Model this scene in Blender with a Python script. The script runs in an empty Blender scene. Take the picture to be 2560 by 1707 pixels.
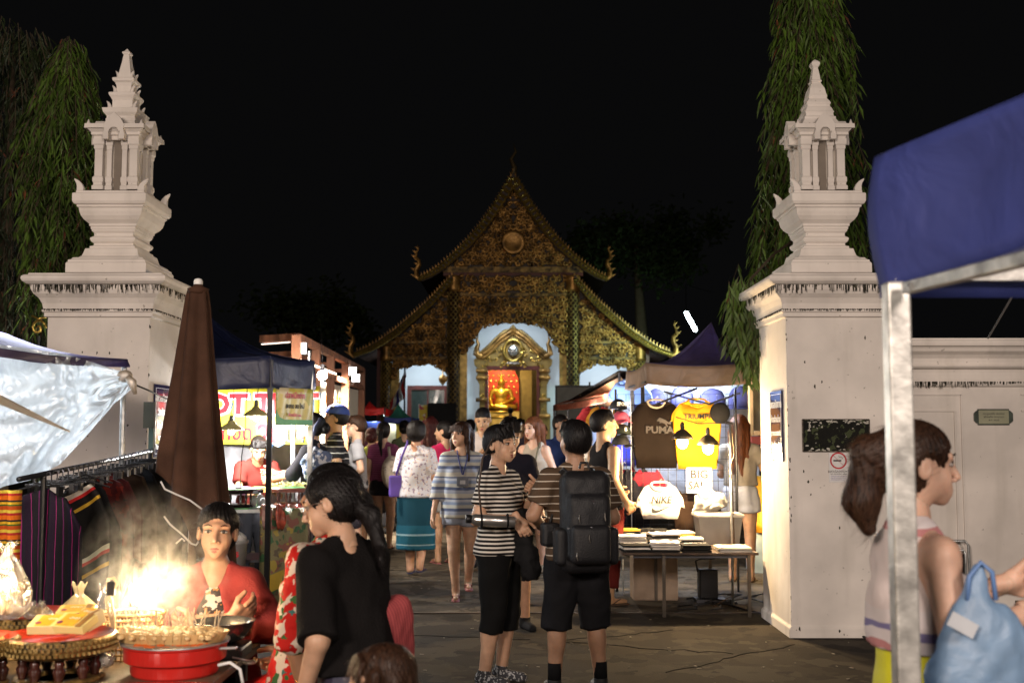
import bpy, bmesh, math, random
import numpy as np
from mathutils import Vector, Matrix
random.seed(7)
R = math.radians
SC = bpy.context.scene
COL = SC.collection
# ------------------------------------------------------------------ camera
F = 40/36*2560; CX, CY = 1280.0, 853.5; CZ = 1.55
PITCH = math.atan((1085-CY)/F); CP, SP = math.cos(PITCH), math.sin(PITCH)
cam = bpy.data.objects.new('camera', bpy.data.cameras.new('camera')); COL.objects.link(cam)
cam.location = (0, 0, CZ); cam.rotation_euler = (math.pi/2+PITCH, 0, 0)
cam.data.lens = 40; cam.data.sensor_width = 36; cam.data.clip_end = 400; cam.data.clip_start = .05
cam.data.dof.use_dof = True; cam.data.dof.focus_distance = 7.2; cam.data.dof.aperture_fstop = 3.5
SC.camera = cam
# ------------------------------------------------------------------ night sky
w = bpy.data.worlds.new('World'); SC.world = w; w.use_nodes = True
bg = w.node_tree.nodes['Background']; bg.inputs[0].default_value = (.95, .95, 1, 1); bg.inputs[1].default_value = .0028
SC.view_settings.view_transform = 'Standard'; SC.view_settings.look = 'None'
SC.view_settings.exposure = 0; SC.view_settings.gamma = 1; SC.view_settings.use_curve_mapping = False
SC.render.engine = 'CYCLES'
cy = SC.cycles; cy.use_denoising = True; cy.max_bounces = 7; cy.diffuse_bounces = 3; cy.glossy_bounces = 3
cy.transmission_bounces = 5; cy.transparent_max_bounces = 12; cy.volume_bounces = 1
cy.caustics_reflective = False; cy.caustics_refractive = False; cy.sample_clamp_indirect = 3; cy.use_light_tree = True
cy.volume_step_rate = 1.0; cy.volume_max_steps = 128

def light(kind, loc, power, col=(1, .85, .7), size=.1, aim=None, sizey=None, name='lamp_light', spread=None):
    l = bpy.data.lights.new(name, kind); l.energy = power; l.color = col
    if kind == 'AREA':
        l.size = size
        if sizey: l.shape = 'RECTANGLE'; l.size_y = sizey
        if spread: l.spread = spread
    else: l.shadow_soft_size = size
    o = bpy.data.objects.new(name, l); COL.objects.link(o); o.location = loc
    if aim is not None:
        o.rotation_euler = (Vector(aim)-Vector(loc)).to_track_quat('-Z', 'Y').to_euler()
    return o
WARM = (1, .66, .34); WARM2 = (1, .78, .55); COOL = (.80, .92, 1); NEUT = (1, .93, .86)
# market lights of the street behind the camera
light('AREA', (-5.5, -8, 5.2), 1500, (1, .83, .71), 2.2, aim=(0, 10, 2.2))
light('AREA', (4.5, -7, 5.5), 880, (1, .84, .74), 2.2, aim=(1.5, 10, 2.2))

def at(px, py, Y):
    dx = (px-CX)/F; dy = (CY-py)/F
    d = Vector((dx, CP-dy*SP, SP+dy*CP)); t = Y/d.y
    return Vector((d.x*t, Y, CZ+d.z*t))
def gr(px, py, z=0):
    dx = (px-CX)/F; dy = (CY-py)/F
    d = Vector((dx, CP-dy*SP, SP+dy*CP)); t = (z-CZ)/d.z
    return Vector((d.x*t, d.y*t, z))

# ------------------------------------------------------------------ object helpers
def tag(o, label=None, cat=None, group=None, kind=None):
    for k, v in (('label', label), ('category', cat), ('group', group), ('kind', kind)):
        if v: o[k] = v
    return o
def thing(name, label, cat, loc=(0, 0, 0), rz=0, group=None, scale=1):
    o = bpy.data.objects.new(name, None); o.empty_display_size = .1; COL.objects.link(o)
    o.location = loc; o.rotation_euler = (0, 0, rz); o.scale = (scale,)*3
    return tag(o, label, cat, group)
def wmat(o):
    m = Matrix.LocRotScale(o.location, o.rotation_euler, o.scale)
    return wmat(o.parent) @ m if o.parent else m
def copy_tree(o, parent=None):
    c = o.copy(); COL.objects.link(c)
    if parent: c.parent = parent
    for ch in list(o.children): copy_tree(ch, c)
    return c
def shade(me, smooth):
    if smooth: me.polygons.foreach_set('use_smooth', [True]*len(me.polygons))

def link(name, me, m=None, parent=None):
    o = bpy.data.objects.new(name, me); COL.objects.link(o)
    if m is not None and not me.materials: me.materials.append(m)
    if parent: o.parent = parent
    return o

class MB:
    def __init__(s): s.v = []; s.f = []
    def add(s, vs, fs):
        n = len(s.v); s.v += [tuple(v) for v in vs]; s.f += [tuple(i+n for i in f) for f in fs]; return s
    def box(s, c, d, rot=None, taper=1.0):
        x, y, z = d[0]/2, d[1]/2, d[2]/2
        vs = [Vector((a*x*(taper if k > 0 else 1), b*y*(taper if k > 0 else 1), k*z)) for k in (-1, 1) for a, b in ((-1, -1), (1, -1), (1, 1), (-1, 1))]
        if rot is not None: vs = [rot @ v for v in vs]
        c = Vector(c)
        return s.add([v+c for v in vs], [(3, 2, 1, 0), (4, 5, 6, 7), (0, 1, 5, 4), (1, 2, 6, 5), (2, 3, 7, 6), (3, 0, 4, 7)])
    def bb(s, a, b):
        a = Vector(a); b = Vector(b); return s.box((a+b)/2, [abs(q) for q in (b-a)])
    def bar(s, a, b, w, h=None):
        a = Vector(a); b = Vector(b); d = b-a; L = d.length
        q = d.to_track_quat('Y', 'Z').to_matrix()
        return s.box((a+b)/2, (w, L, h or w), q)
    def tube(s, pts, r, n=8, cap=True, flat=1.0):
        pts = [Vector(p) for p in pts]; m = len(pts)
        rs = r if isinstance(r, (list, tuple)) else [r]*m
        vs = []; up = None
        for i, p in enumerate(pts):
            t = (pts[min(i+1, m-1)]-pts[max(i-1, 0)]); t = t.normalized() if t.length > 1e-9 else Vector((0, 0, 1))
            if up is None: up = t.orthogonal().normalized()
            up = (up-t*up.dot(t)); up = up.normalized() if up.length > 1e-6 else t.orthogonal().normalized()
            b = t.cross(up)
            for j in range(n):
                a = 2*math.pi*j/n
                vs.append(p+(up*math.cos(a)+b*math.sin(a)*flat)*rs[i])
        fs = [(i*n+j, i*n+(j+1) % n, (i+1)*n+(j+1) % n, (i+1)*n+j) for i in range(m-1) for j in range(n)]
        if cap: fs += [tuple(reversed(range(n))), tuple(range((m-1)*n, m*n))]
        return s.add(vs, fs)
    def lathe(s, prof, c=(0, 0, 0), n=24, sx=1, sy=1, wob=0, cap=True):
        c = Vector(c); vs = []
        for r, z in prof:
            for j in range(n):
                a = 2*math.pi*j/n; q = r*(1+wob*math.sin(a*5+z*9))
                vs.append(c+Vector((q*sx*math.cos(a), q*sy*math.sin(a), z)))
        m = len(prof)
        fs = [(i*n+j, i*n+(j+1) % n, (i+1)*n+(j+1) % n, (i+1)*n+j) for i in range(m-1) for j in range(n)]
        if cap: fs += [tuple(reversed(range(n))), tuple(range((m-1)*n, m*n))]
        return s.add(vs, fs)
    def sq(s, prof, c, ex=0, ey=0, cap=True):          # square 'lathe' with mitred corners
        c = Vector(c); vs = []
        for r, z in prof:
            for a, b in ((-1, -1), (1, -1), (1, 1), (-1, 1)): vs.append(c+Vector((a*(r+ex), b*(r+ey), z)))
        m = len(prof)
        fs = [(i*4+j, i*4+(j+1) % 4, (i+1)*4+(j+1) % 4, (i+1)*4+j) for i in range(m-1) for j in range(4)]
        if cap: fs += [(3, 2, 1, 0), tuple(range((m-1)*4, m*4))]
        return s.add(vs, fs)
    def sph(s, c, r, n=12, m=8):
        if not isinstance(r, (list, tuple)): r = (r,)*3
        c = Vector(c); vs = [c+Vector((0, 0, -r[2]))]
        for i in range(1, m):
            t = -math.pi/2+math.pi*i/m
            for j in range(n):
                a = 2*math.pi*j/n
                vs.append(c+Vector((r[0]*math.cos(t)*math.cos(a), r[1]*math.cos(t)*math.sin(a), r[2]*math.sin(t))))
        vs.append(c+Vector((0, 0, r[2]))); k = len(vs)-1
        fs = [(0, 1+(j+1) % n, 1+j) for j in range(n)]
        fs += [(1+i*n+j, 1+i*n+(j+1) % n, 1+(i+1)*n+(j+1) % n, 1+(i+1)*n+j) for i in range(m-2) for j in range(n)]
        fs += [(k, 1+(m-2)*n+j, 1+(m-2)*n+(j+1) % n) for j in range(n)]
        return s.add(vs, fs)
    def grid(s, fn, nu, nv):
        vs = [fn(i/nu, j/nv) for j in range(nv+1) for i in range(nu+1)]
        fs = [(j*(nu+1)+i, j*(nu+1)+i+1, (j+1)*(nu+1)+i+1, (j+1)*(nu+1)+i) for j in range(nv) for i in range(nu)]
        return s.add(vs, fs)
    def poly(s, pts, y0, y1):                           # polygon in x-z extruded along y
        n = len(pts)
        vs = [(x, y0, z) for x, z in pts]+[(x, y1, z) for x, z in pts]
        fs = [tuple(range(n)), tuple(reversed(range(n, 2*n)))]+[(i, i+n, (i+1) % n+n, (i+1) % n) for i in range(n)]
        return s.add(vs, fs)
    def strip(s, lo, hi, y0, y1):                       # band between two polylines (x,z), extruded in y
        m = len(lo); vs = []
        for (a, b), (c, d) in zip(lo, hi): vs += [(a, y0, b), (c, y0, d), (c, y1, d), (a, y1, b)]
        fs = [(i*4+j, (i+1)*4+j, (i+1)*4+(j+1) % 4, i*4+(j+1) % 4) for i in range(m-1) for j in range(4)]
        fs += [(0, 1, 2, 3), tuple(reversed(range((m-1)*4, m*4)))]
        return s.add(vs, fs)
    def build(s, name, m, parent=None, smooth=False, world=False, bevel=0, sub=0, solid=0, fix=True):
        me = bpy.data.meshes.new(name); vs = s.v
        if world and parent:
            inv = wmat(parent).inverted(); vs = [inv @ Vector(v) for v in vs]
        me.from_pydata(vs, [], s.f); me.validate()
        if fix:
            b = bmesh.new(); b.from_mesh(me); bmesh.ops.recalc_face_normals(b, faces=b.faces); b.to_mesh(me); b.free()
        shade(me, smooth)
        o = link(name, me, m, parent)
        if solid:
            q = o.modifiers.new('s', 'SOLIDIFY'); q.thickness = solid; q.offset = 0
        if bevel:
            q = o.modifiers.new('b', 'BEVEL'); q.width = bevel; q.segments = 2; q.limit_method = 'ANGLE'
        if sub:
            q = o.modifiers.new('d', 'SUBSURF'); q.levels = sub; q.render_levels = sub
        return o

def text(name, s, size, m, parent, loc, rot=(math.pi/2, 0, 0), ext=.002, off=0, align='CENTER', sx=1, world=False, shear=0, res=2, extra=None):
    cu = bpy.data.curves.new(name, 'FONT'); cu.body = s; cu.size = size; cu.extrude = ext; cu.offset = off
    cu.align_x = align; cu.align_y = 'CENTER'; cu.resolution_u = res; cu.shear = shear
    o = bpy.data.objects.new('t', cu); COL.objects.link(o)
    bpy.context.view_layer.update()
    me = bpy.data.meshes.new_from_object(o); me.name = name
    bpy.data.objects.remove(o)
    me.materials.clear()
    mt = Matrix.Translation(loc) @ Matrix([r[:] for r in __import__('mathutils').Euler(rot).to_matrix().to_4x4()]) @ Matrix.Diagonal((sx, 1, 1, 1))
    if world and parent: mt = wmat(parent).inverted() @ mt
    me.transform(mt)
    return link(name, me, m, parent)

# ------------------------------------------------------------------ materials
MC = {}
def M(name, col=(.5, .5, .5), rough=.6, metal=0, var=.12, vs=6, bump=0, bs=60, emit=None, es=0, trans=0, alpha=1, ior=1.45, sheen=0, stretch=None, coat=0, sub=0, var2=None, spec=.5):
    if name in MC: return MC[name]
    m = bpy.data.materials.new(name); m.use_nodes = True; nt = m.node_tree; p = nt.nodes['Principled BSDF']
    p.inputs['Roughness'].default_value = rough; p.inputs['Metallic'].default_value = metal
    p.inputs['IOR'].default_value = ior; p.inputs['Alpha'].default_value = alpha
    p.inputs['Transmission Weight'].default_value = trans; p.inputs['Sheen Weight'].default_value = sheen
    p.inputs['Coat Weight'].default_value = coat; p.inputs['Subsurface Weight'].default_value = sub
    p.inputs['Specular IOR Level'].default_value = .12 if (rough >= .8 and spec == .5) else spec
    if sub: p.inputs['Subsurface Scale'].default_value = .01
    tc = nt.nodes.new('ShaderNodeTexCoord'); mp = nt.nodes.new('ShaderNodeMapping')
    nt.links.new(tc.outputs['Object'], mp.inputs[0])
    if stretch: mp.inputs['Scale'].default_value = stretch
    nz = nt.nodes.new('ShaderNodeTexNoise'); nz.inputs['Scale'].default_value = vs; nz.inputs['Detail'].default_value = 5
    nt.links.new(mp.outputs[0], nz.inputs['Vector'])
    rp = nt.nodes.new('ShaderNodeValToRGB')
    a = [max(0, c*(1-var*1.6)) for c in col]; b = [min(1, c*(1+var)) for c in col]
    if var2: a = var2
    rp.color_ramp.elements[0].position = .32; rp.color_ramp.elements[1].position = .68
    rp.color_ramp.elements[0].color = (*a, 1); rp.color_ramp.elements[1].color = (*b, 1)
    nt.links.new(nz.outputs['Fac'], rp.inputs[0]); nt.links.new(rp.outputs[0], p.inputs['Base Color'])
    if bump:
        n2 = nt.nodes.new('ShaderNodeTexNoise'); n2.inputs['Scale'].default_value = bs; n2.inputs['Detail'].default_value = 4
        nt.links.new(mp.outputs[0], n2.inputs['Vector'])
        bp = nt.nodes.new('ShaderNodeBump'); bp.inputs['Strength'].default_value = bump; bp.inputs['Distance'].default_value = .01
        nt.links.new(n2.outputs['Fac'], bp.inputs['Height']); nt.links.new(bp.outputs[0], p.inputs['Normal'])
    if emit:
        p.inputs['Emission Color'].default_value = (*emit, 1); p.inputs['Emission Strength'].default_value = es
    MC[name] = m; return m

def stripes(name, bands, period, axis=2, rough=.8, bump=.15, offset=0, wob=.0, rot=0):
    """bands: [(start fraction, colour)...] repeated along an object axis"""
    if name in MC: return MC[name]
    m = M(name, (.5, .5, .5), rough, bump=bump, bs=90); nt = m.node_tree; p = nt.nodes['Principled BSDF']
    tc = nt.nodes.new('ShaderNodeTexCoord'); mp = nt.nodes.new('ShaderNodeMapping'); mp.inputs['Rotation'].default_value = (0, rot, 0)
    sx = nt.nodes.new('ShaderNodeSeparateXYZ')
    nt.links.new(tc.outputs['Object'], mp.inputs[0]); nt.links.new(mp.outputs[0], sx.inputs[0])
    a = nt.nodes.new('ShaderNodeMath'); a.operation = 'MULTIPLY_ADD'; a.inputs[1].default_value = 1/period; a.inputs[2].default_value = offset
    nt.links.new(sx.outputs[axis], a.inputs[0])
    nz = nt.nodes.new('ShaderNodeTexNoise'); nz.inputs['Scale'].default_value = 5
    nt.links.new(tc.outputs['Object'], nz.inputs['Vector'])
    b = nt.nodes.new('ShaderNodeMath'); b.operation = 'MULTIPLY_ADD'; b.inputs[1].default_value = wob; nt.links.new(nz.outputs['Fac'], b.inputs[0]); nt.links.new(a.outputs[0], b.inputs[2])
    f = nt.nodes.new('ShaderNodeMath'); f.operation = 'FRACT'; nt.links.new(b.outputs[0], f.inputs[0])
    rp = nt.nodes.new('ShaderNodeValToRGB'); cr = rp.color_ramp; cr.interpolation = 'CONSTANT'
    cr.elements[0].position = 0; cr.elements[0].color = (*bands[0][1], 1)
    cr.elements.remove(cr.elements[1])
    for q, c in bands[1:]:
        e = cr.elements.new(q); e.color = (*c, 1)
    nt.links.new(f.outputs[0], rp.inputs[0]); nt.links.new(rp.outputs[0], p.inputs['Base Color'])
    return m

def spots(name, base, cols, scale=20, thr=(.35, .5, .6), rough=.8, bump=.15, voro=True, stretch=None, detail=2):
    """printed cloth or stained surface: noise / voronoi blotches over a base colour"""
    if name in MC: return MC[name]
    m = M(name, base, rough, bump=bump, bs=90); nt = m.node_tree; p = nt.nodes['Principled BSDF']
    tc = nt.nodes.new('ShaderNodeTexCoord'); mp = nt.nodes.new('ShaderNodeMapping'); nt.links.new(tc.outputs['Object'], mp.inputs[0])
    if stretch: mp.inputs['Scale'].default_value = stretch
    prev = None
    for i, c in enumerate(cols):
        nz = nt.nodes.new('ShaderNodeTexNoise'); nz.inputs['Scale'].default_value = scale*(1+.35*i); nz.inputs['Detail'].default_value = detail
        o = nt.nodes.new('ShaderNodeVectorMath'); o.operation = 'ADD'; o.inputs[1].default_value = (3.1*i, 7.7*i, 1.3*i)
        nt.links.new(mp.outputs[0], o.inputs[0]); nt.links.new(o.outputs[0], nz.inputs['Vector'])
        g = nt.nodes.new('ShaderNodeMath'); g.operation = 'GREATER_THAN'; g.inputs[1].default_value = thr[min(i, len(thr)-1)]
        nt.links.new(nz.outputs['Fac'], g.inputs[0])
        mx = nt.nodes.new('ShaderNodeMix'); mx.data_type = 'RGBA'
        nt.links.new(g.outputs[0], mx.inputs[0])
        if prev is None: mx.inputs[6].default_value = (*base, 1)
        else: nt.links.new(prev, mx.inputs[6])
        mx.inputs[7].default_value = (*c, 1); prev = mx.outputs[2]
    nt.links.new(prev, p.inputs['Base Color'])
    return m

def glow(name, col, s):
    return M(name, col, .5, var=0, emit=col, es=s)

def thin(name, col, refl=.5, tr=.5, rough=.5, bump=.6, bs=6, gloss=.3, clear=0.0):
    """thin cloth or plastic sheet that lets light through"""
    if name in MC: return MC[name]
    m = bpy.data.materials.new(name); m.use_nodes = True; nt = m.node_tree; nt.nodes.remove(nt.nodes['Principled BSDF']); out = nt.nodes['Material Output']
    N = nt.nodes.new; L = nt.links.new
    tc = N('ShaderNodeTexCoord'); nz = N('ShaderNodeTexNoise'); nz.inputs['Scale'].default_value = bs; nz.inputs['Detail'].default_value = 4; nz.inputs['Distortion'].default_value = .6
    L(tc.outputs['Object'], nz.inputs['Vector'])
    bp = N('ShaderNodeBump'); bp.inputs['Strength'].default_value = bump; bp.inputs['Distance'].default_value = .04; L(nz.outputs['Fac'], bp.inputs['Height'])
    rp = N('ShaderNodeValToRGB'); rp.color_ramp.elements[0].position = .3; rp.color_ramp.elements[1].position = .7
    rp.color_ramp.elements[0].color = (*[c*.75 for c in col], 1); rp.color_ramp.elements[1].color = (*col, 1); L(nz.outputs['Fac'], rp.inputs[0])
    d = N('ShaderNodeBsdfDiffuse'); t = N('ShaderNodeBsdfTranslucent'); g = N('ShaderNodeBsdfGlossy'); g.inputs['Roughness'].default_value = rough
    for q in (d, t): L(rp.outputs[0], q.inputs[0])
    for q in (d, t, g): L(bp.outputs[0], q.inputs['Normal'])
    a = N('ShaderNodeMixShader'); a.inputs[0].default_value = tr; L(d.outputs[0], a.inputs[1]); L(t.outputs[0], a.inputs[2])
    b = N('ShaderNodeMixShader'); b.inputs[0].default_value = gloss; L(a.outputs[0], b.inputs[1]); L(g.outputs[0], b.inputs[2])
    last = b
    if clear:
        c = N('ShaderNodeBsdfTransparent'); e = N('ShaderNodeMixShader'); e.inputs[0].default_value = clear
        L(b.outputs[0], e.inputs[1]); L(c.outputs[0], e.inputs[2]); last = e
    L(last.outputs[0], out.inputs[0]); MC[name] = m; return m

# common materials
steel = M('galvanised_steel', (.55, .56, .55), .38, .75, var=.25, vs=14, bump=.1, bs=30)
blackmetal = M('black_metal', (.02, .02, .022), .4, .5)
darkmetal = M('dark_metal', (.08, .08, .09), .4, .7)
blackcloth = M('black_cloth', (.012, .012, .013), .85, bump=.2)
white = M('white_paint', (.75, .75, .73), .6)
# ------------------------------------------------------------------ volumes -> meshes (used for bodies, clothes, hair)
def smin(a, b, k):
    h = np.maximum(k-np.abs(a-b), 0)/k
    return np.minimum(a, b)-h*h*k*.25
class Vol:
    def __init__(s, lo, hi, h):
        s.h = h; s.ax = [np.arange(lo[i], hi[i]+h, h) for i in range(3)]
        s.d = np.full([len(a) for a in s.ax], 1.0, np.float32)
    def op(s, fn, lo, hi, k=.01, kind='u', fr=None):
        if fr is not None:
            cs = [fr @ Vector((a, b, c)) for a in (lo[0], hi[0]) for b in (lo[1], hi[1]) for c in (lo[2], hi[2])]
            lo = [min(c[i] for c in cs) for i in range(3)]; hi = [max(c[i] for c in cs) for i in range(3)]
        m = k+2.5*s.h; sl = []
        for i in range(3):
            a = np.searchsorted(s.ax[i], lo[i]-m); b = np.searchsorted(s.ax[i], hi[i]+m)
            if a >= b: return
            sl.append(slice(a, b))
        sl = tuple(sl)
        X = s.ax[0][sl[0]][:, None, None]; Y = s.ax[1][sl[1]][None, :, None]; Z = s.ax[2][sl[2]][None, None, :]
        if fr is not None:
            v = fr.inverted()
            X, Y, Z = [v[i][0]*X+v[i][1]*Y+v[i][2]*Z+v[i][3] for i in range(3)]
        e = fn(X, Y, Z).astype(np.float32)
        if kind == 'u': s.d[sl] = smin(s.d[sl], e, k)
        else: s.d[sl] = -smin(-s.d[sl], e, k)
    def cone(s, a, b, ra, rb, k=.012, kind='u', fr=None, cut=False):
        a = Vector(a); b = Vector(b); d = b-a; L2 = max(d.length_squared, 1e-9); L = math.sqrt(L2); r = max(ra, rb)
        def fn(X, Y, Z):
            t0 = ((X-a.x)*d.x+(Y-a.y)*d.y+(Z-a.z)*d.z)/L2; t = np.clip(t0, 0, 1)
            q = np.sqrt((X-a.x-t*d.x)**2+(Y-a.y-t*d.y)**2+(Z-a.z-t*d.z)**2)-(ra+(rb-ra)*t)
            if cut: q = np.maximum(q, (t0-1)*L)
            return q
        s.op(fn, [min(a[i], b[i])-r for i in range(3)], [max(a[i], b[i])+r for i in range(3)], k, kind, fr)
    def ell(s, c, r, k=.012, kind='u', fr=None):
        m = min(r)
        def fn(X, Y, Z):
            q = np.sqrt(((X-c[0])/r[0])**2+((Y-c[1])/r[1])**2+((Z-c[2])/r[2])**2)
            return (q-1)*m*(.6+.4*np.minimum(q, 3))
        s.op(fn, [c[i]-r[i] for i in range(3)], [c[i]+r[i] for i in range(3)], k, kind, fr)
    def loft(s, prof, folds=0, nf=9, k=.012, fr=None, cx=0, cy=0, seed=0):
        """elliptic column: prof = [(z, a, b)...] rising"""
        zs = [p[0] for p in prof]; A = [p[1] for p in prof]; B = [p[2] for p in prof]
        def fn(X, Y, Z):
            a = np.interp(Z, zs, A); b = np.interp(Z, zs, B)
            x = X-cx; y = Y-cy
            th = np.arctan2(y, x)
            w = 1+folds*np.sin(th*nf+seed+1.5*np.sin(th*2+seed)+Z*4)*np.clip((zs[-1]-Z)/(zs[-1]-zs[0]), 0, 1)
            q = (np.sqrt((x/(a*w))**2+(y/(b*w))**2)-1)*np.minimum(a, b)
            return np.maximum(q, np.maximum(zs[0]-Z, Z-zs[-1]))
        s.op(fn, (cx-max(A), cy-max(B), zs[0]), (cx+max(A), cy+max(B), zs[-1]), k, 'u', fr)
    def ripple(s, amp, f=38, seed=0, zf=.6):
        X = s.ax[0][:, None, None]; Y = s.ax[1][None, :, None]; Z = s.ax[2][None, None, :]
        n = np.sin(X*f+2*np.sin(Z*f*.55+seed)+seed)*np.sin(Z*f*zf+1.7*np.sin(X*f*.7+seed*2)+Y*f*.5)+.6*np.sin(Y*f*1.3+Z*f*.9+2*np.sin(X*f*.9)+seed)+.55*np.sin(X*f*2.1+2.6*np.sin(Z*f*.7+seed)+Y*f)*np.sin(Z*f*1.7+2*np.sin(X*f*1.1+seed))
        s.d += (amp*n).astype(np.float32)
    def rbox(s, c, hf, r, k=.012, kind='u', fr=None, bulge=0):
        def fn(X, Y, Z):
            q = [np.abs(A-c[i])-hf[i]+r for i, A in enumerate((X, Y, Z))]
            if bulge: q[1] = q[1]-bulge*(1-((X-c[0])/hf[0])**2)*(1-((Z-c[2])/hf[2])**2)
            return np.sqrt(sum(np.maximum(a, 0)**2 for a in q))+np.minimum(np.maximum(np.maximum(q[0], q[1]), q[2]), 0)-r
        s.op(fn, [c[i]-hf[i]-bulge for i in range(3)], [c[i]+hf[i]+bulge for i in range(3)], k, kind, fr)
    def cutz(s, z, above=True, wave=0):
        Z = s.ax[2][None, None, :]; X = s.ax[0][:, None, None]
        e = (Z-z-wave*np.sin(X*40)) if above else (z+wave*np.sin(X*40)-Z)
        s.d = np.maximum(s.d, e.astype(np.float32))
    def mesh(s):
        d = s.d; S = d < 0
        c = np.zeros([n-1 for n in d.shape], np.int8)
        offs = [(i, j, k) for i in (0, 1) for j in (0, 1) for k in (0, 1)]
        sh = c.shape
        for o in offs: c += S[o[0]:o[0]+sh[0], o[1]:o[1]+sh[1], o[2]:o[2]+sh[2]]
        act = (c > 0) & (c < 8); ii = np.argwhere(act)
        if len(ii) == 0: return np.zeros((0, 3)), np.zeros((0, 4), int)
        idx = np.full(sh, -1, np.int32); idx[act] = np.arange(len(ii))
        acc = np.zeros((len(ii), 3)); cnt = np.zeros(len(ii))
        for a in offs:
            for ax in range(3):
                if a[ax]: continue
                b = list(a); b[ax] = 1
                da = d[ii[:, 0]+a[0], ii[:, 1]+a[1], ii[:, 2]+a[2]]; db = d[ii[:, 0]+b[0], ii[:, 1]+b[1], ii[:, 2]+b[2]]
                m = (da < 0) != (db < 0); t = np.where(m, da/np.where(m, da-db, 1), 0)
                p = np.array(a, float)[None, :].repeat(len(ii), 0); p[:, ax] = t
                acc[m] += p[m]; cnt[m] += 1
        P = ii+acc/cnt[:, None]
        V = np.stack([s.ax[i][0]+P[:, i]*s.h for i in range(3)], 1)
        Fs = []
        for ax in range(3):
            u, v = [(1, 2), (2, 0), (0, 1)][ax]
            sl0 = [slice(1, -1)]*3; sl1 = [slice(1, -1)]*3
            sl0[ax] = slice(0, -1); sl1[ax] = slice(1, None)
            A = S[tuple(sl0)]; B = S[tuple(sl1)]; ch = np.argwhere(A != B)
            if len(ch) == 0: continue
            g = ch.copy()
            for q in range(3):
                if q != ax: g[:, q] += 1
            inside = A[ch[:, 0], ch[:, 1], ch[:, 2]]
            def cell(du, dv):
                w_ = g.copy(); w_[:, u] -= du; w_[:, v] -= dv; return idx[w_[:, 0], w_[:, 1], w_[:, 2]]
            q = np.stack([cell(1, 1), cell(0, 1), cell(0, 0), cell(1, 0)], 1)
            q[~inside] = q[~inside][:, ::-1]; Fs.append(q)
        Fq = np.concatenate(Fs); Fq = Fq[(Fq >= 0).all(1)]
        return V, Fq
def npmesh(name, parts, smooth=True):
    V = []; Fq = []; n = 0
    for v, f in parts:
        if len(v) == 0: continue
        V.append(v); Fq.append(f+n); n += len(v)
    me = bpy.data.meshes.new(name)
    if not V: return me
    V = np.concatenate(V); Fq = np.concatenate(Fq)
    me.vertices.add(len(V)); me.vertices.foreach_set('co', V.astype(np.float32).ravel())
    me.loops.add(len(Fq)*4); me.loops.foreach_set('vertex_index', Fq.astype(np.int32).ravel())
    me.polygons.add(len(Fq)); me.polygons.foreach_set('loop_start', np.arange(0, len(Fq)*4, 4, dtype=np.int32))
    me.polygons.foreach_set('use_smooth', [smooth]*len(Fq))
    me.update(calc_edges=True); return me
def xf(vf, m, flip=False):
    v, f = vf; a = np.array(m.to_3x3()); t = np.array(m.translation)
    return v @ a.T+t, (f[:, ::-1] if flip else f)

TC = {}
def head_vf(h, fem):
    key = ('head', h, fem)
    if key in TC: return TC[key]
    v = Vol((-.065, -.09, .83), (.065, .085, 1.02), h)
    v.ell((0, .008, .950), (.0425, .054, .050)); j = .0345 if fem else .035
    v.ell((0, -.012, .916), (j, .040, .043), .014)
    v.ell((0, -.039, .8815), (.0115, .011, .010), .012)
    for s in (-1, 1):
        v.ell((s*.021, -.031, .914), (.012, .014, .016), .008)
        v.cone((s*.006, -.0475, .9480), (s*.027, -.040, .949), .0050, .0045, .014)
        v.ell((s*.0185, -.058, .9365), (.0115, .011, .008), .008, 's')
        v.ell((s*.0085, -.056, .9125), (.0042, .0045, .0038), .004)
        v.ell((s*.0435, .006, .930), (.0065, .012, .018), .003)
        v.ell((s*.0505, .002, .931), (.0035, .006, .010), .003, 's')
    v.cone((0, -.050, .944), (0, -.0635, .917), .0042, .0062, .007)
    v.cone((-.012, -.0445, .8965), (.012, -.0445, .8965), .0050, .0050, .008); v.ell((0, -.038, .900), (.020, .012, .016), .01)
    v.cone((-.009, -.0445, .890), (.009, -.0445, .890), .0052, .0052, .008)
    v.cone((0, .010, .91), (0, .012, .82), .025 if fem else .0305, .028 if fem else .034, .014)
    TC[key] = v.mesh(); return TC[key]
def hand_vf(h, pose):
    key = ('hand', h, pose)
    if key in TC: return TC[key]
    v = Vol((-.045, -.065, -.125), (.03, .035, .03), h)
    v.cone((0, 0, .02), (0, 0, -.005), .0155, .0135, .01)
    v.ell((0, .003, -.028), (.0085, .0235, .03), .012); v.cone((0, -.012, -.01), (0, -.02, -.03), .009, .009, .01)
    curl = {'relax': (.35, .45), 'flat': (.06, .08), 'grip': (1.25, 1.3), 'point': (.3, .4)}[pose]
    for i, (y, L) in enumerate(((-.0185, .040), (-.0062, .045), (.0062, .042), (.0185, .033))):
        c0, c1 = curl
        if pose == 'relax': c0 += .06*i; c1 += .07*i
        p = Vector((0, y, -.048)); a = .12; seg = (.45, .3, .25); r = .0066 if i < 3 else .0058
        for kx, sg in enumerate(seg):
            a += (c0 if kx == 0 else c1)*(.8 if kx == 2 else 1)
            q = p+Vector((-math.sin(a)*L*sg, (y*.12)*sg, -math.cos(a)*L*sg))
            v.cone(p, q, r-.0006*kx, r-.0006*(kx+1), .0015); p = q
    t = Vector((-.004, -.020, -.018)); u = t+Vector((-.008, -.018, -.020)); z = u+Vector((-.007 if pose != 'grip' else -.02, -.004, -.020))
    v.cone(t, u, .0085, .0072, .004); v.cone(u, z, .0072, .0058, .002)
    TC[key] = v.mesh(); return TC[key]
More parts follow.
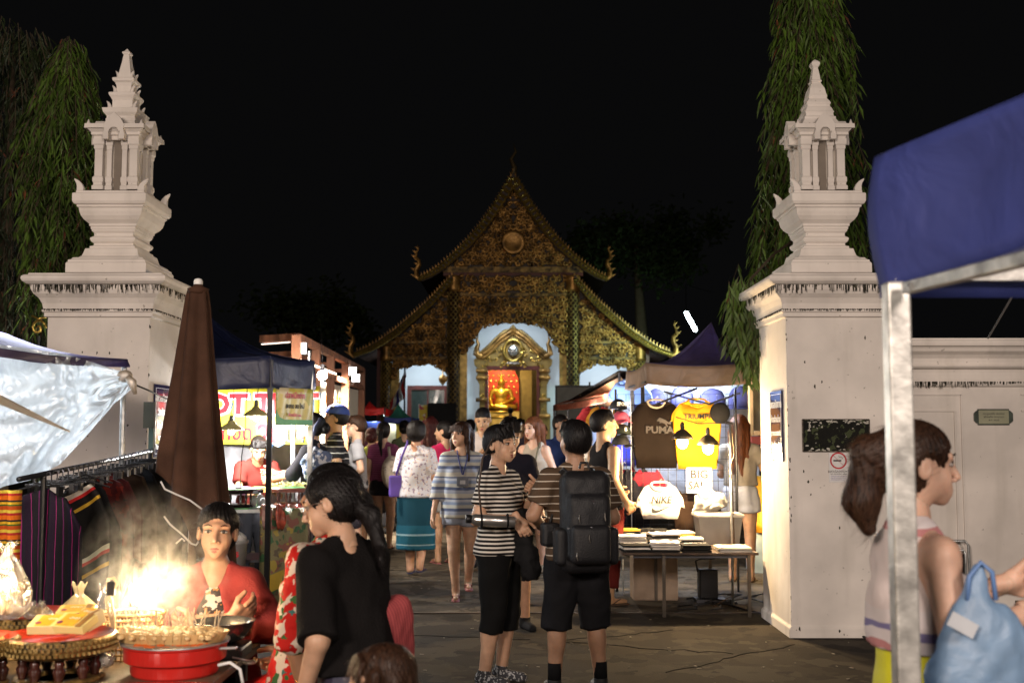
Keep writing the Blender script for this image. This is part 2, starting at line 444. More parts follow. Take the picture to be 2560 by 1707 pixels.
def hair_vf(h, style, seed=0):
    key = ('hair', h, style)
    if key in TC: return TC[key]
    v = Vol((-.085, -.09, .60), (.085, .14, 1.03), h)
    C = v.cone
    if style in ('short', 'crop', 'bald'):
        t = .003 if style == 'crop' else .007
        v.ell((0, .010, .955), (.0425+t, .054+t, .048+t)); v.ell((0, .020, .935), (.0415+t, .043+t, .040+t), .01)
        v.ell((0, -.066, .918), (.040, .046, .046 if style == 'crop' else .042), .006, 's')
        if style == 'short':
            for q in range(12):
                x = -.036+.0065*q; C((x, -.018+.01*math.sin(q*2.3), 1.0-.25*abs(x)), (x*1.05, -.042-.004*math.sin(q*5), .975-.4*abs(x)), .008, .003, .004)
        for s in (-1, 1): v.ell((s*.048, -.022, .925), (.02, .024, .03), .006, 's')
        Z = v.ax[2][None, None, :]; Y = v.ax[1][None, :, None]
        v.d = np.maximum(v.d, (.905-Z+.10*np.clip(-Y, -.05, .03)-.0*Z).astype(np.float32))
    else:
        v.ell((0, .010, .953), (.0485, .0625, .054)); v.ell((0, .022, .93), (.0475, .046, .050), .012)
        if style == 'puff':
            v.ell((0, .018, .955), (.06, .062, .058), .01); v.ell((0, .03, .925), (.056, .05, .045), .01)
        bang = style in ('bob', 'fringe', 'longfringe')
        if bang: v.ell((0, -.070, .904), (.037, .052, .042), .004, 's')
        else: v.ell((0, -.070, .920), (.043, .056, .055), .006, 's')
        if style in ('bob', 'fringe'):
            for s in (-1, 1):
                C((s*.042, -.018, .955), (s*.044, -.018, .89 if style == 'bob' else .905), .013, .009, .008)
                C((s*.040, .02, .94), (s*.042, .022, .885), .016, .012, .01)
            C((-.02, .045, .93), (-.02, .042, .875), .022, .014, .01); C((.02, .045, .93), (.02, .042, .875), .022, .014, .01)
            for q in range(9):
                x = -.032+.008*q; C((x, -.040, .985-.3*abs(x)), (x*1.1, -.0545, .949-.2*abs(x)+.002*(q % 2)), .007, .003, .003)
        if style in ('long', 'longfringe', 'longer'):
            e = .77 if style != 'longer' else .68
            for s in (-1, 1):
                C((s*.038, .0, .96), (s*.047, -.008, .90), .014, .014, .01); C((s*.047, -.008, .90), (s*.055, -.010 if style != 'longer' else .03, e+.03), .015, .008, .01)
                C((s*.03, .04, .94), (s*.036, .05, e), .026, .014, .01)
            C((0, .05, .94), (0, .062, e-.01), .028, .016, .012)
            if style == 'longfringe':
                for q in range(9):
                    x = -.034+.0085*q; C((x, -.040, .985-.3*abs(x)), (x*1.1, -.0545, .950-.2*abs(x)), .007, .003, .003)
        if style == 'bun':
            v.ell((0, .073, .925), (.030, .026, .030), .008)
        if style == 'pony':
            C((0, .06, .955), (0, .092, .93), .014, .017, .008); C((0, .092, .93), (.005, .085, .85), .017, .015, .008); C((.005, .085, .85), (-.003, .07, .76), .015, .006, .008)
        if style == 'lowpony':
            C((0, .060, .915), (.0, .082, .885), .018, .021, .01); C((0, .082, .885), (.006, .088, .82), .021, .014, .01); C((.006, .088, .82), (.004, .08, .775), .014, .006, .008)
        if style == 'curly':
            v.ell((0, .075, .955), (.024, .030, .026), .015); C((0, .080, .945), (.004, .088, .875), .024, .028, .015); C((.004, .088, .875), (0, .078, .832), .027, .012, .015)
        if style in ('bun', 'pony', 'lowpony', 'curly'):
            for s in (-1, 1): v.ell((s*.047, -.012, .918), (.012, .028, .030), .006, 's')
        Z = v.ax[2][None, None, :]; Y = v.ax[1][None, :, None]; X = v.ax[0][:, None, None]
        if style not in ('long', 'longfringe', 'longer', 'pony', 'lowpony', 'curly'):
            v.d = np.maximum(v.d, (.872-Z).astype(np.float32))
    X = v.ax[0][:, None, None]; Y = v.ax[1][None, :, None]; Z = v.ax[2][None, None, :]
    th = np.arctan2(Y-.01, X)
    v.d += (.0007*np.sin(th*34+6*np.sin(Z*40)+Z*50)+.0006*np.sin(th*71+Z*130)).astype(np.float32)
    TC[key] = v.mesh(); return TC[key]

SKIN = {}
def skin(c=0):
    cols = [(.52, .31, .20), (.42, .235, .145), (.32, .165, .09), (.58, .36, .26), (.46, .27, .15)]
    return M('skin_%s' % 'abcde'[c], cols[c], .48, var=.1, vs=18, bump=.06, bs=300, sub=.12)
def hairm(kind='black'):
    return M('hair_'+kind, {'black': (.006, .0045, .0045), 'brown': (.030, .013, .007), 'auburn': (.11, .035, .012), 'grey': (.03, .028, .026), 'darkred': (.05, .008, .008)}[kind], .5, var=.5, vs=75, bump=.35, bs=190, stretch=(1.8, 1.8, .18), spec=.22)

def hmat(d, t):
    z = (-Vector(d)).normalized(); y = -Vector(t); y = (y-z*y.dot(z)); y = y.normalized() if y.length > 1e-4 else z.orthogonal().normalized()
    x = y.cross(z); return Matrix((x, y, z)).transposed().to_4x4()

def person(label, px, Y, top_y, yaw, sk=0, hair=('short', 'black'), fem=False, fat=1.0, lean=0, head=(0, 0, 0), arms=None, legs=None,
           top=None, bottom=None, shoes=None, glasses=False, zfoot=0, H=None, zmin=None, name='person', face=True, xyz=None, group=None, feet=True, waistpx=None, hs=1.10):
    X = at(waistpx or px, 1250, Y).x
    if H is None: H = at(px, top_y, Y).z-zfoot
    H = H/1.010
    t = thing(name, label, 'person', xyz or (X, Y, zfoot), R(yaw), group=group)
    dd = max(Y, 2.5); hv = min(max(dd*.0016, .0090), .021)/H        # voxel in body units
    hh = min(max(dd*.00055, .0029), .0095)/H
    hh = round(hh, 4) or .0022
    lz = .0 if zmin is None else zmin
    # frames
    LN = Matrix.Translation((0, 0, .52)) @ Matrix.Rotation(R(lean), 4, 'X') @ Matrix.Translation((0, 0, -.52))   # + leans to the front (-y)
    HD = LN @ Matrix.Translation((0, .008, .877)) @ Matrix.Rotation(R(head[0]), 4, 'Z') @ Matrix.Rotation(R(head[1]), 4, 'X') @ Matrix.Rotation(R(head[2]), 4, 'Y') @ Matrix.Scale(hs, 4) @ Matrix.Translation((0, -.01, -.885))
    sw = .086 if fem else .098
    w = fat
    sh = {s: LN @ Vector((s*sw, .004, .788)) for s in (-1, 1)}
    arms = arms or {}; A = {}
    for s in (-1, 1):
        a = arms.get(s, {})
        el = Vector(a.get('el', (s*(sw+.030), .018, .635))); wr = Vector(a.get('wr', (s*(sw+.036), -.012, .492)))
        if a.get('el') is None: el = LN @ el
        if a.get('wr') is None: wr = LN @ wr
        hd = Vector(a.get('hd', (wr-el))); th = Vector(a.get('th', (0, -1, .1)))
        A[s] = (el, wr, hd, th, a.get('pose', 'relax'))
    lg = {s: [Vector((s*.048, .0, .49)), Vector((s*.053, -.006, .272)), Vector((s*.055, .012, .045)), 0] for s in (-1, 1)}
    if legs == 'walk': lg[1][1:3] = [Vector((.05, -.055, .275)), Vector((.05, -.06, .045))]; lg[-1][1:3] = [Vector((-.05, .0, .275)), Vector((-.05, .095, .075))]
    if legs == 'walk2': lg[-1][1:3] = [Vector((-.048, -.055, .275)), Vector((-.035, -.06, .045))]; lg[1][1:3] = [Vector((.05, .0, .275)), Vector((.04, .095, .085))]
    if legs == 'wide': lg[1][1:3] = [Vector((.072, -.006, .272)), Vector((.088, .012, .045))]; lg[-1][1:3] = [Vector((-.072, -.006, .272)), Vector((-.088, .012, .045))]
    if legs == 'seat':
        for s in (-1, 1): lg[s][0] = Vector((s*.055, .0, .50)); lg[s][1] = Vector((s*.075, -.24, .50)); lg[s][2] = Vector((s*.075, -.23, .27))
    if isinstance(legs, dict):
        for s in legs: lg[s][1:3] = [Vector(q) for q in legs[s]]
    allp = [p for s in (-1, 1) for p in (A[s][0], A[s][1], *lg[s][:3])]+[HD @ Vector((0, 0, .99)), Vector((0, .12, .5)), Vector((0, -.14, .02)), LN @ Vector((.15, -.1, .8)), LN @ Vector((-.15, .1, .8))]
    lo = [min(p[i] for p in allp)-.075 for i in range(3)]; hi = [max(p[i] for p in allp)+.075 for i in range(3)]; lo[2] = max(lz, -.02) if zmin is not None else -.02
    hi[2] = (LN @ Vector((0, 0, .86))).z+.05
    for s in (-1, 1): hi[2] = max(hi[2], A[s][0].z+.04, A[s][1].z+.04)
    def torso(v, g=0, k=.018, full=True):
        v.ell((0, .006, .535), ((.092 if fem else .084)*w+g, .064*w+g, .062), k, fr=LN); v.ell((0, 0, .605), (.073*w+g, .054*w+g, .08), k, fr=LN)
        v.ell((0, .0, .70), (.086*w+g, .059*w+g, .092), k, fr=LN)
        v.cone((-sw*.72, .006, .775), (sw*.72, .006, .775), .034+g, .034+g, k, fr=LN)
        for s in (-1, 1):
            v.cone((s*.075, .008, .795), (0, .012, .850), .019+g*.6, .024+g*.3, k, fr=LN)
            v.ell((s*.042, .030, .505), (.047*w+g, .040*w+g, .048), k)
            if fem: v.ell((s*.038, -.040, .722), (.034*w+g, .033*w+g*.7, .032), .014, fr=LN)
    def arm(v, s, g=0, frac=2.0, k=.012, fl=0):
        a, (el, wr) = sh[s], A[s][:2]
        r0, r1, r2 = .0285*w, .0235*w, .0160
        v.ell(a, (.029+g, .030+g, .030+g), k)
        if frac <= 1:
            e = a+(el-a)*frac; v.cone(a, e, r0+g, r0+(r1-r0)*frac+g+fl, k, cut=True)
        else:
            v.cone(a, el, r0+g, r1+g, k); e = el+(wr-el)*(frac-1)
            v.cone(el, e, r1+g, r1+(r2-r1)*(frac-1)+g+fl, k, cut=frac < 2)
    def leg(v, s, g=0, frac=2.0, k=.012, fl=0):
        a, kn, an = lg[s][:3]
        r0, r1, r2 = .056*w, .0345*w, .0215*w
        if frac <= 1: v.cone(a, a+(kn-a)*frac, r0+g, r0+(r1-r0)*frac+g+fl, k, cut=True)
        else:
            v.cone(a, kn, r0+g, r1+g+fl*.4, k); e = kn+(an-kn)*(frac-1); v.cone(kn, e, r1+g, r1+(r2-r1)*(frac-1)+g+fl, k, cut=frac < 2)
            if g == 0:
                c = kn+(an-kn)*.3+Vector((0, .010, 0)); v.ell(c, (.030*w, .030*w, .060), .015)
    # body
    v = Vol(lo, hi, hv); torso(v); v.cone((0, .010, .79), (0, .010, .868), .034 if fem else .038, .0275 if fem else .032, .012, fr=LN)
    for s in (-1, 1):
        arm(v, s); leg(v, s)
        if feet and zmin is None:
            an = lg[s][2]; f = Vector((s*.02, -1, 0)).normalized()
            z0 = an.z-.027
            v.cone(an, (an.x, an.y+.012, z0+.004), .021, .019, .012)
            v.cone((an.x, an.y+.012, z0+.002), Vector((an.x, an.y, z0-.004))+f*.095, .018, .0145, .014)
    if zmin is not None: v.cutz(zmin, above=False)
    parts = [v.mesh()]
    parts.append(xf(head_vf(hh, fem), HD))
    for s in (-1, 1):
        el, wr, hd, th, pose = A[s]
        mt = Matrix.Translation(wr) @ hmat(hd, th) @ Matrix.Diagonal((s, 1, 1, 1))
        parts.append(xf(hand_vf(max(hh*.8, .0014), pose), mt, flip=s < 0))
    def fin(name, parts, m):
        me = npmesh(name, [(p*H, f) for p, f in parts]); return link(name, me, m, t)
    fin('body', parts, skin(sk))
    # hair
    if hair[0] != 'bald': fin('hair', [xf(hair_vf(max(hh, .002), hair[0]), HD)], hairm(hair[1]))
    if Y < 8 and hair[0] != 'bald':       # loose strands lying over the hair
        V, Fq = hair_vf(max(hh, .002), hair[0]); rs = np.random.RandomState(int(px)); n = 1500
        f = Fq[rs.choice(len(Fq), n)]; P0 = V[f].mean(1); nr = np.cross(V[f[:, 1]]-V[f[:, 0]], V[f[:, 3]]-V[f[:, 0]]); nr /= np.linalg.norm(nr, axis=1)[:, None]+1e-9
        back = hair[0] in ('bun', 'pony', 'lowpony', 'curly'); g = np.where((P0[:, 2] > .90)[:, None] & back, np.array([[0, 1., -.35]]), np.array([[0, .15, -1.]]))
        g = g+rs.normal(0, .22, (n, 3)); top_ = P0[:, 2] > .985; g[top_ & (not back)] += (P0[top_ & (not back)]-np.array([0, .01, .9]))*np.array([14, 14, 0]) if not back else 0
        tv = g-nr*(g*nr).sum(1)[:, None]; tv /= np.linalg.norm(tv, axis=1)[:, None]+1e-9; sd = np.cross(nr, tv); L = rs.uniform(.018, .045, n)[:, None]; wd = .00032
        vs = []; 
        for k in range(5):
            s_ = L*k/4; c_ = P0+tv*s_+nr*(.0012-s_**2/.10+rs.normal(0, .0004, (n, 1))); w_ = wd*(1-k/5); vs += [c_-sd*w_, c_+sd*w_]
        vs = np.stack(vs, 1).reshape(-1, 3); b0 = np.arange(n)[:, None]*10; q = np.concatenate([b0+np.array([[2*k, 2*k+1, 2*k+3, 2*k+2]]) for k in range(4)])
        hs_ = fin('loose_strands', [xf((vs, q), HD)], M('strand_'+hair[1], {'black': (.012, .010, .010), 'brown': (.07, .035, .018)}.get(hair[1], (.02, .015, .012)), .42)); hs_['kind'] = 'stuff'
    # face details
    HDm = Matrix.Diagonal((H, H, H, 1)) @ HD
    def fm(mb, name, m):
        mb.v = [HDm @ Vector(q) for q in mb.v]; return mb.build(name, m, t, smooth=True)
    if face:
        for s in (-1, 1):
            e = fm(MB().sph((s*.0180, -.0435, .9370), (.0092, .0060, .0040), 12, 8), 'eye', M('eye_white', (.38, .34, .31), .35))
            q = fm(MB().sph((s*.0178, -.0478, .9368), (.0038, .0022, .0042), 10, 6), 'iris', M('eye_iris', (.015, .008, .005), .15)); q.parent = e
            q = fm(MB().tube([(s*.0095, -.0478, .9390), (s*.0175, -.0500, .9415), (s*.0265, -.0445, .9385)], .0012, 5), 'eyelid', M('lash', (.02, .01, .008), .7)); q.parent = e
            fm(MB().tube([(s*.0090, -.0525, .9500), (s*.019, -.0520, .9535), (s*.0300, -.0435, .9500)], [.0014, .0019, .0008], 6, flat=.7), 'eyebrow', M('brow', (.02, .012, .008), .8))
        fm(MB().tube([(-.0175, -.0470, .8950), (-.005, -.0528, .8972), (0, -.0530, .8965), (.005, -.0528, .8972), (.0175, -.0470, .8950)], [.0009, .0029, .0030, .0029, .0009], 8, flat=.8)
           .tube([(-.0165, -.0470, .8942), (0, -.0525, .8898), (.0165, -.0470, .8942)], [.0009, .0036, .0009], 8, flat=.8), 'lips', M('lips', (.30, .07, .06) if fem else (.28, .10, .075), .4))
    if glasses:
        g = MB()
        for s in (-1, 1):
            pts = [(s*.018+.0145*math.cos(a), -.0575+.003*abs(math.cos(a)), .9365+.0105*math.sin(a)) for a in [i*math.pi/8 for i in range(17)]]
            g.tube(pts, .0011, 5); g.tube([(s*.0325, -.0545, .939), (s*.045, -.02, .939), (s*.0465, .005, .936)], .0010, 5)
        g.tube([(-.0035, -.0585, .938), (.0035, -.0585, .938)], .0011, 5); fm(g, 'glasses', M('glasses_frame', (.3, .27, .22), .3, .8))
    # bottoms
    def box_(g=.06): return [q-g for q in lo], [q+g for q in hi]
    if bottom:
        bl, bh = list(lo), list(hi); bh[2] = .66; ty = bottom.get('type', 'shorts'); lo_, g_ = bottom.get('hem', .3), bottom.get('g', .010)
        if ty == 'skirt': bl = [-.2, -.2, lo_-.02]; bh = [.2, .2, .72]
        bl[2] = max(bl[2], lo_-.04, lz); v = Vol(bl, bh, hv*1.05)
        if ty == 'skirt':
            fa = bottom.get('flare', .02); v.loft([(lo_, .100*w+fa, .080*w+fa), (.50, .104*w, .080*w), (.60, .086*w, .066*w), (bottom.get('waist', .60)+.002, .084*w, .064*w)], bottom.get('folds', .025), bottom.get('nf', 8), seed=px)
            v.ell((0, .03, .51), (.085*w, .05, .05), .02)
        else:
            v.ell((0, .006, .545), ((.092 if fem else .086)*w+g_, .066*w+g_, .055), .018); v.cone((-.03, .006, .50), (.03, .006, .50), .052*w+g_, .052*w+g_, .015)
            for s in (-1, 1):
                v.ell((s*.042, .028, .505), (.047*w+g_*.8, .042*w+g_*.8, .05), .015)
                fr_ = (.49-lo_)/(.49-.272) if lo_ > .272 else 1+(.272-lo_)/(.272-.045)
                leg(v, s, g_, min(fr_, 1.98), .012, bottom.get('fl', .006))
            v.cutz(bottom.get('waist', .60))
        v.ripple(bottom.get('rip', .0016), 34, px)
        if zmin is not None: v.cutz(zmin, above=False)
        fin(bottom.get('name', ty), [v.mesh()], bottom['mat'])
    for top in ((top if isinstance(top, list) else [top]) if top else []):
        g_ = top.get('g', .009); hem = top.get('hem', .50)
        bl, bh = list(lo), list(hi); bl[2] = max(hem-.05, lz); v = Vol(bl, bh, hv); sl = top.get('sleeve', .55)
        if top.get('low'): bl[2] = lz
        v.loft([(hem, .101*w+g_+top.get('flare', 0), .078*w+g_+top.get('flare', 0)), (.56, .096*w+g_, .070*w+g_), (.66, .088*w+g_, .064*w+g_), (.73, .076*w+g_, .050*w+g_), (.80, .03, .02)], top.get('folds', .02), 7, k=.02, fr=LN, seed=px)
        torso(v, g_)
        if sl > 0:
            for s in (-1, 1): arm(v, s, g_, sl, .014, top.get('fl', .006))
        else:
            for s in (-1, 1):
                v.ell(sh[s]+Vector((s*.014, 0, .01)), (.036, .07, .075), .01, 's')
        v.ripple(top.get('rip', .0018), 36, px+1)
        ne = top.get('neck', .034)
        v.cone((0, .006, .848), (0, .0, .93), ne, ne+.03, .008, 's', fr=LN)
        v.ell((0, -.045, .838), (ne*1.0, .05, top.get('scoop', .022)), .008, 's', fr=LN)
        if top.get('open'):      # open jacket front
            v.cone((0, -.045, .86), (0, -.096, .70), .036, .034, .006, 's', fr=LN); v.cone((0, -.096, .70), (0, -.092, .5), .034, .030, .006, 's', fr=LN)
        if top.get('hemcut', True):
            X_ = v.ax[0][:, None, None]; Y_ = v.ax[1][None, :, None]; Z_ = v.ax[2][None, None, :]
            e = hem-Z_; rr = np.sqrt(X_**2+(Y_)**2)
            torso_only = np.where(rr < .125*w+.01, e, -1) if sl > .9 else e
            v.d = np.maximum(v.d, torso_only.astype(np.float32))
        if zmin is not None: v.cutz(zmin, above=False)
        fin(top.get('name', 'shirt'), [v.mesh()], top['mat'])
    if shoes and zmin is None:
        kind, m = shoes
        for s in (-1, 1):
            an = lg[s][2]; z0 = an.z-.045
            v = Vol((an.x-.06, an.y-.15, z0-.02), (an.x+.06, an.y+.08, z0+.09), max(hv*.6, .002))
            if kind == 'sneaker':
                v.cone((an.x, an.y+.016, z0+.020), (an.x+s*.003, an.y-.092, z0+.014), .025, .021, .01); v.cone((an.x, an.y+.005, z0+.03), (an.x, an.y, z0+.055), .027, .026, .012)
                v.cutz(z0+.058); v.cutz(z0, above=False)
            else:
                v.cone((an.x, an.y+.016, z0+.002), (an.x+s*.003, an.y-.098, z0+.002), .021, .024, .01); v.cutz(z0+.008); v.cutz(z0-.004, above=False)
            o = fin('shoe' if kind == 'sneaker' else 'sandal', [v.mesh()], m)
            if kind != 'sneaker':
                b = MB()
                for q in (-1, 1): b.tube([(an.x, an.y-.075, z0+.028), (an.x+q*.019, an.y-.045, z0+.026), (an.x+q*.021, an.y-.01, z0+.008)], .003, 5)
                b.v = [(x*H, y*H, z*H) for x, y, z in b.v]; q = b.build('strap', m, o, smooth=True)
    t['_H'] = H; t['_LN'] = 0
    return t, H, HDm, Matrix.Diagonal((H, H, H, 1)) @ LN, A
# ------------------------------------------------------------------ ground
concrete = spots('lane_concrete', (.080, .065, .048), [(.052, .042, .031), (.100, .083, .062), (.038, .032, .025)], 2.6, (.5, .56, .60), rough=.85, bump=.25, detail=7)
asphalt = spots('street_asphalt', (.036, .029, .021), [(.024, .019, .014), (.050, .041, .030), (.017, .014, .011)], 2.0, (.5, .57, .60), rough=.88, bump=.35, detail=8)
soil = M('packed_soil', (.05, .045, .035), .95, bump=.5, bs=20)
MB().grid(lambda u, v: (-120+240*u, -30+250*v, -.02), 4, 4).build('ground', soil, fix=False).update_tag()
tag(bpy.data.objects['ground'], kind='structure')
o = MB().bb((-9, -2, -.015), (9, 10.02, 0)).build('street', asphalt); tag(o, kind='structure')
g = MB()
rows = [10.06, 13.2, 16.6, 20.2, 24, 28, 33, 38]
for i in range(len(rows)-1):
    for x0, x1 in ((-9, -4.6), (-4.6, -1.9), (-1.9, .75), (.75, 3.3), (3.3, 9)):
        g = MB().bb((x0+.012, rows[i]+.012, -.015), (x1-.012, rows[i+1]-.012, .002*(i % 2)))
        o = g.build('paving_slab', concrete); tag(o, kind='structure')
o = MB().bb((-9, 10.02, -.018), (9, 38, -.008)).build('paving_bed', M('joint_dirt', (.02, .018, .014), .95)); tag(o, kind='structure')
# raised metal sill across the gateway and cracks
s_ = MB()
for i in range(30): s_.bar((-3+i*.2, 10.03+.004*math.sin(i*2.1), .004), (-3+(i+1)*.2, 10.03+.004*math.sin((i+1)*2.1), .004), .035, .012)
o = s_.build('gate_rail', M('rusty_rail', (.06, .045, .035), .5, .6, bump=.3)); tag(o, 'rusty steel gate rail set across the paving between the two pillars', 'gate rail')
cr = MB(); random.seed(3)
for x0, y0, x1, y1 in ((1.3, 9.2, .3, 8.7), (.3, 8.7, 1.6, 8.2), (-1.0, 9.0, .1, 8.8), (1.0, 7.6, 2.1, 8.6)):
    n = 14; p = None
    for i in range(n+1):
        t = i/n; q = (x0+(x1-x0)*t+random.uniform(-.04, .04), y0+(y1-y0)*t+random.uniform(-.04, .04), .0015)
        if p: cr.bar(p, q, random.uniform(.006, .016), .003)
        p = q
o = cr.build('ground_crack', M('crack_dark', (.012, .010, .009), 1)); tag(o, kind='structure')
# litter flecks
lf = MB(); random.seed(5)
for i in range(110):
    x = random.uniform(-1.6, 3); y = random.uniform(7, 12.5); a = random.random()*3; r_ = random.uniform(.004, .014)
    lf.box((x, y, .004), (r_*2.2, r_, .003), Matrix.Rotation(a, 3, 'Z'))
o = lf.build('litter', M('paper_litter', (.28, .25, .2), .9)); tag(o, kind='stuff')

# ------------------------------------------------------------------ gate pillars
def plaster(name, col, streak=True):
    if name in MC: return MC[name]
    m = M(name, col, .75, var=.12, vs=1.9, bump=.2, bs=9); nt = m.node_tree; p = nt.nodes['Principled BSDF']
    src = p.inputs['Base Color'].links[0].from_socket; N = nt.nodes.new
    tc = N('ShaderNodeTexCoord'); mp = N('ShaderNodeMapping'); mp.inputs['Scale'].default_value = (4, 4, .5)
    nz = N('ShaderNodeTexNoise'); nz.inputs['Scale'].default_value = 1.6; nz.inputs['Detail'].default_value = 6
    nt.links.new(tc.outputs['Object'], mp.inputs[0]); nt.links.new(mp.outputs[0], nz.inputs['Vector'])
    rp = N('ShaderNodeValToRGB'); rp.color_ramp.elements[0].position = .56; rp.color_ramp.elements[1].position = .78; nt.links.new(nz.outputs['Fac'], rp.inputs[0])
    n2 = N('ShaderNodeTexNoise'); n2.inputs['Scale'].default_value = 26; n2.inputs['Detail'].default_value = 8; nt.links.new(tc.outputs['Object'], n2.inputs['Vector'])
    r2 = N('ShaderNodeValToRGB'); r2.color_ramp.elements[0].position = .70; r2.color_ramp.elements[1].position = .73; nt.links.new(n2.outputs['Fac'], r2.inputs[0])
    m1 = N('ShaderNodeMix'); m1.data_type = 'RGBA'; m1.inputs[7].default_value = (.33, .30, .25, 1)
    sc = N('ShaderNodeMath'); sc.operation = 'MULTIPLY'; sc.inputs[1].default_value = .35; nt.links.new(rp.outputs[0], sc.inputs[0])
    nt.links.new(sc.outputs[0], m1.inputs[0]); nt.links.new(src, m1.inputs[6])
    m2 = N('ShaderNodeMix'); m2.data_type = 'RGBA'; m2.inputs[7].default_value = (.16, .14, .11, 1); s2 = N('ShaderNodeMath'); s2.operation = 'MULTIPLY'; s2.inputs[1].default_value = .6
    nt.links.new(r2.outputs[0], s2.inputs[0]); nt.links.new(s2.outputs[0], m2.inputs[0]); nt.links.new(m1.outputs[2], m2.inputs[6]); nt.links.new(m2.outputs[2], p.inputs['Base Color'])
    return m
plas = plaster('white_plaster', (.66, .61, .56))
mould = M('mould_stain', (.05, .047, .035), .9, var=.4, vs=30)
PD = .0031187
def zy(py, Y=8.87): return at(1280, py, Y).z
def leaf(mb, base, h, wd, d, lean, facing):
    """upturned flame ornament: base point, height, width, thickness; leans outwards"""
    pts = []
    prof = [(0, -.5), (.25, -.55), (.55, -.42), (.8, -.2), (1, .28), (.86, .42), (.6, .38), (.35, .42), (0, .5)]
    bx, by, bz = base; rot = Matrix.Rotation(facing, 3, 'Z')
    vs = []
    for k in (-1, 1):
        for t, o in prof: vs.append(Vector((bx, by, bz))+rot @ Vector((wd*o+lean*t*t*wd, k*d/2*(1-t*.6), h*t)))
    n = len(prof); fs = [tuple(range(n)), tuple(reversed(range(n, 2*n)))]+[(i, i+n, (i+1) % n+n, (i+1) % n) for i in range(n)]
    mb.add(vs, fs)

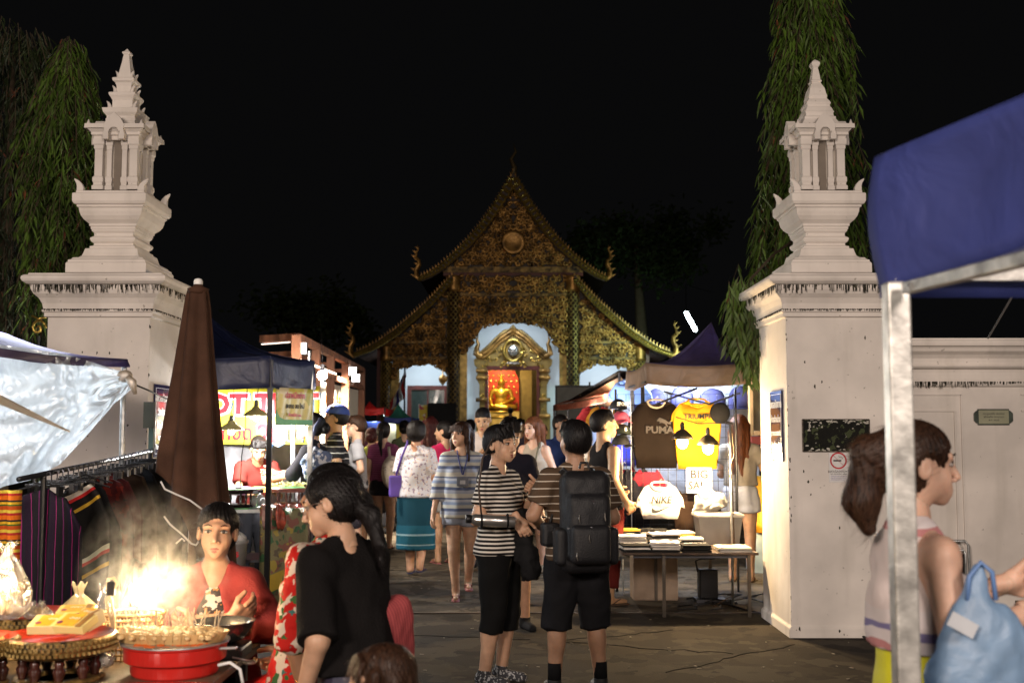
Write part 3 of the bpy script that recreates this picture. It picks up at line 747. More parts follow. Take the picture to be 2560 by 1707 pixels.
def pillar(X, label, left):
    t = thing('gate_pillar', label, 'pillar', (X, 9.35, 0), group='gate pillars')
    Yp = 9.35
    hx, ey = .402, .08
    b = MB(); b.sq([(hx+.02, -.02), (hx+.02, .07), (hx+.003, .09), (hx, 1.0), (hx, zy(784))], (0, 0, 0), 0, ey)
    o = b.build('shaft', plas, t, bevel=.006)
    # capital
    Zc = lambda py: zy(py, 8.75)
    b = MB(); b.sq([(hx+.002, Zc(790)), (hx+.022, Zc(788)), (hx+.022, Zc(778)), (hx+.035, Zc(776)), (hx+.035, Zc(771)), (hx+.028, Zc(768)), (hx+.035, Zc(755)), (hx+.055, Zc(742)), (hx+.085, Zc(732)), (hx+.100, Zc(722)), (hx+.105, Zc(711)), (hx+.125, Zc(709)),
                    (hx+.150, Zc(703)), (hx+.158, Zc(697)), (hx+.155, Zc(691)), (hx+.140, Zc(687)), (hx+.118, Zc(686)), (hx+.115, Zc(682)), (hx-.06, Zc(681))], (0, 0, 0), 0, ey)
    cap = b.build('capital', plas, t, bevel=.003)
    random.seed(11 if left else 12)
    for zz, off, ln in ((Zc(708), hx+.106, .085), (Zc(772), hx+.036, .016)):
        m_ = MB()
        for i in range(460):
            u = random.uniform(-off, off); l_ = ln*random.random()**1.6+.004; wd = random.uniform(.002, .006)
            side = random.choice((0, 0, 1))
            if side == 0: m_.box((u, -(off+ey)-.001, zz-l_/2+.01), (wd, .003, l_))
            else: m_.box(((off+.001)*(1 if left else -1), u*(off+ey)/off, zz-l_/2+.01), (.003, wd, l_))
        s2 = m_.build('mould_streaks', mould, cap); tag(s2, kind='stuff')
    cg = MB(); sx_ = 1 if left else -1
    for i in range(70):
        u = random.random(); z = random.uniform(.1, 2.5) if u < .5 else random.uniform(.02, .25); r_ = random.uniform(.003, .012)
        x, y = (sx_*hx*random.uniform(.96, 1.0), -(hx+ey)-.001) if random.random() < .5 else (random.uniform(-hx, hx), -(hx+ey)-.001)
        if u > .5: x = random.uniform(-hx-.015, hx+.015); y = -(hx+ey)-.021 if z < .07 else y
        k = 6; cg.add([(x+r_*random.uniform(.3, 1)*math.cos(6.28*j/k), y, z+2*r_*random.uniform(.3, 1)*math.sin(6.28*j/k)) for j in range(k)], [tuple(range(k))])
    tag(cg.build('plaster_chips', mould, t, fix=False), kind='stuff')
    # spire base
    Z9 = lambda py: zy(py, 9.05)
    s = .00318
    prof = [(101, 684), (101, 661), (99, 658), (97, 657), (97, 652), (92, 650), (90, 648), (88, 645), (78, 643), (72, 638), (69, 630), (67, 622), (66, 619), (58, 617), (58, 612), (52, 610), (50, 607), (50, 604), (55, 600), (58, 594), (57, 590), (50, 585), (50, 578), (55, 573), (55, 570), (57, 568), (57, 563), (60, 561), (60, 556), (63, 553), (70, 547), (76, 538), (79, 528), (80, 520), (84, 517), (84, 513), (89, 511), (91, 508), (93, 504), (93, 486), (91, 484), (86, 483), (86, 478), (60, 477)]
    b = MB(); b.sq([(w_*s, Z9(py)) for w_, py in prof], (0, 0, 0), 0, .05)
    b.build('spire_base', plas, t, bevel=.002)
    zt = Z9(477)
    l = MB()
    for a in (-1, 1):
        for c in (-1, 1): leaf(l, (a*.245, c*.295, zt-.002), .105, .055, .05, .7, 0 if a > 0 else math.pi)
    l.build('corner_leaves', plas, t, bevel=.004)
    # shrine
    Z = lambda py: zy(py, 9.2); k = .00323
    z0, z1 = Z(478), Z(352); hb = .165; hy = .20
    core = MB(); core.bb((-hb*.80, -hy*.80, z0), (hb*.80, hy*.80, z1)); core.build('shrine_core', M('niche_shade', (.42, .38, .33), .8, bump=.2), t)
    c_ = MB()
    def col(cx, cyy, w_):
        c_.sq([(w_*1.45, z0), (w_*1.45, z0+.03), (w_*1.15, z0+.04), (w_*1.15, z0+.055), (w_*1.35, z0+.07), (w_*1.35, z0+.10), (w_, z0+.115), (w_, z1-.09), (w_*1.2, z1-.08), (w_*1.2, z1-.055), (w_*1.45, z1-.045), (w_*1.45, z1)], (cx, cyy, 0))
    for a in (-1, 1):
        for c in (-1, 1): col(a*hb*.86, c*hy*.88, .032)
        for c in (-1, 1): col(a*.062, c*(hy*.84), .020); col(a*hb*.86, c*.075, .020)
    c_.build('shrine_columns', plas, t, bevel=.002)
    b = MB(); b.sq([(hb+.018, z1-.012), (hb+.018, z1+.02), (hb+.035, z1+.03), (hb+.035, z1+.05), (hb+.055, z1+.07), (hb+.062, z1+.10), (hb+.075, z1+.112), (hb+.078, Z(330)), (hb+.05, Z(328))], (0, 0, 0), 0, .035)
    b.build('cornice', plas, t, bevel=.002)
    # arched pediments over the niches
    pd = MB()
    arch = [(-.085, z1-.02), (-.09, z1+.02), (-.078, z1+.06), (-.085, z1+.10), (-.05, z1+.16), (0, z1+.205), (.05, z1+.16), (.085, z1+.10), (.078, z1+.06), (.09, z1+.02), (.085, z1-.02), (.042, z1-.02), (.042, z1+.05), (.02, z1+.075), (0, z1+.08), (-.02, z1+.075), (-.042, z1+.05), (-.042, z1-.02)]
    outer = arch[:11]; inner = [arch[11], arch[12], arch[12], arch[13], arch[13], arch[14], arch[15], arch[15], arch[16], arch[16], arch[17]]
    inner = [(-.042, z1-.02), (-.042, z1+.02), (-.042, z1+.04), (-.035, z1+.06), (-.02, z1+.075), (0, z1+.08), (.02, z1+.075), (.035, z1+.06), (.042, z1+.04), (.042, z1+.02), (.042, z1-.02)]
    pd.strip(inner, outer, -hy-.085, -hy-.02)
    pd.strip(inner, outer, hy+.02, hy+.085)
    q = MB(); q.strip(inner, outer, -hb-.085, -hb-.01); q2 = [(y, x, z) for x, y, z in q.v]; pd.add(q2, q.f)
    q = MB(); q.strip(inner, outer, hb+.01, hb+.085); q2 = [(y, x, z) for x, y, z in q.v]; pd.add(q2, q.f)
    pd.build('niche_pediment', plas, t, bevel=.003)
    n = MB(); n.bb((-.030, -hy*.8-.004, z0), (.030, -hy*.8+.01, z1-.02)); n.build('niche', M('niche_shade_deep', (.20, .17, .14), .9), t)  # dark slab on the core, the opening's shade put into its colour
    # roof and finial
    b = MB()
    if left:
        pr = [(62, 330), (50, 322), (42, 314), (38, 306), (36, 302), (38, 299), (38, 295), (36, 293), (36, 288), (43, 280), (45, 273), (46, 270), (45, 269), (28, 268), (26, 262), (26, 246), (29, 240), (33, 234), (34, 229), (33, 227), (20, 226), (19, 218), (19, 208), (22, 200), (27, 196), (28, 190), (26, 188), (17, 187), (16, 178), (13, 160), (10, 145), (8, 130), (7, 126), (10, 122), (10, 119), (6, 116), (1, 109)]
    else:
        pr = [(62, 330), (54, 318), (46, 306), (42, 299), (40, 296), (40, 290), (36, 288), (35, 281), (37, 277), (35, 274), (32, 266), (29, 262), (29, 258), (31, 254), (29, 249), (25, 243), (23, 240), (23, 236), (24, 233), (22, 228), (19, 213), (14, 203), (11, 198), (13, 195), (14, 192), (11, 190), (10, 180), (7, 162), (6, 158), (9, 154), (11, 149), (10, 144), (6, 140), (1, 136)]
    b.sq([(w_*k, Z(py)) for w_, py in pr], (0, 0, 0), 0, .01)
    b.build('spire', plas, t, bevel=.003)
    l = MB()
    for a in (-1, 1):
        for c in (-1, 1):
            zz = Z(330)
            l.lathe([(.012, 0), (.02, .01), (.022, .03), (.012, .05), (.004, .075)], (a*.215, c*.255, zz), 8)
            if left:
                for zz, rr in ((268, .10), (226, .068), (188, .05)): leaf(l, (a*rr, c*rr, Z(zz)-.003), .07, .03, .03, .6, 0 if a > 0 else math.pi)
    l.build('roof_finials', plas, t, smooth=True)
    return t
pL = pillar(-3.235, 'left white plaster gate pillar with a tiered flame-cornered spire, behind the brown folded umbrella', True)
pR = pillar(2.545, 'right white plaster gate pillar with a slender ringed spire, beside the lit T-shirt stall', False)

def thai_sign(t, x, pyc, w_, h_, label, lines, sgn):
    """enamel sign on the inner face of a pillar (faces along x)"""
    s = thing('notice_board', label, 'sign', (x, 9.2, zy(pyc, 9.2)), rz=R(90)*sgn)
    blue = M('enamel_blue', (.020, .020, .085), .12, coat=.6, var=.25, vs=3)
    MB().bb((-w_/2, -.012, -h_/2), (w_/2, 0, h_/2)).build('plate', blue, s, bevel=.003)
    bo = MB()
    for a, b in (((-w_/2+.02, h_/2-.03), (w_/2-.02, h_/2-.03)), ((-w_/2+.02, -h_/2+.03), (w_/2-.02, -h_/2+.03)), ((-w_/2+.02, -h_/2+.03), (-w_/2+.02, h_/2-.03)), ((w_/2-.02, -h_/2+.03), (w_/2-.02, h_/2-.03))):
        bo.bar((a[0], -.014, a[1]), (b[0], -.014, b[1]), .004, .003)
    bo.build('border_line', M('sign_white', (.7, .7, .68), .4), s)
    for st, z, sz in lines: text('lettering', st, sz, M('sign_white'), s, (0, -.014, z), ext=.001, off=.0008)
    return s
thai_sign(pL, -3.235+.402+.003, 1052, .42, .58, 'blue enamel notice with white Thai writing on the left pillar, half behind the umbrella', [('เขตอภัยทาน', .18, .085), ('วัดพันเตา', .07, .075), ('ห้ามจำหน่าย', -.04, .065), ('OPEN 8.00', -.14, .05), ('โปรดแต่งกายสุภาพ', -.21, .045)], 1)
thai_sign(pR, 2.545-.402-.003, 1064, .40, .56, 'blue enamel notice with white Thai writing on the right pillar, lit by the stall lamps', [('เขตอภัยทาน', .17, .085), ('ห้ามจำหน่าย', .05, .07), ('สุราและยาเสพติด', -.06, .055), ('ในบริเวณวัด', -.16, .06)], -1)
# weathered board and no-smoking sticker on the right pillar front
Yf = 9.35-.48-.09+.085
Yf = 9.35-.482-.003
a = at(2007, 1128, Yf); b = at(2172, 1048, Yf)
wb = thing('weathered_board', 'black peeling signboard with white flakes on the front of the right pillar', 'board', ((a.x+b.x)/2, Yf, (a.z+b.z)/2))
bw, bh = b.x-a.x, b.z-a.z
MB().bb((-bw/2, -.008, -bh/2), (bw/2, .0, bh/2)).build('panel', spots('peeled_board', (.012, .012, .010), [(.05, .06, .03), (.45, .43, .38), (.010, .010, .009)], 16, (.56, .66, .60), bump=.8, detail=6), wb)
fr = MB()
for q in ((-bw/2, -bh/2, bw/2, -bh/2), (-bw/2, bh/2, bw/2, bh/2), (-bw/2, -bh/2, -bw/2, bh/2), (bw/2, -bh/2, bw/2, bh/2)): fr.bar((q[0], -.009, q[1]), (q[2], -.009, q[3]), .007, .007)
fr.build('frame', M('flaked_frame', (.12, .10, .08), .8, var=.6, vs=60), wb)
fl = MB(); random.seed(8)
for i in range(50):
    u = random.uniform(-.5, .5)*bw*.96; v = bh*(.5-abs(random.gauss(0, .10))) if random.random() < .7 else -bh*(.48-abs(random.gauss(0, .05)))
    r_ = random.uniform(.004, .018); n = 7
    fl.add([(u+r_*random.uniform(.5, 1.3)*math.cos(6.28*j/n), -.0095, max(-bh*.49, min(bh*.49, v+r_*.5*random.uniform(.5, 1.2)*math.sin(6.28*j/n)))) for j in range(n)], [tuple(range(n))])
tag(fl.build('paint_flakes', M('old_white_flake', (.42, .40, .35), .8), wb, fix=False), kind='stuff')
a = at(2073, 1205, Yf); b = at(2119, 1132, Yf)
ns = thing('no_smoking_sticker', 'white no smoking sticker with red ring below the black signboard', 'sticker', ((a.x+b.x)/2, Yf, (a.z+b.z)/2))
sw_, sh_ = b.x-a.x, b.z-a.z
MB().bb((-sw_/2, -.004, -sh_/2), (sw_/2, 0, sh_/2)).build('paper', M('sticker_paper', (.62, .61, .60), .5, var=.04), ns)
cz = sh_*.24; rr = sw_*.44; ring = MB(); red = M('sign_red', (.45, .01, .02), .5)
ring.strip([(rr*.82*math.cos(i*math.pi/16), cz+rr*.82*math.sin(i*math.pi/16)) for i in range(33)], [(rr*math.cos(i*math.pi/16), cz+rr*math.sin(i*math.pi/16)) for i in range(33)], -.0055, -.004)
ring.bar((-rr*.62, -.0062, cz+rr*.62), (rr*.62, -.0062, cz-rr*.62), .011, .001); ring.build('ring', red, ns)
ci = MB().bb((-rr*.6, -.0052, cz-.006), (rr*.35, -.0042, cz+.006)); ink = M('ink_black', (.015, .015, .015), .6)
ci.tube([(rr*.4, -.005, cz+.01), (rr*.5, -.005, cz+.02), (rr*.3, -.005, cz+.03), (rr*.1, -.005, cz+.028), (rr*.05, -.005, cz+.04)], .0018, 4); ci.build('cigarette', ink, ns)
text('lettering', 'เขตปลอดบุหรี่', .030, ink, ns, (0, -.0048, -sh_*.13), ext=.0006)
text('lettering', 'NO SMOKING AREA', .014, ink, ns, (0, -.0048, -sh_*.22), ext=.0006)
for i in range(3): text('lettering', 'ฝ่าฝืนมีโทษปรับตามกฎหมาย', .011, M('ink_violet', (.15, .12, .3), .6), ns, (0, -.0048, -sh_*(.29+.06*i)), ext=.0004)
# ------------------------------------------------------------------ boundary wall on the right
Yw = 9.15
wl = thing('boundary_wall', 'low white plaster boundary wall with moulded coping running right of the right pillar', 'wall', (0, 0, 0))
zz = lambda py: zy(py, Yw-.1)
prof = [(0, 0), (0, zz(966)), (-.02, zz(964)), (-.03, zz(958)), (-.03, zz(950)), (-.02, zz(946)), (-.015, zz(930)), (-.02, zz(922)), (-.055, zz(919)), (-.07, zz(914)), (-.055, zz(908)), (-.05, zz(905)), (-.055, zz(895)), (-.08, zz(886)), (-.12, zz(878)), (-.13, zz(872)), (-.14, zz(868)), (-.165, zz(865)), (-.17, zz(858)), (-.165, zz(853)), (-.15, zz(851)), (-.15, zz(846)), (.1, zz(846)), (.35, zz(846)), (.35, 0)]
xs = (2.545+.402, 9)
vs = [(x, Yw+dy, z) for x in xs for dy, z in prof]; n = len(prof)
b = MB().add(vs, [(i, (i+1) % n, n+(i+1) % n, n+i) for i in range(n)]+[tuple(range(n)), tuple(reversed(range(n, 2*n)))])
b.build('wall_body', plas, wl, bevel=.003)
m_ = MB(); random.seed(21)
for i in range(330):
    x = random.uniform(3.0, 4.7); l_ = (.012+.05*abs(math.sin(x*2.3))*random.random()**1.5); m_.box((x, Yw-.033, zz(955)-l_/2+.008), (random.uniform(.002, .006), .003, l_))
tag(m_.build('mould_streaks', mould, wl), kind='stuff')
fr = MB()
for x0, x1 in ((at(2262, 1000, Yw).x, at(2402, 1000, Yw).x), (at(2552, 1000, Yw).x, at(2700, 1000, Yw).x)):
    ztop = zz(985); z2 = zz(1026)
    for a, b in (((x0, ztop), (x1, ztop)), ((x0, z2), (x1-.06, z2)), ((x1, .25), (x1, ztop)), ((x1-.055, .25), (x1-.055, z2))): fr.bar((a[0], Yw-.006, a[1]), (b[0], Yw-.006, b[1]), .012, .012)
fr.build('panel_moulding', plas, wl)
nl = MB().box((at(2266, 968, Yw).x, Yw-.01, zz(971)), (.02, .01, .015)).box((at(2545, 1500, Yw).x, Yw-.01, at(2545, 1503, Yw).z), (.05, .01, .02)); nl.build('chipped_hole', mould, wl)
a = at(2434, 1062, Yw); b = at(2530, 1022, Yw)
pq = thing('memorial_plaque', 'small green-edged plaque with engraved lines on the right boundary wall', 'plaque', ((a.x+b.x)/2, Yw-.004, (a.z+b.z)/2)); pw, ph = b.x-a.x, b.z-a.z
e = .03
MB().poly([(-pw/2, -.03), (-pw/2+.02, -ph/2+.015), (-pw/2+e, -ph/2+.012), (-pw/2+e, -ph/2), (pw/2-e, -ph/2), (pw/2-e, -ph/2+.012), (pw/2-.02, -ph/2+.015), (pw/2, -.03), (pw/2, .03), (pw/2-.02, ph/2-.015), (pw/2-e, ph/2-.012), (pw/2-e, ph/2), (-pw/2+e, ph/2), (-pw/2+e, ph/2-.012), (-pw/2+.02, ph/2-.015), (-pw/2, .03)], -.012, 0).build('backplate', M('patina', (.06, .075, .06), .4, .5, var=.4), pq, bevel=.002)
MB().bb((-pw/2+e+.006, -.015, -ph/2+.01), (pw/2-e-.006, -.012, ph/2-.01)).build('face', M('brass_face', (.32, .32, .22), .35, .5), pq)
for i, st in enumerate(('ตระกูลแซ่ตั้ง เชียงใหม่', 'สร้างอุทิศ บิดามารดา', 'พ.ศ. ๒๕๓๕')): text('lettering', st, .020, ink, pq, (0, -.0155, .025-.025*i), ext=.0005)
# folded metal frame with dark panel against the wall
fm_ = thing('folding_trolley', 'folded metal trolley frame with black panel leaning on the right boundary wall', 'trolley', (at(2400, 1400, Yw-.12).x, Yw-.12, 0))
z0 = at(2400, 1352, Yw-.12).z
tb = MB(); tb.tube([(-.16, 0, .02), (-.16, .02, z0-.03), (-.13, .02, z0), (.05, .02, z0), (.075, .02, z0-.03), (.09, 0, .02)], .011, 8); tb.tube([(.02, -.02, .02), (.045, 0, z0-.10), (.03, 0, z0-.07), (-.13, 0, z0-.07)], .009, 8)
tb.build('frame_tube', steel, fm_, smooth=True)
MB().bb((-.14, .0, .15), (.035, .02, z0-.10)).build('panel', blackcloth, fm_)

# ------------------------------------------------------------------ temple
TY = 42.0; TX = at(1283, 900, TY).x; q = TY/F
def tz(py, Y=TY): return at(1283, py, Y).z
gold = M('gilded_carving', (.40, .21, .055), .40, .5, var=.5, vs=2.6, bump=.6, bs=14)
goldhi = M('polished_gold', (.50, .34, .08), .28, .8, var=.2, vs=3)
ground_panel = M('dark_lacquer', (.045, .022, .014), .5, var=.5, vs=2, bump=.3, bs=8)
redlac = M('temple_red', (.11, .02, .012), .5, var=.3, vs=2)
tp = thing('temple_hall', 'gilded wooden Lanna temple hall with tiered gable at the end of the lane', 'temple', (TX, TY, 0))
def mir(pts): return [(-x, z) for x, z in reversed(pts)]
def P(dx, py): return (dx*q, tz(py))
# upper gable
rake = [(0, 434), (12, 452), (26, 478), (48, 514), (78, 556), (112, 598), (150, 636), (186, 666), (214, 684), (236, 694)]
rin = [(0, 476), (8, 488), (20, 508), (42, 540), (70, 580), (104, 618), (140, 650), (176, 680), (206, 698), (228, 706)]
def interp(pts, x):
    for (a, b), (c, d) in zip(pts, pts[1:]):
        if a <= x <= c: return b+(d-b)*(x-a)/max(1e-6, c-a)
    return pts[-1][1]
MB().poly([P(0, 470)]+[P(x, interp(rin, x)-4) for x in (20, 50, 90, 130, 160)]+[P(160, 672), P(-160, 672)]+[P(-x, interp(rin, x)-4) for x in (160, 130, 90, 50, 20)], .1, .25).build('upper_gable_panel', ground_panel, tp)
def barge(lo, hi, y0, y1, name='bargeboard'):
    for s in (-1, 1):
        b = MB(); b.strip([P(s*x, z) for x, z in lo], [P(s*x, z) for x, z in hi], y0, y1); b.build(name, ground_panel, tp)
barge([(x, z+1) for x, z in rin], [(x, z+5) for x, z in rake], -.45, -.25)
low_o = [(152, 694), (176, 720), (212, 758), (250, 792), (290, 826), (330, 854), (362, 872), (392, 884)]
low_i = [(152, 712), (170, 734), (204, 772), (244, 808), (284, 842), (322, 868), (352, 884), (384, 894)]
barge(low_i, low_o, -.75, -.55)
# serrated flames along the eaves
def teeth(pts, y, step, h, name='eave_flames'):
    for s in (-1, 1):
        b = MB(); acc = 0
        for (a, b0), (c, d) in zip(pts, pts[1:]):
            L = math.hypot(c-a, d-b0); n = max(1, int(L/step))
            for i in range(n):
                t = i/n; x = a+(c-a)*t; z = b0+(d-b0)*t; ux, uz = (c-a)/L, (d-b0)/L
                p0 = P(s*(x-ux*step*.5), z-uz*step*.5); p1 = P(s*(x+ux*step*.5), z+uz*step*.5); tip = P(s*(x-uz*(-h)*.2+h*.1), z-h); m1 = P(s*(x+ux*step*.2), z-h*.55)
                b.poly([p0, p1, m1, tip] if s > 0 else [p0, p1, m1, tip], y-.05, y+.05)
        b.build(name, gold, tp)
teeth([(x, z+4) for x, z in rake], -.36, 8, 11); teeth([(x, z+1) for x, z in low_o], -.66, 8, 11)
# rings of mirror scales on the bargeboards
def scales(pa, pb, y, step, name='bargeboard_scales'):
    for s in (-1, 1):
        b = MB(); n = int(pa[-1][0]-pa[0][0])
        x = pa[0][0]+5
        while x < pa[-1][0]-3:
            z = (interp(pa, x)+interp(pb, x))/2+1; c = P(s*x, z); r0 = abs(interp(pb, x)-interp(pa, x))*.26*q
            pts = [(c[0]+r0*math.cos(a), y, c[1]+r0*math.sin(a)) for a in [i*math.pi/5 for i in range(11)]]
            b.tube(pts, .045, 5, cap=False); x += step*.62
        b.build(name, goldhi, tp)
scales(rake, rin, -.48, 13); scales(low_o, low_i, -.78, 11)
# naga finials at the eave ends
def finial(s, x, z, top, y, name='naga_finial'):
    pts = []; h = z-top
    path = [(x-14, z+2), (x-2, z+4), (x+7, z-2), (x+8, z-h*.22), (x+1, z-h*.38), (x+2, z-h*.52), (x+10, z-h*.62), (x+8, z-h*.76), (x+3, z-h*.88), (x+6, z-h)]
    rr = [5, 9, 10, 8.5, 7.5, 6.5, 5.5, 4, 2.6, .6]
    b = MB(); b.tube([(P(s*a, c)[0], y, P(s*a, c)[1]) for a, c in path], [r_*q for r_ in rr], 8, flat=.6)
    for i in range(2, 9):
        a, c = path[i]; r_ = rr[i]
        b.poly([P(s*(a+r_*.5), c+3), P(s*(a+r_+6), c-5), P(s*(a+r_*.4), c-3)], y-.04, y+.04)
    b.build(name, gold, tp, smooth=False)
for s in (-1, 1): finial(s, 234, 696, 616, -.35); finial(s, 394, 888, 806, -.65)
ap = MB(); ap.tube([(0, -.3, tz(444)), (.05, -.3, tz(424)), (-.08, -.3, tz(404)), (.10, -.3, tz(385)), (.02, -.3, tz(366))], [.13, .10, .07, .045, .01], 8); ap.build('roof_apex_finial', M('dark_gilt', (.10, .07, .03), .5, .4), tp, smooth=True)
# roofs behind the gables
rf = M('roof_tiles', (.05, .028, .02), .8, bump=.4, bs=9)
for s in (-1, 1):
    b = MB(); b.grid(lambda u, v: (s*(236*u)*q, -.3+v*14, tz(interp(rake, 236*u)+4)), 14, 1); b.build('upper_roof', rf, tp, solid=.12)
    b = MB(); b.grid(lambda u, v: (s*(152+240*u)*q, -.6+v*15, tz(interp(low_o, 152+240*u)+4)), 10, 1); b.build('lower_roof', rf, tp, solid=.12)
# beams, posts
def beam(x0, x1, p0, p1, y0, y1, m, name='beam'):
    a = P(x0, p1); b = P(x1, p0); return MB().bb((a[0], y0, a[1]), (b[0], y1, b[1])).build(name, m, tp)
BM = M('beam_gilt', (.20, .12, .035), .5, .4, var=.6, vs=5, bump=1, bs=10)
beam(-176, 176, 668, 682, -.12, .3, BM); beam(-134, 134, 733, 741, -.1, .2, BM)
beam(-176, 176, 682, 690, -.05, .25, redlac)
for s in (-1, 1):
    x0, x1 = sorted((s*165, s*330)); beam(x0, x1, 853, 859, -.12, .2, BM); beam(x0, x1, 892, 899, -.12, .2, BM)
lat = M('lattice_gilt', (.36, .25, .08), .4, .6, var=.4, vs=4)
def column(dx, w_, top, bot=1085):
    c = thing('c', '', ''); bpy.data.objects.remove(c)
    r_ = w_/2*q; x = dx*q; z1, z0 = tz(top), tz(bot)-.9
    b = MB().lathe([(r_*1.35, 0), (r_*1.35, .5), (r_*1.1, .6), (r_, .8), (r_, z1)], (x, 0, 0), 20); o = b.build('column', ground_panel, tp, smooth=True)
    d = MB(); k = 0; z = 1.0; st = r_*.95                 # diamond lattice of gilt strips
    while z < z1-st:
        for j in range(8):
            a0 = j*math.pi/4; a1 = a0+math.pi/4
            for s in (1, -1):
                aa, bb_ = (a0, a1) if s > 0 else (a1, a0)
                d.bar((x+r_*1.02*math.cos(aa), r_*1.02*math.sin(aa), z), (x+r_*1.02*math.cos(bb_), r_*1.02*math.sin(bb_), z+st), .035, .03)
        for j in range(8):
            a0 = (j+.5)*math.pi/4
            d.box((x+r_*1.03*math.cos(a0), r_*1.03*math.sin(a0), z+st*.5), (.05, .05, .10), Matrix.Rotation(a0, 3, 'Z'))
        z += st
    tag(d.build('lattice', lat, o), kind='stuff')
    g2 = MB().lathe([(r_*1.2, z1-.6), (r_*1.3, z1-.5), (r_*1.15, z1-.3), (r_*1.3, z1-.1), (r_*1.3, z1)], (x, 0, 0), 16); g2.build('column_cap', gold, o, smooth=True)
for s in (-1, 1):
    column(s*150, 30, 690); column(s*318, 24, 862)
    beam(*sorted((s*116, s*137)), 812, 1100, .15, .3, lat, 'side_jamb'); beam(*sorted((s*286, s*306)), 915, 1100, .15, .3, lat, 'side_jamb')
    beam(*sorted((s*328, s*342)), 862, 1100, .1, .3, redlac, 'outer_post')
# panels with scalloped lower edges
def scallop(pts, n=6, amp=3.2):
    out = []
    for (a, b), (c, d) in zip(pts, pts[1:]):
        L = math.hypot(c-a, d-b)
        for i in range(n):
            t = i/n; k = amp*abs(math.sin(t*math.pi)); nx, nz = (d-b)/L, -(c-a)/L
            out.append((a+(c-a)*t+nx*k, b+(d-b)*t+nz*k))
    out.append(pts[-1]); return out
inner_edge = [(112, 880), (108, 862), (88, 838), (76, 813), (40, 812), (0, 808)]
ie = scallop(inner_edge, 5, -3); poly = [(134, 741), (134, 880)]+ie; full = poly+[(-x, z) for x, z in reversed(poly)]
MB().poly([P(x, z) for x, z in full], .0, .12).build('arch_panel', ground_panel, tp)
MB().poly([P(x, z) for x, z in ((134, 690), (134, 733), (-134, 733), (-134, 690))], .0, .12).build('frieze_panel', ground_panel, tp)
oe = [(166, 948), (170, 932), (186, 917), (200, 913), (222, 909), (244, 914), (262, 916), (284, 918), (292, 930), (296, 948), (304, 948)]
for s in (-1, 1):
    up = [(166, 724)]+[(x, interp(low_i, x)-3) for x in (185, 220, 260, 300, 322)]+[(322, 853), (166, 853)]
    MB().poly([P(s*x, z) for x, z in up], .0, .12).build('side_gable_panel', ground_panel, tp)
    MB().poly([P(s*x, z) for x, z in ((166, 859), (166, 892), (330, 892), (330, 859))], .0, .12).build('side_frieze_panel', ground_panel, tp)
    pl = [(166, 899)]+scallop(oe, 4, 2)+[(304, 899)]
    MB().poly([P(s*x, z) for x, z in pl], .0, .12).build('side_arch_panel', ground_panel, tp)
def inside(x, z, pl):
    c = False; j = len(pl)-1
    for i in range(len(pl)):
        if (pl[i][1] > z) != (pl[j][1] > z) and x < (pl[j][0]-pl[i][0])*(z-pl[i][1])/(pl[j][1]-pl[i][1])+pl[i][0]: c = not c
        j = i
    return c
def curls(pl, step, seed, y=-.06, mirror=True, name='gilded_scrollwork', rs=.62):
    random.seed(seed); b = MB(); xs_ = [p[0] for p in pl]; zs_ = [p[1] for p in pl]
    z = min(zs_)+step*.5; r = 0
    while z < max(zs_):
        x = max(0 if mirror else min(xs_), min(xs_))+step*(.5+.5*(r % 2))
        while x < max(xs_):
            px, pz = x+random.uniform(-1, 1)*step*.15, z+random.uniform(-1, 1)*step*.15
            if inside(px, pz, pl):
                d = random.choice((-1, 1)); a0 = random.random()*6.28; tu = random.uniform(1.2, 1.8); R0 = step*rs*random.uniform(.8, 1.1)
                for s in ((-1, 1) if mirror else (1,)):
                    pts = []
                    for i in range(9):
                        t = i/8; rr = R0*(1-t*.8); a = a0+d*t*tu*6.28*.75
                        X, Z_ = P(s*(px+rr*math.cos(a)), pz+rr*math.sin(a)); pts.append((X, y-.08*t, Z_))
                    b.tube(pts, [step*.045*q+.065*(1-i/9) for i in range(9)], 5, cap=False)
                    X, Z_ = P(s*(px+R0*1.05*math.cos(a0+2.6)), pz+R0*1.05*math.sin(a0+2.6))
                    b.poly([(X-.05, Z_-.05), (X+.07, Z_-.02), (X+.02, Z_+.10)], y-.07, y)
            x += step
        z += step*.88; r += 1
    o = b.build(name, gold, tp, smooth=True, fix=False); tag(o, kind='stuff')
ug = [(0, 480)]+[(x, interp(rin, x)+2) for x in (20, 50, 90, 130, 158)]+[(158, 666), (0, 666)]
curls(ug, 13, 1, .05); curls([(0, 690), (132, 690), (132, 733), (0, 733)], 15, 2)
curls([(0, 742), (133, 742), (133, 876)]+inner_edge+[(0, 806)], 14.5, 3)
sg = [(166, 728)]+[(x, interp(low_i, x)+2) for x in (185, 220, 260, 300, 322)]+[(322, 852), (166, 852)]
for s in (-1, 1):
    curls([(s*x, z) for x, z in sg], 13, 4, mirror=False); curls([(s*x, z) for x, z in ((166, 860), (326, 860), (326, 891), (166, 891))], 13, 5, mirror=False)
    curls([(s*x, z) for x, z in [(166, 900)]+oe+[(304, 900)]], 11, 6, mirror=False)
# medallion on the gable
b = MB(); b.lathe([(.42, 0), (.46, .05), (.40, .10), (.30, .05)], (0, 0, 0), 24); b.v = [(x, -.12-z, y+tz(608)) for x, y, z in b.v]; b.build('gable_medallion', gold, tp, smooth=True)
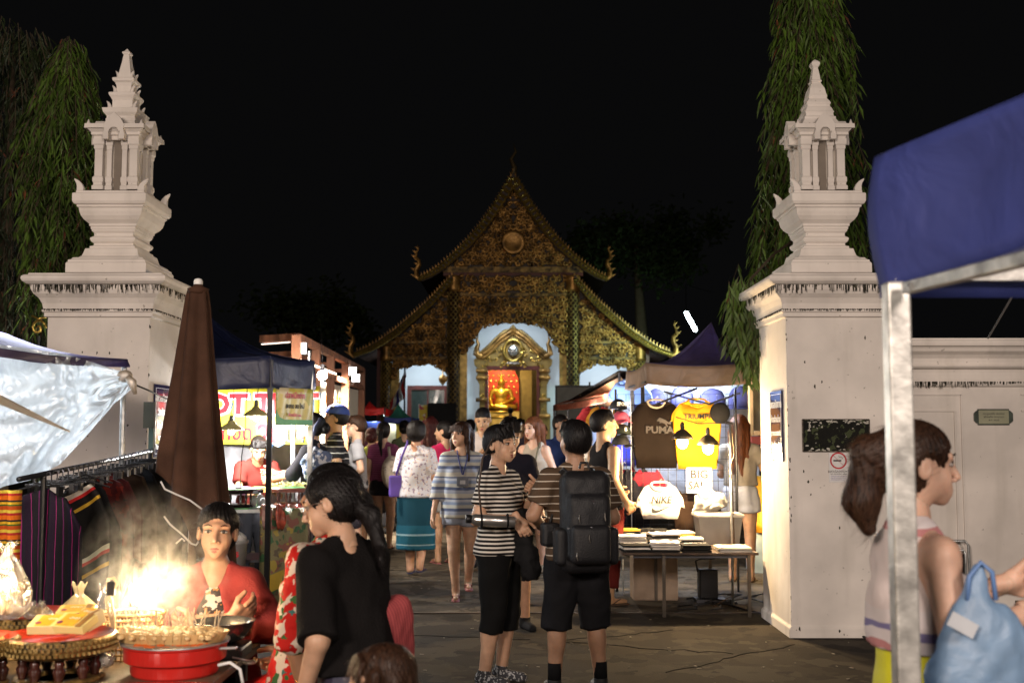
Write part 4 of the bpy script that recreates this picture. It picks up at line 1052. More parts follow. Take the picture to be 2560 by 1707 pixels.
# whitewashed inner wall, doorway, windows
YB = 3.0; qb = (TY+YB)/F
def PB(dx, py): return (dx*qb, tz(py, TY+YB))
wallm = M('hall_whitewash', (.60, .65, .68), .8, var=.05, vs=.8)
door = (-66, 64, 920)
for x0, x1, p0 in ((-325, -166, 868), (-166, -62, 790), (62, 166, 790), (166, 325, 868)):
    a = PB(x0, 1085); b_ = PB(x1, p0); MB().bb((a[0], YB, 0), (b_[0], YB+.2, b_[1])).build('inner_wall', wallm, tp)
a = PB(-62, 920); b_ = PB(62, 790); MB().bb((a[0], YB, a[1]), (b_[0], YB+.2, b_[1])).build('inner_wall', wallm, tp)
MB().bb((-2.4, .3, tz(770)+.05), (2.4, YB+.3, tz(770)+.2)).build('porch_ceiling', redlac, tp)
for s in (-1, 1): MB().bb((s*2.4, .3, tz(862)), (s*4.9, YB+.3, tz(862)+.12)).build('porch_ceiling', redlac, tp)
# ornate portal
pt = MB()
outl = [(0, 812), (10, 824), (22, 826), (36, 836), (52, 852), (66, 866), (84, 880), (90, 896), (98, 900), (96, 914), (90, 920), (88, 932), (92, 944), (88, 955), (84, 962), (84, 1030), (92, 1040), (92, 1100), (66, 1100), (66, 921), (0, 921)]
for s in (-1, 1): pt.poly([PB(s*x, z) for x, z in outl], YB-.35, YB-.02)
pt.build('portal', M('portal_gold', (.26, .17, .05), .5, .4, var=.3, vs=3, bump=.8, bs=12), tp, bevel=.03)
for s in (-1, 1):
    pts = [(0, 826), (14, 836), (30, 846), (46, 862), (60, 876), (76, 888)]
    MB().tube([(PB(s*x, z)[0], YB-.42, PB(s*x, z)[1]) for x, z in pts], .10, 6).build('portal_rib', gold, tp, smooth=True); MB().tube([(PB(s*x, z+10)[0], YB-.42, PB(s*x, z+10)[1]) for x, z in pts], .05, 6).build('portal_rib', gold, tp, smooth=True)
    fp = [(74, 888), (84, 892), (92, 886), (90, 872), (86, 862), (90, 852), (87, 840)]
    MB().tube([(PB(s*x, z)[0], YB-.4, PB(s*x, z)[1]) for x, z in fp], [.1, .14, .13, .1, .07, .05, .01], 6).build('portal_flame', gold, tp, smooth=True)
    for zz_ in (928, 945, 1000, 1040): MB().tube([(PB(s*64, zz_)[0], YB-.42, PB(s*64, zz_)[1]), (PB(s*92, zz_)[0], YB-.42, PB(s*92, zz_)[1])], .08, 6).build('portal_band', gold, tp, smooth=True)
pc = MB(); random.seed(31)
for i in range(110):
    x = random.uniform(6, 76); z = random.uniform(838, 1030)
    if z < 915 and interp([(0, 826), (14, 836), (30, 846), (46, 862), (60, 876), (76, 888)], x)+12 > z: continue
    if z > 915 and x < 68: continue
    if z < 915 and x < 18 and z < 905 and z > 858: continue
    for s in (-1, 1):
        c = PB(s*x, z); pc.tube([(c[0]+.09*(1-t/6)*math.cos(t*1.1+i), YB-.38-.02*t/6, c[1]+.09*(1-t/6)*math.sin(t*1.1+i)) for t in range(6)], .02, 4, cap=False)
tag(pc.build('portal_scrollwork', goldhi, tp, fix=False), kind='stuff')
cr_ = MB(); c = PB(0, 878)
cr_.tube([(c[0]+.36*math.cos(a), YB-.5, c[1]+.42*math.sin(a)) for a in [i*math.pi/10 for i in range(21)]], .06, 6); cr_.build('portal_crest_ring', goldhi, tp, smooth=True)
cr_ = MB().sph((c[0], YB-.42, c[1]), (.22, .1, .24), 16, 10).box((c[0], YB-.5, c[1]-.5), (.5, .1, .08)); cr_.build('portal_crest', M('mirror_mosaic', (.5, .5, .48), .15, .8, var=.5, vs=30, bump=1, bs=40), tp)
df = MB()
for a, b in (((-66, 921), (66, 921)), ((-66, 921), (-66, 1100)), ((62, 921), (62, 1100))):
    A_, B_ = PB(*a), PB(*b); df.bar((A_[0], YB-.3, A_[1]), (B_[0], YB-.3, B_[1]), .12, .16)
df.build('door_frame', redlac, tp)
# windows
for wx0, wx1, wy in ((-254, -172, 974), (128, 228, 975)):
    f = MB(); A_ = PB(wx0, wy); B_ = PB(wx1, 1100)
    f.bb((A_[0]-.15, YB-.12, A_[1]-.0), (B_[0]+.15, YB, A_[1]+.16)); f.bb((A_[0]-.15, YB-.12, .3), (A_[0], YB, A_[1])); f.bb((B_[0], YB-.12, .3), (B_[0]+.15, YB, A_[1])); f.bb(((A_[0]+B_[0])/2-.03, YB-.08, .3), ((A_[0]+B_[0])/2+.03, YB, A_[1]))
    o = f.build('window', redlac, tp); MB().bb((A_[0], YB-.03, .3), (B_[0], YB-.01, A_[1])).build('pane', M('window_glass', (.03, .045, .04), .08, coat=1), o)
MB().bb((-6, -.2, 0), (6, 8, .85)).build('plinth', M('plinth_plaster', (.4, .39, .37), .8), tp)
# interior hall behind the door
IN = YB+6
MB().bb((-2.4, YB+.25, .55), (-2.3, YB+8, 5)).bb((2.3, YB+.25, .55), (2.4, YB+8, 5)).bb((-2.4, YB+8, .55), (2.4, YB+8.1, 5)).bb((-2.4, YB+.25, 5), (2.4, YB+8, 5.1)).build('inner_chamber', M('chamber_gold', (.30, .22, .07), .5, .2), tp)
# altar niche with red field
YN = YB+2.4; qn = (TY+YN)/F
def PN(px, py): return ((px-1283)*qn, tz(py, TY+YN))
arch = [PN(1210, 1050), PN(1210, 935), PN(1216, 925), PN(1230, 918), PN(1250, 914), PN(1272, 918), PN(1288, 928), PN(1296, 945), PN(1298, 965), PN(1298, 1050)]
MB().poly(arch, YN, YN+.1).build('altar_back_panel', M('altar_red', (.62, .05, .012), .5, var=.1), tp)
for i in range(7):
    for j in range(9):
        x, z = 1214+i*13+(j % 2)*6.5, 925+j*14
        c = PN(x, z)
        if inside(c[0], c[1], arch): MB().sph((c[0], YN-.03, c[1]), (.05, .02, .05), 8, 4).build('gold_dot', goldhi, tp)
MB().bb((PN(1212, 1050)[0], YN-1.0, .9), (PN(1300, 1050)[0], YN-.3, PN(1290, 1028)[1])).build('altar_base', goldhi, tp, bevel=.04)
MB().bb((PN(1300, 1050)[0], YN+.2, .55), (PN(1330, 1050)[0], YN+.5, PN(1300, 925)[1])).build('altar_side_pillar', M('chamber_gold'), tp)
for s in range(4): MB().bb((-2.0, -1.7+.38*s, 0), (2.0, -.2, .19*(s+1))).build('entrance_step', M('plinth_plaster'), tp)
light('POINT', (TX+PN(1254, 960)[0], TY+YN-1.5, PN(0, 925)[1]+.1), 150, (1, .72, .35), .15)
light('POINT', (TX+PN(1330, 960)[0], TY+YN+1.5, PN(0, 925)[1]), 25, (1, .85, .6), .2)
# unseen tube lamps added under the porch ceiling to light the wall
tube_em = glow('added_tube_glow', (.85, .95, 1), 9)
for x in (-3.6, 0, 3.6):
    tl = thing('unseen_porch_lamp', {-3.6: 'unseen added white tube lamp under the temple porch above the left window', 0: 'unseen added white tube lamp under the temple porch above the golden portal', 3.6: 'unseen added white tube lamp under the temple porch above the right window'}[x], 'lamp', (TX+x, TY+.9, tz(772 if x == 0 else 865)))
    MB().bb((-.6, -.05, 0), (.6, .05, .05)).build('fitting', white, tl); MB().tube([(-.58, 0, -.03), (.58, 0, -.03)], .02, 8).build('tube', tube_em, tl)
    light('AREA', (TX+x, TY+.9, tz(772 if x == 0 else 865)-.1), 85, (.78, .90, 1), 1.2, aim=(TX+x, TY+2.9, 1.2), sizey=.3)
light('AREA', (0, 24, 5.5), 100, (1, .83, .6), 3, aim=(0, 42, 6.2), name='lane_glow')  # added fill without a fitting, brightens the gilded front from the lane

# seated golden figure
bu = thing('buddha_statue', 'golden seated Buddha figure glowing against the red dotted niche', 'statue', (TX+PN(1254, 0)[0], TY+YN-.65, PN(0, 1028)[1]))
s_ = (tz(932, TY+YN)-tz(1028, TY+YN))
v = Vol((-.45, -.3, -.02), (.45, .3, 1.15), .018)
v.ell((0, 0, .09), (.40, .22, .085), .05); v.cone((-.33, -.05, .10), (.15, -.18, .08), .07, .05, .03); v.cone((.33, -.05, .10), (-.15, -.16, .13), .07, .05, .03)
v.ell((0, .04, .22), (.17, .12, .14), .06); v.ell((0, .04, .42), (.17, .11, .15), .05); v.cone((-.17, .04, .52), (.17, .04, .52), .065, .065, .04)
v.cone((-.22, .04, .52), (-.29, .02, .30), .055, .045, .02); v.cone((-.29, .02, .30), (-.24, -.16, .14), .045, .032, .02); v.cone((.22, .04, .52), (.29, .02, .30), .055, .045, .02); v.cone((.29, .02, .30), (.06, -.17, .18), .045, .032, .02)
v.cone((0, .04, .56), (0, .03, .66), .06, .055, .03); v.ell((0, .02, .735), (.082, .09, .105), .02); v.ell((0, .04, .84), (.05, .05, .05), .03); v.cone((0, .04, .86), (0, .04, 1.02), .03, .004, .02)
v.ell((0, -.075, .73), (.012, .02, .03), .01)
for a in (-1, 1): v.ell((a*.085, .03, .72), (.015, .02, .06), .01)
me = npmesh('figure', [(lambda m_: (m_[0]*s_, m_[1]))(v.mesh())]); link('figure', me, M('buddha_gold', (.85, .52, .08), .3, .85, var=.1), bu)
MB().lathe([(.42, 0), (.45, -.05), (.36, -.09), (.42, -.14), (.5, -.2)], (0, 0, 0), 20, sy=.6).build('lotus_seat', goldhi, bu, smooth=True); bu.children[-1].scale = (s_,)*3
# flags
def flag(px, y0, y1, ybot, Y, cols, label, w_):
    a = at(px, y0, Y); b = at(px, y1, Y); f = thing('flag_on_pole', label, 'flag', (a.x, Y, 0))
    MB().tube([(0, 0, 0), (0, 0, a.z)], .03, 6).build('pole', darkmetal, f)
    h = a.z-b.z; n = len(cols)
    for i, c in enumerate(cols):
        u0, u1 = i/n, (i+1)/n
        MB().grid(lambda u, v: ((-w_*(u0+(u1-u0)*u))*(.35+.65*v)+.04*math.sin(v*9), .10*math.sin(v*5+u*3+i), a.z-.1-h*v-(u0+(u1-u0)*u)*.5), 3, 10).build('stripe', M('flag_%s' % 'rwbwr'[i], c, .8), f, solid=.01)
rd, wh_, bl_ = (.35, .03, .03), (.5, .5, .5), (.03, .03, .18)
flag(1012, 918, 985, 0, 36, [rd, wh_, bl_, wh_, rd], 'drooping Thai flag on a dark pole left of the temple window', .55)
flag(1474, 955, 1010, 0, 36, [(.02, .03, .15)]*2, 'furled dark blue flag in front of the right white temple bay', .25)
# hanging bell lamp
hl = thing('hanging_bell', 'small round gilt bell hanging in the left white bay of the temple', 'bell', at(1107, 950, TY+1).to_tuple())
MB().lathe([(.02, .45), (.02, .2), (.12, .17), (.16, .05), (.14, -.05), (.05, -.16), (.01, -.2)], n=14).build('bell_body', gold, hl, smooth=True)
MB().tube([(0, 0, .4), (0, 0, 1.9)], .012, 5).build('cord', darkmetal, hl)

# ------------------------------------------------------------------ trees
def leafmat(name, c): 
    m = M(name, c, .55, var=.4, vs=3, sub=0); return m
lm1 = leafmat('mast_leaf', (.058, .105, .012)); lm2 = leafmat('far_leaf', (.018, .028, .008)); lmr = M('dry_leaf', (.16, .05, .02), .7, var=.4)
bark = M('bark', (.06, .045, .03), .9, bump=.7, bs=12)
def droop_tree(label, X, Y, H, prof, n, seed, name='mast_tree', lean=0, zc=0, leafl=.16, m=lm1, cut=None):
    """weeping mast tree: narrow column clothed in hanging sprays of narrow leaves"""
    random.seed(seed); t = thing(name, label, 'tree', (X, Y, 0))
    MB().tube([(0, 0, 0), (lean*.5, 0, H*.5), (lean, 0, H*.97)], [.12, .09, .02], 8).build('trunk', bark, t, smooth=True)
    b = MB(); tw = MB(); dry = MB()
    for i in range(n):
        z = zc+(H-zc)*random.random()**.9
        if cut and not cut(z): pass
        r0 = np.interp(z, [p[0] for p in prof], [p[1] for p in prof])
        a = random.random()*6.28; rr = r0*random.uniform(.25, 1.0)*(1+.25*math.sin(a*3+z*2.2)); cx = lean*z/H
        p = Vector((cx+rr*math.cos(a), rr*math.sin(a), z)); L = random.uniform(.3, .75)
        d = Vector((math.cos(a)*.35, math.sin(a)*.35, -1)).normalized()
        k = int(L/.045)
        tw.tube([p, p+d*L*.5, p+d*L+Vector((0, 0, -.05))], .004, 3, cap=False)
        for j in range(k):
            q0 = p+d*(L*j/k); sd = random.uniform(0, 6.28); out = Vector((math.cos(sd), math.sin(sd), -random.uniform(.9, 2.2))).normalized()
            ll = leafl*random.uniform(.7, 1.25); wv = out.cross(Vector((0, 0, 1))).normalized()*ll*.085; mid = q0+out*ll*.5+Vector((0, 0, .01)); tip = q0+out*ll+Vector((0, 0, -.02*ll/.16))
            (dry if random.random() < .02 else b).add([q0, mid+wv, tip, mid-wv], [(0, 1, 2, 3)])
    o = b.build('foliage', m, t, fix=False); tag(o, kind='stuff'); tag(tw.build('twigs', bark, t, fix=False), kind='stuff')
    if dry.v: tag(dry.build('dry_leaves', lmr, t, fix=False), kind='stuff')
    return t
Yt = 10.9
xr = at(2000, 500, Yt).x
zt_ = lambda py, Y=Yt: at(1280, py, Y).z
droop_tree('tall weeping mast tree with hanging green leaves behind the right pillar', at(1990, 500, Yt).x, Yt, 6.4,
           [(zt_(960), .10), (zt_(900), .35), (zt_(800), .62), (zt_(600), .60), (zt_(400), .34), (zt_(200), .20), (zt_(0), .18), (6.5, .15)], 1000, 4, lean=.15, zc=zt_(800))
droop_tree('thin dark spray of the mast tree hanging beside the right spire top', at(2085, 300, Yt+.5).x, Yt+.5, 6.6, [(3.0, .2), (4, .28), (5.5, .3), (6.6, .2)], 260, 5, lean=-.15, zc=2.6)
tr = thing('hanging_branch', 'leafy branch hanging low in front of the T-shirt stall canopy corner', 'branch', (at(1880, 800, 9.9).x, 9.95, 0))
random.seed(9); b = MB(); tw = MB()
for i in range(85):
    px = random.gauss(1872, 20) if random.random() < .75 else random.gauss(1840, 12); py = random.uniform(690, 890 if px > 1850 else 850); p = at(px, py, 9.95+random.uniform(-.15, .15))-Vector(tr.location)
    L = random.uniform(.12, .34); d = Vector((random.uniform(-.25, .25), random.uniform(-.2, .2), -1)).normalized(); tw.tube([p, p+d*L], .003, 3, cap=False)
    for j in range(int(L/.03)):
        q0 = p+d*(L*j/int(L/.03)); sd = random.uniform(0, 6.28); out = Vector((math.cos(sd)*.6, math.sin(sd)*.6, -1.2)).normalized(); ll = .13*random.uniform(.7, 1.2); wv = out.cross(Vector((.2, 1, 0))).normalized()*ll*.09
        b.add([q0, q0+out*ll*.5+wv, q0+out*ll, q0+out*ll*.5-wv], [(0, 1, 2, 3)])
tag(b.build('foliage', lm1, tr, fix=False), kind='stuff'); tag(tw.build('twigs', bark, tr, fix=False), kind='stuff')
MB().tube([at(1985, 600, 10.2)-Vector(tr.location), at(1930, 640, 10)-Vector(tr.location), at(1875, 700, 9.95)-Vector(tr.location)], .012, 5).build('bough', bark, tr)
Yl = 11.5
zl = lambda py: at(1280, py, Yl).z
droop_tree('tall weeping mast tree with reddish top leaves behind the left pillar', at(175, 400, Yl).x, Yl, zl(95), [(zl(700), .28), (zl(500), .34), (zl(300), .36), (zl(200), .28), (zl(95), .10)], 560, 14, zc=zl(680), lean=-.05)
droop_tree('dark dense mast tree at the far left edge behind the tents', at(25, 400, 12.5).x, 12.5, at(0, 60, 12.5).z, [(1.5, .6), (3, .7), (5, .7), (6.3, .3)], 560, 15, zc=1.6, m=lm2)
0 and droop_tree('very dark small tree crown right of the left spire', at(390, 300, 15).x-.2, 15, at(0, 160, 15).z, [(5.2, .1), (5.8, .5), (6.6, .35)], 60, 16, zc=5.4, m=lm2)
def crown_tree(label, px, Y, py, rx, rz, n, seed):
    random.seed(seed); c = at(px, py, Y); t = thing('shade_tree', label, 'tree', (c.x, Y, 0)); b = MB()
    MB().tube([(0, 0, 0), (.2, 0, c.z*.6), (0, 0, c.z)], [.35, .25, .1], 8).build('trunk', bark, t, smooth=True)
    cl = [(random.gauss(0, rx*.5), random.gauss(0, rx*.4), c.z+random.gauss(0, rz*.45), random.uniform(.5, 1.1)) for _ in range(26)]
    for i in range(n):
        k = random.choice(cl); p = Vector((random.gauss(k[0], k[3]*.5), random.gauss(k[1], k[3]*.5), random.gauss(k[2], k[3]*.4))); u = Vector((random.gauss(0, 1), random.gauss(0, 1), random.gauss(0, .5))).normalized()*.16; v_ = u.orthogonal().normalized()*.09
        b.add([p-u, p+v_, p+u, p-v_], [(0, 1, 2, 3)])
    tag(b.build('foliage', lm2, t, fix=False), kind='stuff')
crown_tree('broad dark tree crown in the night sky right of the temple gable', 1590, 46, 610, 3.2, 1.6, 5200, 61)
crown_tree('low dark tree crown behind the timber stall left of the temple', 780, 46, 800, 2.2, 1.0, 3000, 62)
go_ = thing('scroll_ornament', 'small gold scroll ornament on the dark fence left of the left pillar', 'ornament', at(95, 825, 10.2).to_tuple())
MB().tube([(.07*(1-t/16)*math.cos(t*.6), 0, .08*(1-t/16)*math.sin(t*.6)+.02) for t in range(14)], .012, 6).tube([(-.06, 0, .13), (0, 0, .10), (.07, 0, .12)], .010, 6).build('scroll', goldhi, go_, smooth=True); MB().tube([(0, .02, -go_.location.z), (0, .02, -.05)], .012, 6).build('rod', darkmetal, go_)
# fluorescent tube on a bracket between temple and stall
a = at(1716, 783, 37); b = at(1738, 824, 36)
fl_ = thing('fluorescent_lamp', 'bright white fluorescent tube hanging in the dark above the purple canopy', 'lamp', a.to_tuple())
MB().tube([(0, 0, 0), b-a], .07, 10).build('tube', glow('fluoro_glow', (.80, .97, 1), 30), fl_); MB().bar(Vector((0, .03, .045)), b-a+Vector((0, .03, .045)), .07, .03).build('fitting', white, fl_)
MB().tube([(0, .03, .05), (.3, 2, 1.2), (1.5, 4, 1.2)], .015, 5).build('cable', blackmetal, fl_)
light('AREA', ((a+b)/2+Vector((-.1, 0, -.05))).to_tuple(), 60, (.62, 1, .80), .9, aim=at(1600, 850, 41).to_tuple(), sizey=.1, spread=R(80))
# ================================================================== stalls
def rope(name, pts, r, m, parent=None, n=6): return MB().tube(pts, r, n).build(name, m, parent, smooth=True)
def cloth_canopy(t, corners, peak, m, sag=.10, n=12, name='canopy', solid=.006):
    """pyramid canopy in curved panels from a peak to its eave corners (world coordinates)"""
    k = len(corners); pk = Vector(peak)
    for i in range(k-1):
        a, b = Vector(corners[i]), Vector(corners[i+1])
        def fn(u, v, a=a, b=b):
            e = a+(b-a)*u; p = e+(pk-e)*v; p.z -= sag*math.sin(math.pi*v)*(1.0+.15*math.sin(u*9)); p.z -= .03*math.sin(math.pi*u)*(1-v); return p
        MB().grid(fn, n, n).build(name, m, t, smooth=True, world=True, solid=solid, fix=False)
def valance(t, a, b, h, m, name='valance', amp=.02, solid=.005, n=16, wave=3):
    a, b = Vector(a), Vector(b); d = (b-a); nrm = Vector((d.y, -d.x, 0)).normalized()
    def fn(u, v): return a+d*u+Vector((0, 0, -h*v-.03*math.sin(math.pi*u)))+nrm*amp*v*math.sin(u*wave*6.28+v*2)
    return MB().grid(fn, n, 5).build(name, m, t, smooth=True, world=True, solid=solid, fix=False)
navy = thin('navy_canvas', (.012, .020, .075), tr=.25, gloss=.06, rough=.5, bump=.4)
purple = thin('purple_canvas', (.13, .10, .22), tr=.45, gloss=.06, bump=.5)
tan_c = thin('tan_canvas', (.36, .25, .17), tr=.4, gloss=.04, bump=.5)
blackcv = thin('black_canvas', (.01, .01, .011), tr=.1, gloss=.06)
# ---------------------------------------------------- food stall under the navy tent
YT = 10.1
FL = at(330, 878, YT); FR = at(675, 890, YT); BR = at(786, 905, 10.8); BR.z = FR.z; FL.z = FR.z
tn = thing('market_tent', 'navy blue pop-up tent over the food stall, beside the left pillar', 'tent', (FR.x, FR.y, 0))
BL = Vector((FL.x, 12.6, FL.z)); B2 = Vector((BR.x-.40, 12.6, FL.z)); pk = at(470, 742, 11.2)
cloth_canopy(tn, [BL, FL, FR, BR, B2], pk, navy, .16)
valance(tn, FL, FR, .275, navy); valance(tn, FR+Vector((.004, .004, 0)), BR, .27, navy, wave=1.5); valance(tn, BR+Vector((.0, .005, 0)), B2, .26, navy, wave=1)
for p, m_, w_ in ((FR+Vector((-.0, .03, 0)), blackmetal, .045), (BR+Vector((-.03, .0, 0)), steel, .045), (Vector((at(732, 1200, 11.4).x, 11.4, FR.z)), steel, .042), (Vector((FL.x+.05, YT+.05, FR.z)), blackmetal, .04)):
    MB().bb((p.x-w_/2, p.y-w_/2, 0), (p.x+w_/2, p.y+w_/2, p.z-.03)).build('tent_post', m_, tn, bevel=.003, world=True)
for a, b in ((FL+Vector((0, .06, -.06)), FR+Vector((-.05, .06, -.06))), (FR+Vector((-.04, .06, -.05)), BR+Vector((-.06, 0, -.05)))):
    MB().bar(a, b, .025).build('tent_rail', blackmetal, tn, world=True)
# white backdrop sheet and banner
bk = thing('backdrop_sheet', 'bright white sheet behind the food stall under the yellow banner', 'backdrop', (-2.9, 12.3, 0))
MB().grid(lambda u, v: (-1.35+2.13*u, .04*math.sin(u*30)+.02*math.sin(v*7+u*11), .3+1.75*v), 60, 6).build('sheet', thin('white_sheet', (.75, .75, .82), tr=.3, gloss=.03, bump=.4), bk, smooth=True, fix=False, solid=.004)
def flatlet(mb, s): pass
def banner(name, label, px0, py0, px1, py1, Y0, Y1, base, hoff=0, sag=.02, cat='banner'):
    a = at(px0, py0, Y0); b = at(px1, py0, Y1); b.z = a.z; z1 = at(px0, py1, Y0).z
    t = thing(name, label, cat, a.to_tuple(), rz=math.atan2(b.y-a.y, b.x-a.x)); L = (Vector((b.x, b.y))-Vector((a.x, a.y))).length; h = a.z-z1
    MB().grid(lambda u, v: (L*u, .006*math.sin(u*17+v*3), -h*v-sag*math.sin(math.pi*u)*(1-v*.5)), 24, 8).build('vinyl', base, t, smooth=True, fix=False, solid=.003)
    return t, L, h
yel = M('banner_yellow', (.82, .70, .05), .5, var=.05); redl = M('banner_red', (.75, .02, .03), .5, var=.03); whl = M('banner_white', (.8, .8, .8), .5, var=.02)
hb, L, h = banner('shop_banner', 'yellow shop banner reading HOT TEST in red letters inside the food stall', 490, 968, 800, 1108, 11.9, 11.6, yel)
blu = M('banner_blue_shadow', (.02, .08, .18), .5)
for i, (m_, off, dy, dx) in enumerate(((blu, .027, -.008, .012), (whl, .026, -.012, 0), (redl, .012, -.018, 0))):
    text('lettering', 'HOT TEST', .28, m_, hb, (L*.46+dx, dy, -.19-dx*.6), ext=.002, off=off, sx=1.13)
    text('numeral', '20', .30, m_, hb, (L*.62+dx, dy, -.50-dx*.6), ext=.002, off=off*.8)
text('lettering', 'บาท', .22, M('ink_black'), hb, (L*.86, -.018, -.50), ext=.002, off=.006)
text('lettering', 'หอยทอด', .20, redl, hb, (L*.22, -.018, -.48), ext=.002, off=.006)
gun = MB().bar((L*.46, -.014, -.24), (L*.56, -.014, -.235), .01, .03).bar((L*.475, -.014, -.25), (L*.468, -.014, -.33), .01, .04); gun.build('blue_drip_mark', M('banner_blue', (.06, .12, .3), .5), hb)
gb, L, h = banner('menu_banner', 'green and yellow Thai menu banner hung from the navy tent edge', 690, 968, 781, 1062, 10.22, 10.68, spots('menu_vinyl', (.42, .36, .08), [(.50, .44, .14), (.30, .30, .06), (.52, .46, .30)], 3, (.5, .58, .64), rough=.35), sag=0)
MB().bb((0, -.008, -h), (L, -.004, -h+.045)).build('green_border', M('menu_green', (.06, .28, .08), .5), gb)
MB().poly([(0, -h+.045), (0, -h+.14), (.05, -h+.07), (.12, -h+.05), (L, -h+.05), (L, -h+.045)], -.008, -.004).build('green_swash', M('menu_green'), gb)
for st, z, sz, m_ in (('ปลาหมึกย่าง', -.07, .072, M('menu_red', (.45, .03, .05), .5)), ('สะอาด สด ใหม่', -.165, .058, M('ink_black')), ('ข้าวเหนียว ๑๐.-', -.245, .04, M('menu_pink', (.6, .15, .15), .5))): text('lettering', st, sz, m_, gb, (L/2, -.012, z), ext=.001, off=.0015, sx=.8)
# dome lamps
lampw = glow('bulb_white', (1, .97, .92), 60); shade_y = thin('enamel_shade', (.45, .40, .22), tr=.25, gloss=.1, bump=0)
def dome(label, px, py, Y, r, power, m=shade_y, col=(1, .96, .90), top=None, cat='lamp', cord=1.0, group=None):
    p = at(px, py, Y); t = thing('hanging_lamp', label, cat, p.to_tuple(), group=group)
    MB().lathe([(.02, r*.75), (.035, r*.7), (.04, r*.55), (r*.55, r*.42), (r*.85, r*.2), (r, 0)], n=24, cap=False).build('lamp_shade', m, t, smooth=True, solid=.003)
    MB().sph((0, 0, .0), (.035, .035, .045), 12, 8).build('bulb', lampw, t, smooth=True); MB().lathe([(.02, r*.72), (.024, r*.8), (.024, r*1.1), (.012, r*1.2)], n=10).build('socket', darkmetal, t)
    rope('cord', [(0, 0, r*1.15), (.02, 0, r*1.15+cord*.4), (0, 0, r*1.15+cord)], .004, blackmetal, t)
    light('POINT', (p.x, p.y, p.z-.06), power, col, .04); return t
dome('dome lamp with yellowish shade nearer the umbrella in the food stall', 578, 1075, 10.9, .12, 165, cord=.5)
dome('dome lamp with pale shade hanging higher in the food stall', 640, 1040, 11.2, .13, 165, cord=.35)
rope('hanging_cable', [at(618, 968, 10.7), at(612, 1090, 10.7), at(604, 1140, 10.75), at(600, 1225, 10.8)], .005, blackmetal); tag(bpy.data.objects['hanging_cable'], 'thin black power cable hanging down in front of the white stall backdrop', 'cable')
# serving tables
def raised_tray(t_label, p, w_, m_leg, m_top, rz=0, legh=.13, topth=.03):
    t = thing('raised_tray', t_label, 'tray', p, rz)
    MB().lathe([(w_*.98, legh), (w_, legh+topth), (w_*.95, legh+topth+.01), (w_*.90, legh+.008)], n=28, sy=.75).build('dish', m_leg, t, smooth=False)
    MB().lathe([(w_*.93, legh+topth+.004), (w_*.93, legh+topth+.012)], n=28, sy=.75).build('leaf_cover', m_top, t)
    for i in range(7):
        a = i*6.283/7; MB().lathe([(.012, 0), (.016, .01), (.008, .02), (.014, legh*.5), (.008, legh*.8), (.015, legh)], (w_*.6*math.cos(a), w_*.45*math.sin(a), .015), 8).build('leg', m_leg, t, smooth=True)
    MB().lathe([(w_*.72, 0), (w_*.75, .01), (w_*.66, .03), (w_*.5, .03)], n=24, sy=.75).build('foot_ring', m_leg, t); return t
lac = M('black_lacquer', (.012, .008, .008), .15, coat=.5)
leafg = M('banana_leaf', (.10, .32, .12), .45, var=.25, vs=10)
tb = thing('food_table', 'metal serving table of the food stall covered with green leaf sheets', 'table', (at(640, 1300, 10.9).x, 10.9, 0))
zt = .86
MB().bb((-.50, -.35, zt-.03), (.62, .35, zt)).build('table_top', M('table_vinyl', (.6, .65, .66), .35, var=.2), tb)
for x in (-.44, .58):
    for y in (-.3, .3): MB().tube([(x, y, 0), (x, y, zt-.03)], .017, 8).build('leg', darkmetal, tb)
MB().bb((-.49, -.34, .38), (.60, .34, .40)).build('lower_shelf', darkmetal, tb)
MB().bb((-.5, -.35, zt+.0), (-.0, .2, zt+.012)).build('leaf_sheet', leafg, tb)
p0 = at(585, 1285, 10.75); raised_tray('black footed lacquer tray with scissors on its green leaf, left side of the food table', (p0.x-.02, 10.72, zt+.012), .30, lac, leafg)
raised_tray('footed tray heaped with noodles on a green leaf, right side of the food table', (at(725, 1235, 10.9).x, 10.98, zt+.012), .23, M('brown_lacquer', (.10, .03, .02), .3), leafg)
nd = thing('noodle_heap', 'pale heap of fried noodles and skewers on the right footed tray', 'food', (at(722, 1205, 10.9).x, 10.98, zt+.19)); b = MB(); random.seed(44)
for i in range(90):
    a = random.random()*6.28; r_ = random.random()**.5*.17; b.bar((r_*math.cos(a), r_*.7*math.sin(a), random.uniform(0, .04)), (r_*math.cos(a)+random.uniform(-.08, .08), r_*.7*math.sin(a)+random.uniform(-.05, .05), random.uniform(.0, .05)), .007)
tag(b.build('noodles', M('noodles', (.62, .55, .26), .5, var=.2), nd), kind='stuff')
def scissors(loc, rz):
    t = thing('scissors', 'open black handled scissors lying on the left footed tray', 'scissors', loc, rz)
    MB().bar((-.09, -.01, 0), (.02, .01, .0), .012, .004).bar((-.09, .02, .003), (.02, -.01, .003), .012, .004).build('blades', steel, t)
    g = MB()
    for s in (-1, 1): g.tube([(.05+.03*math.cos(a), s*.03+.02*math.sin(a), 0) for a in [i*math.pi/5 for i in range(11)]], .006, 5)
    g.build('handles', blackmetal, t)
scissors((p0.x+.02, 10.62, zt+.19), .5)
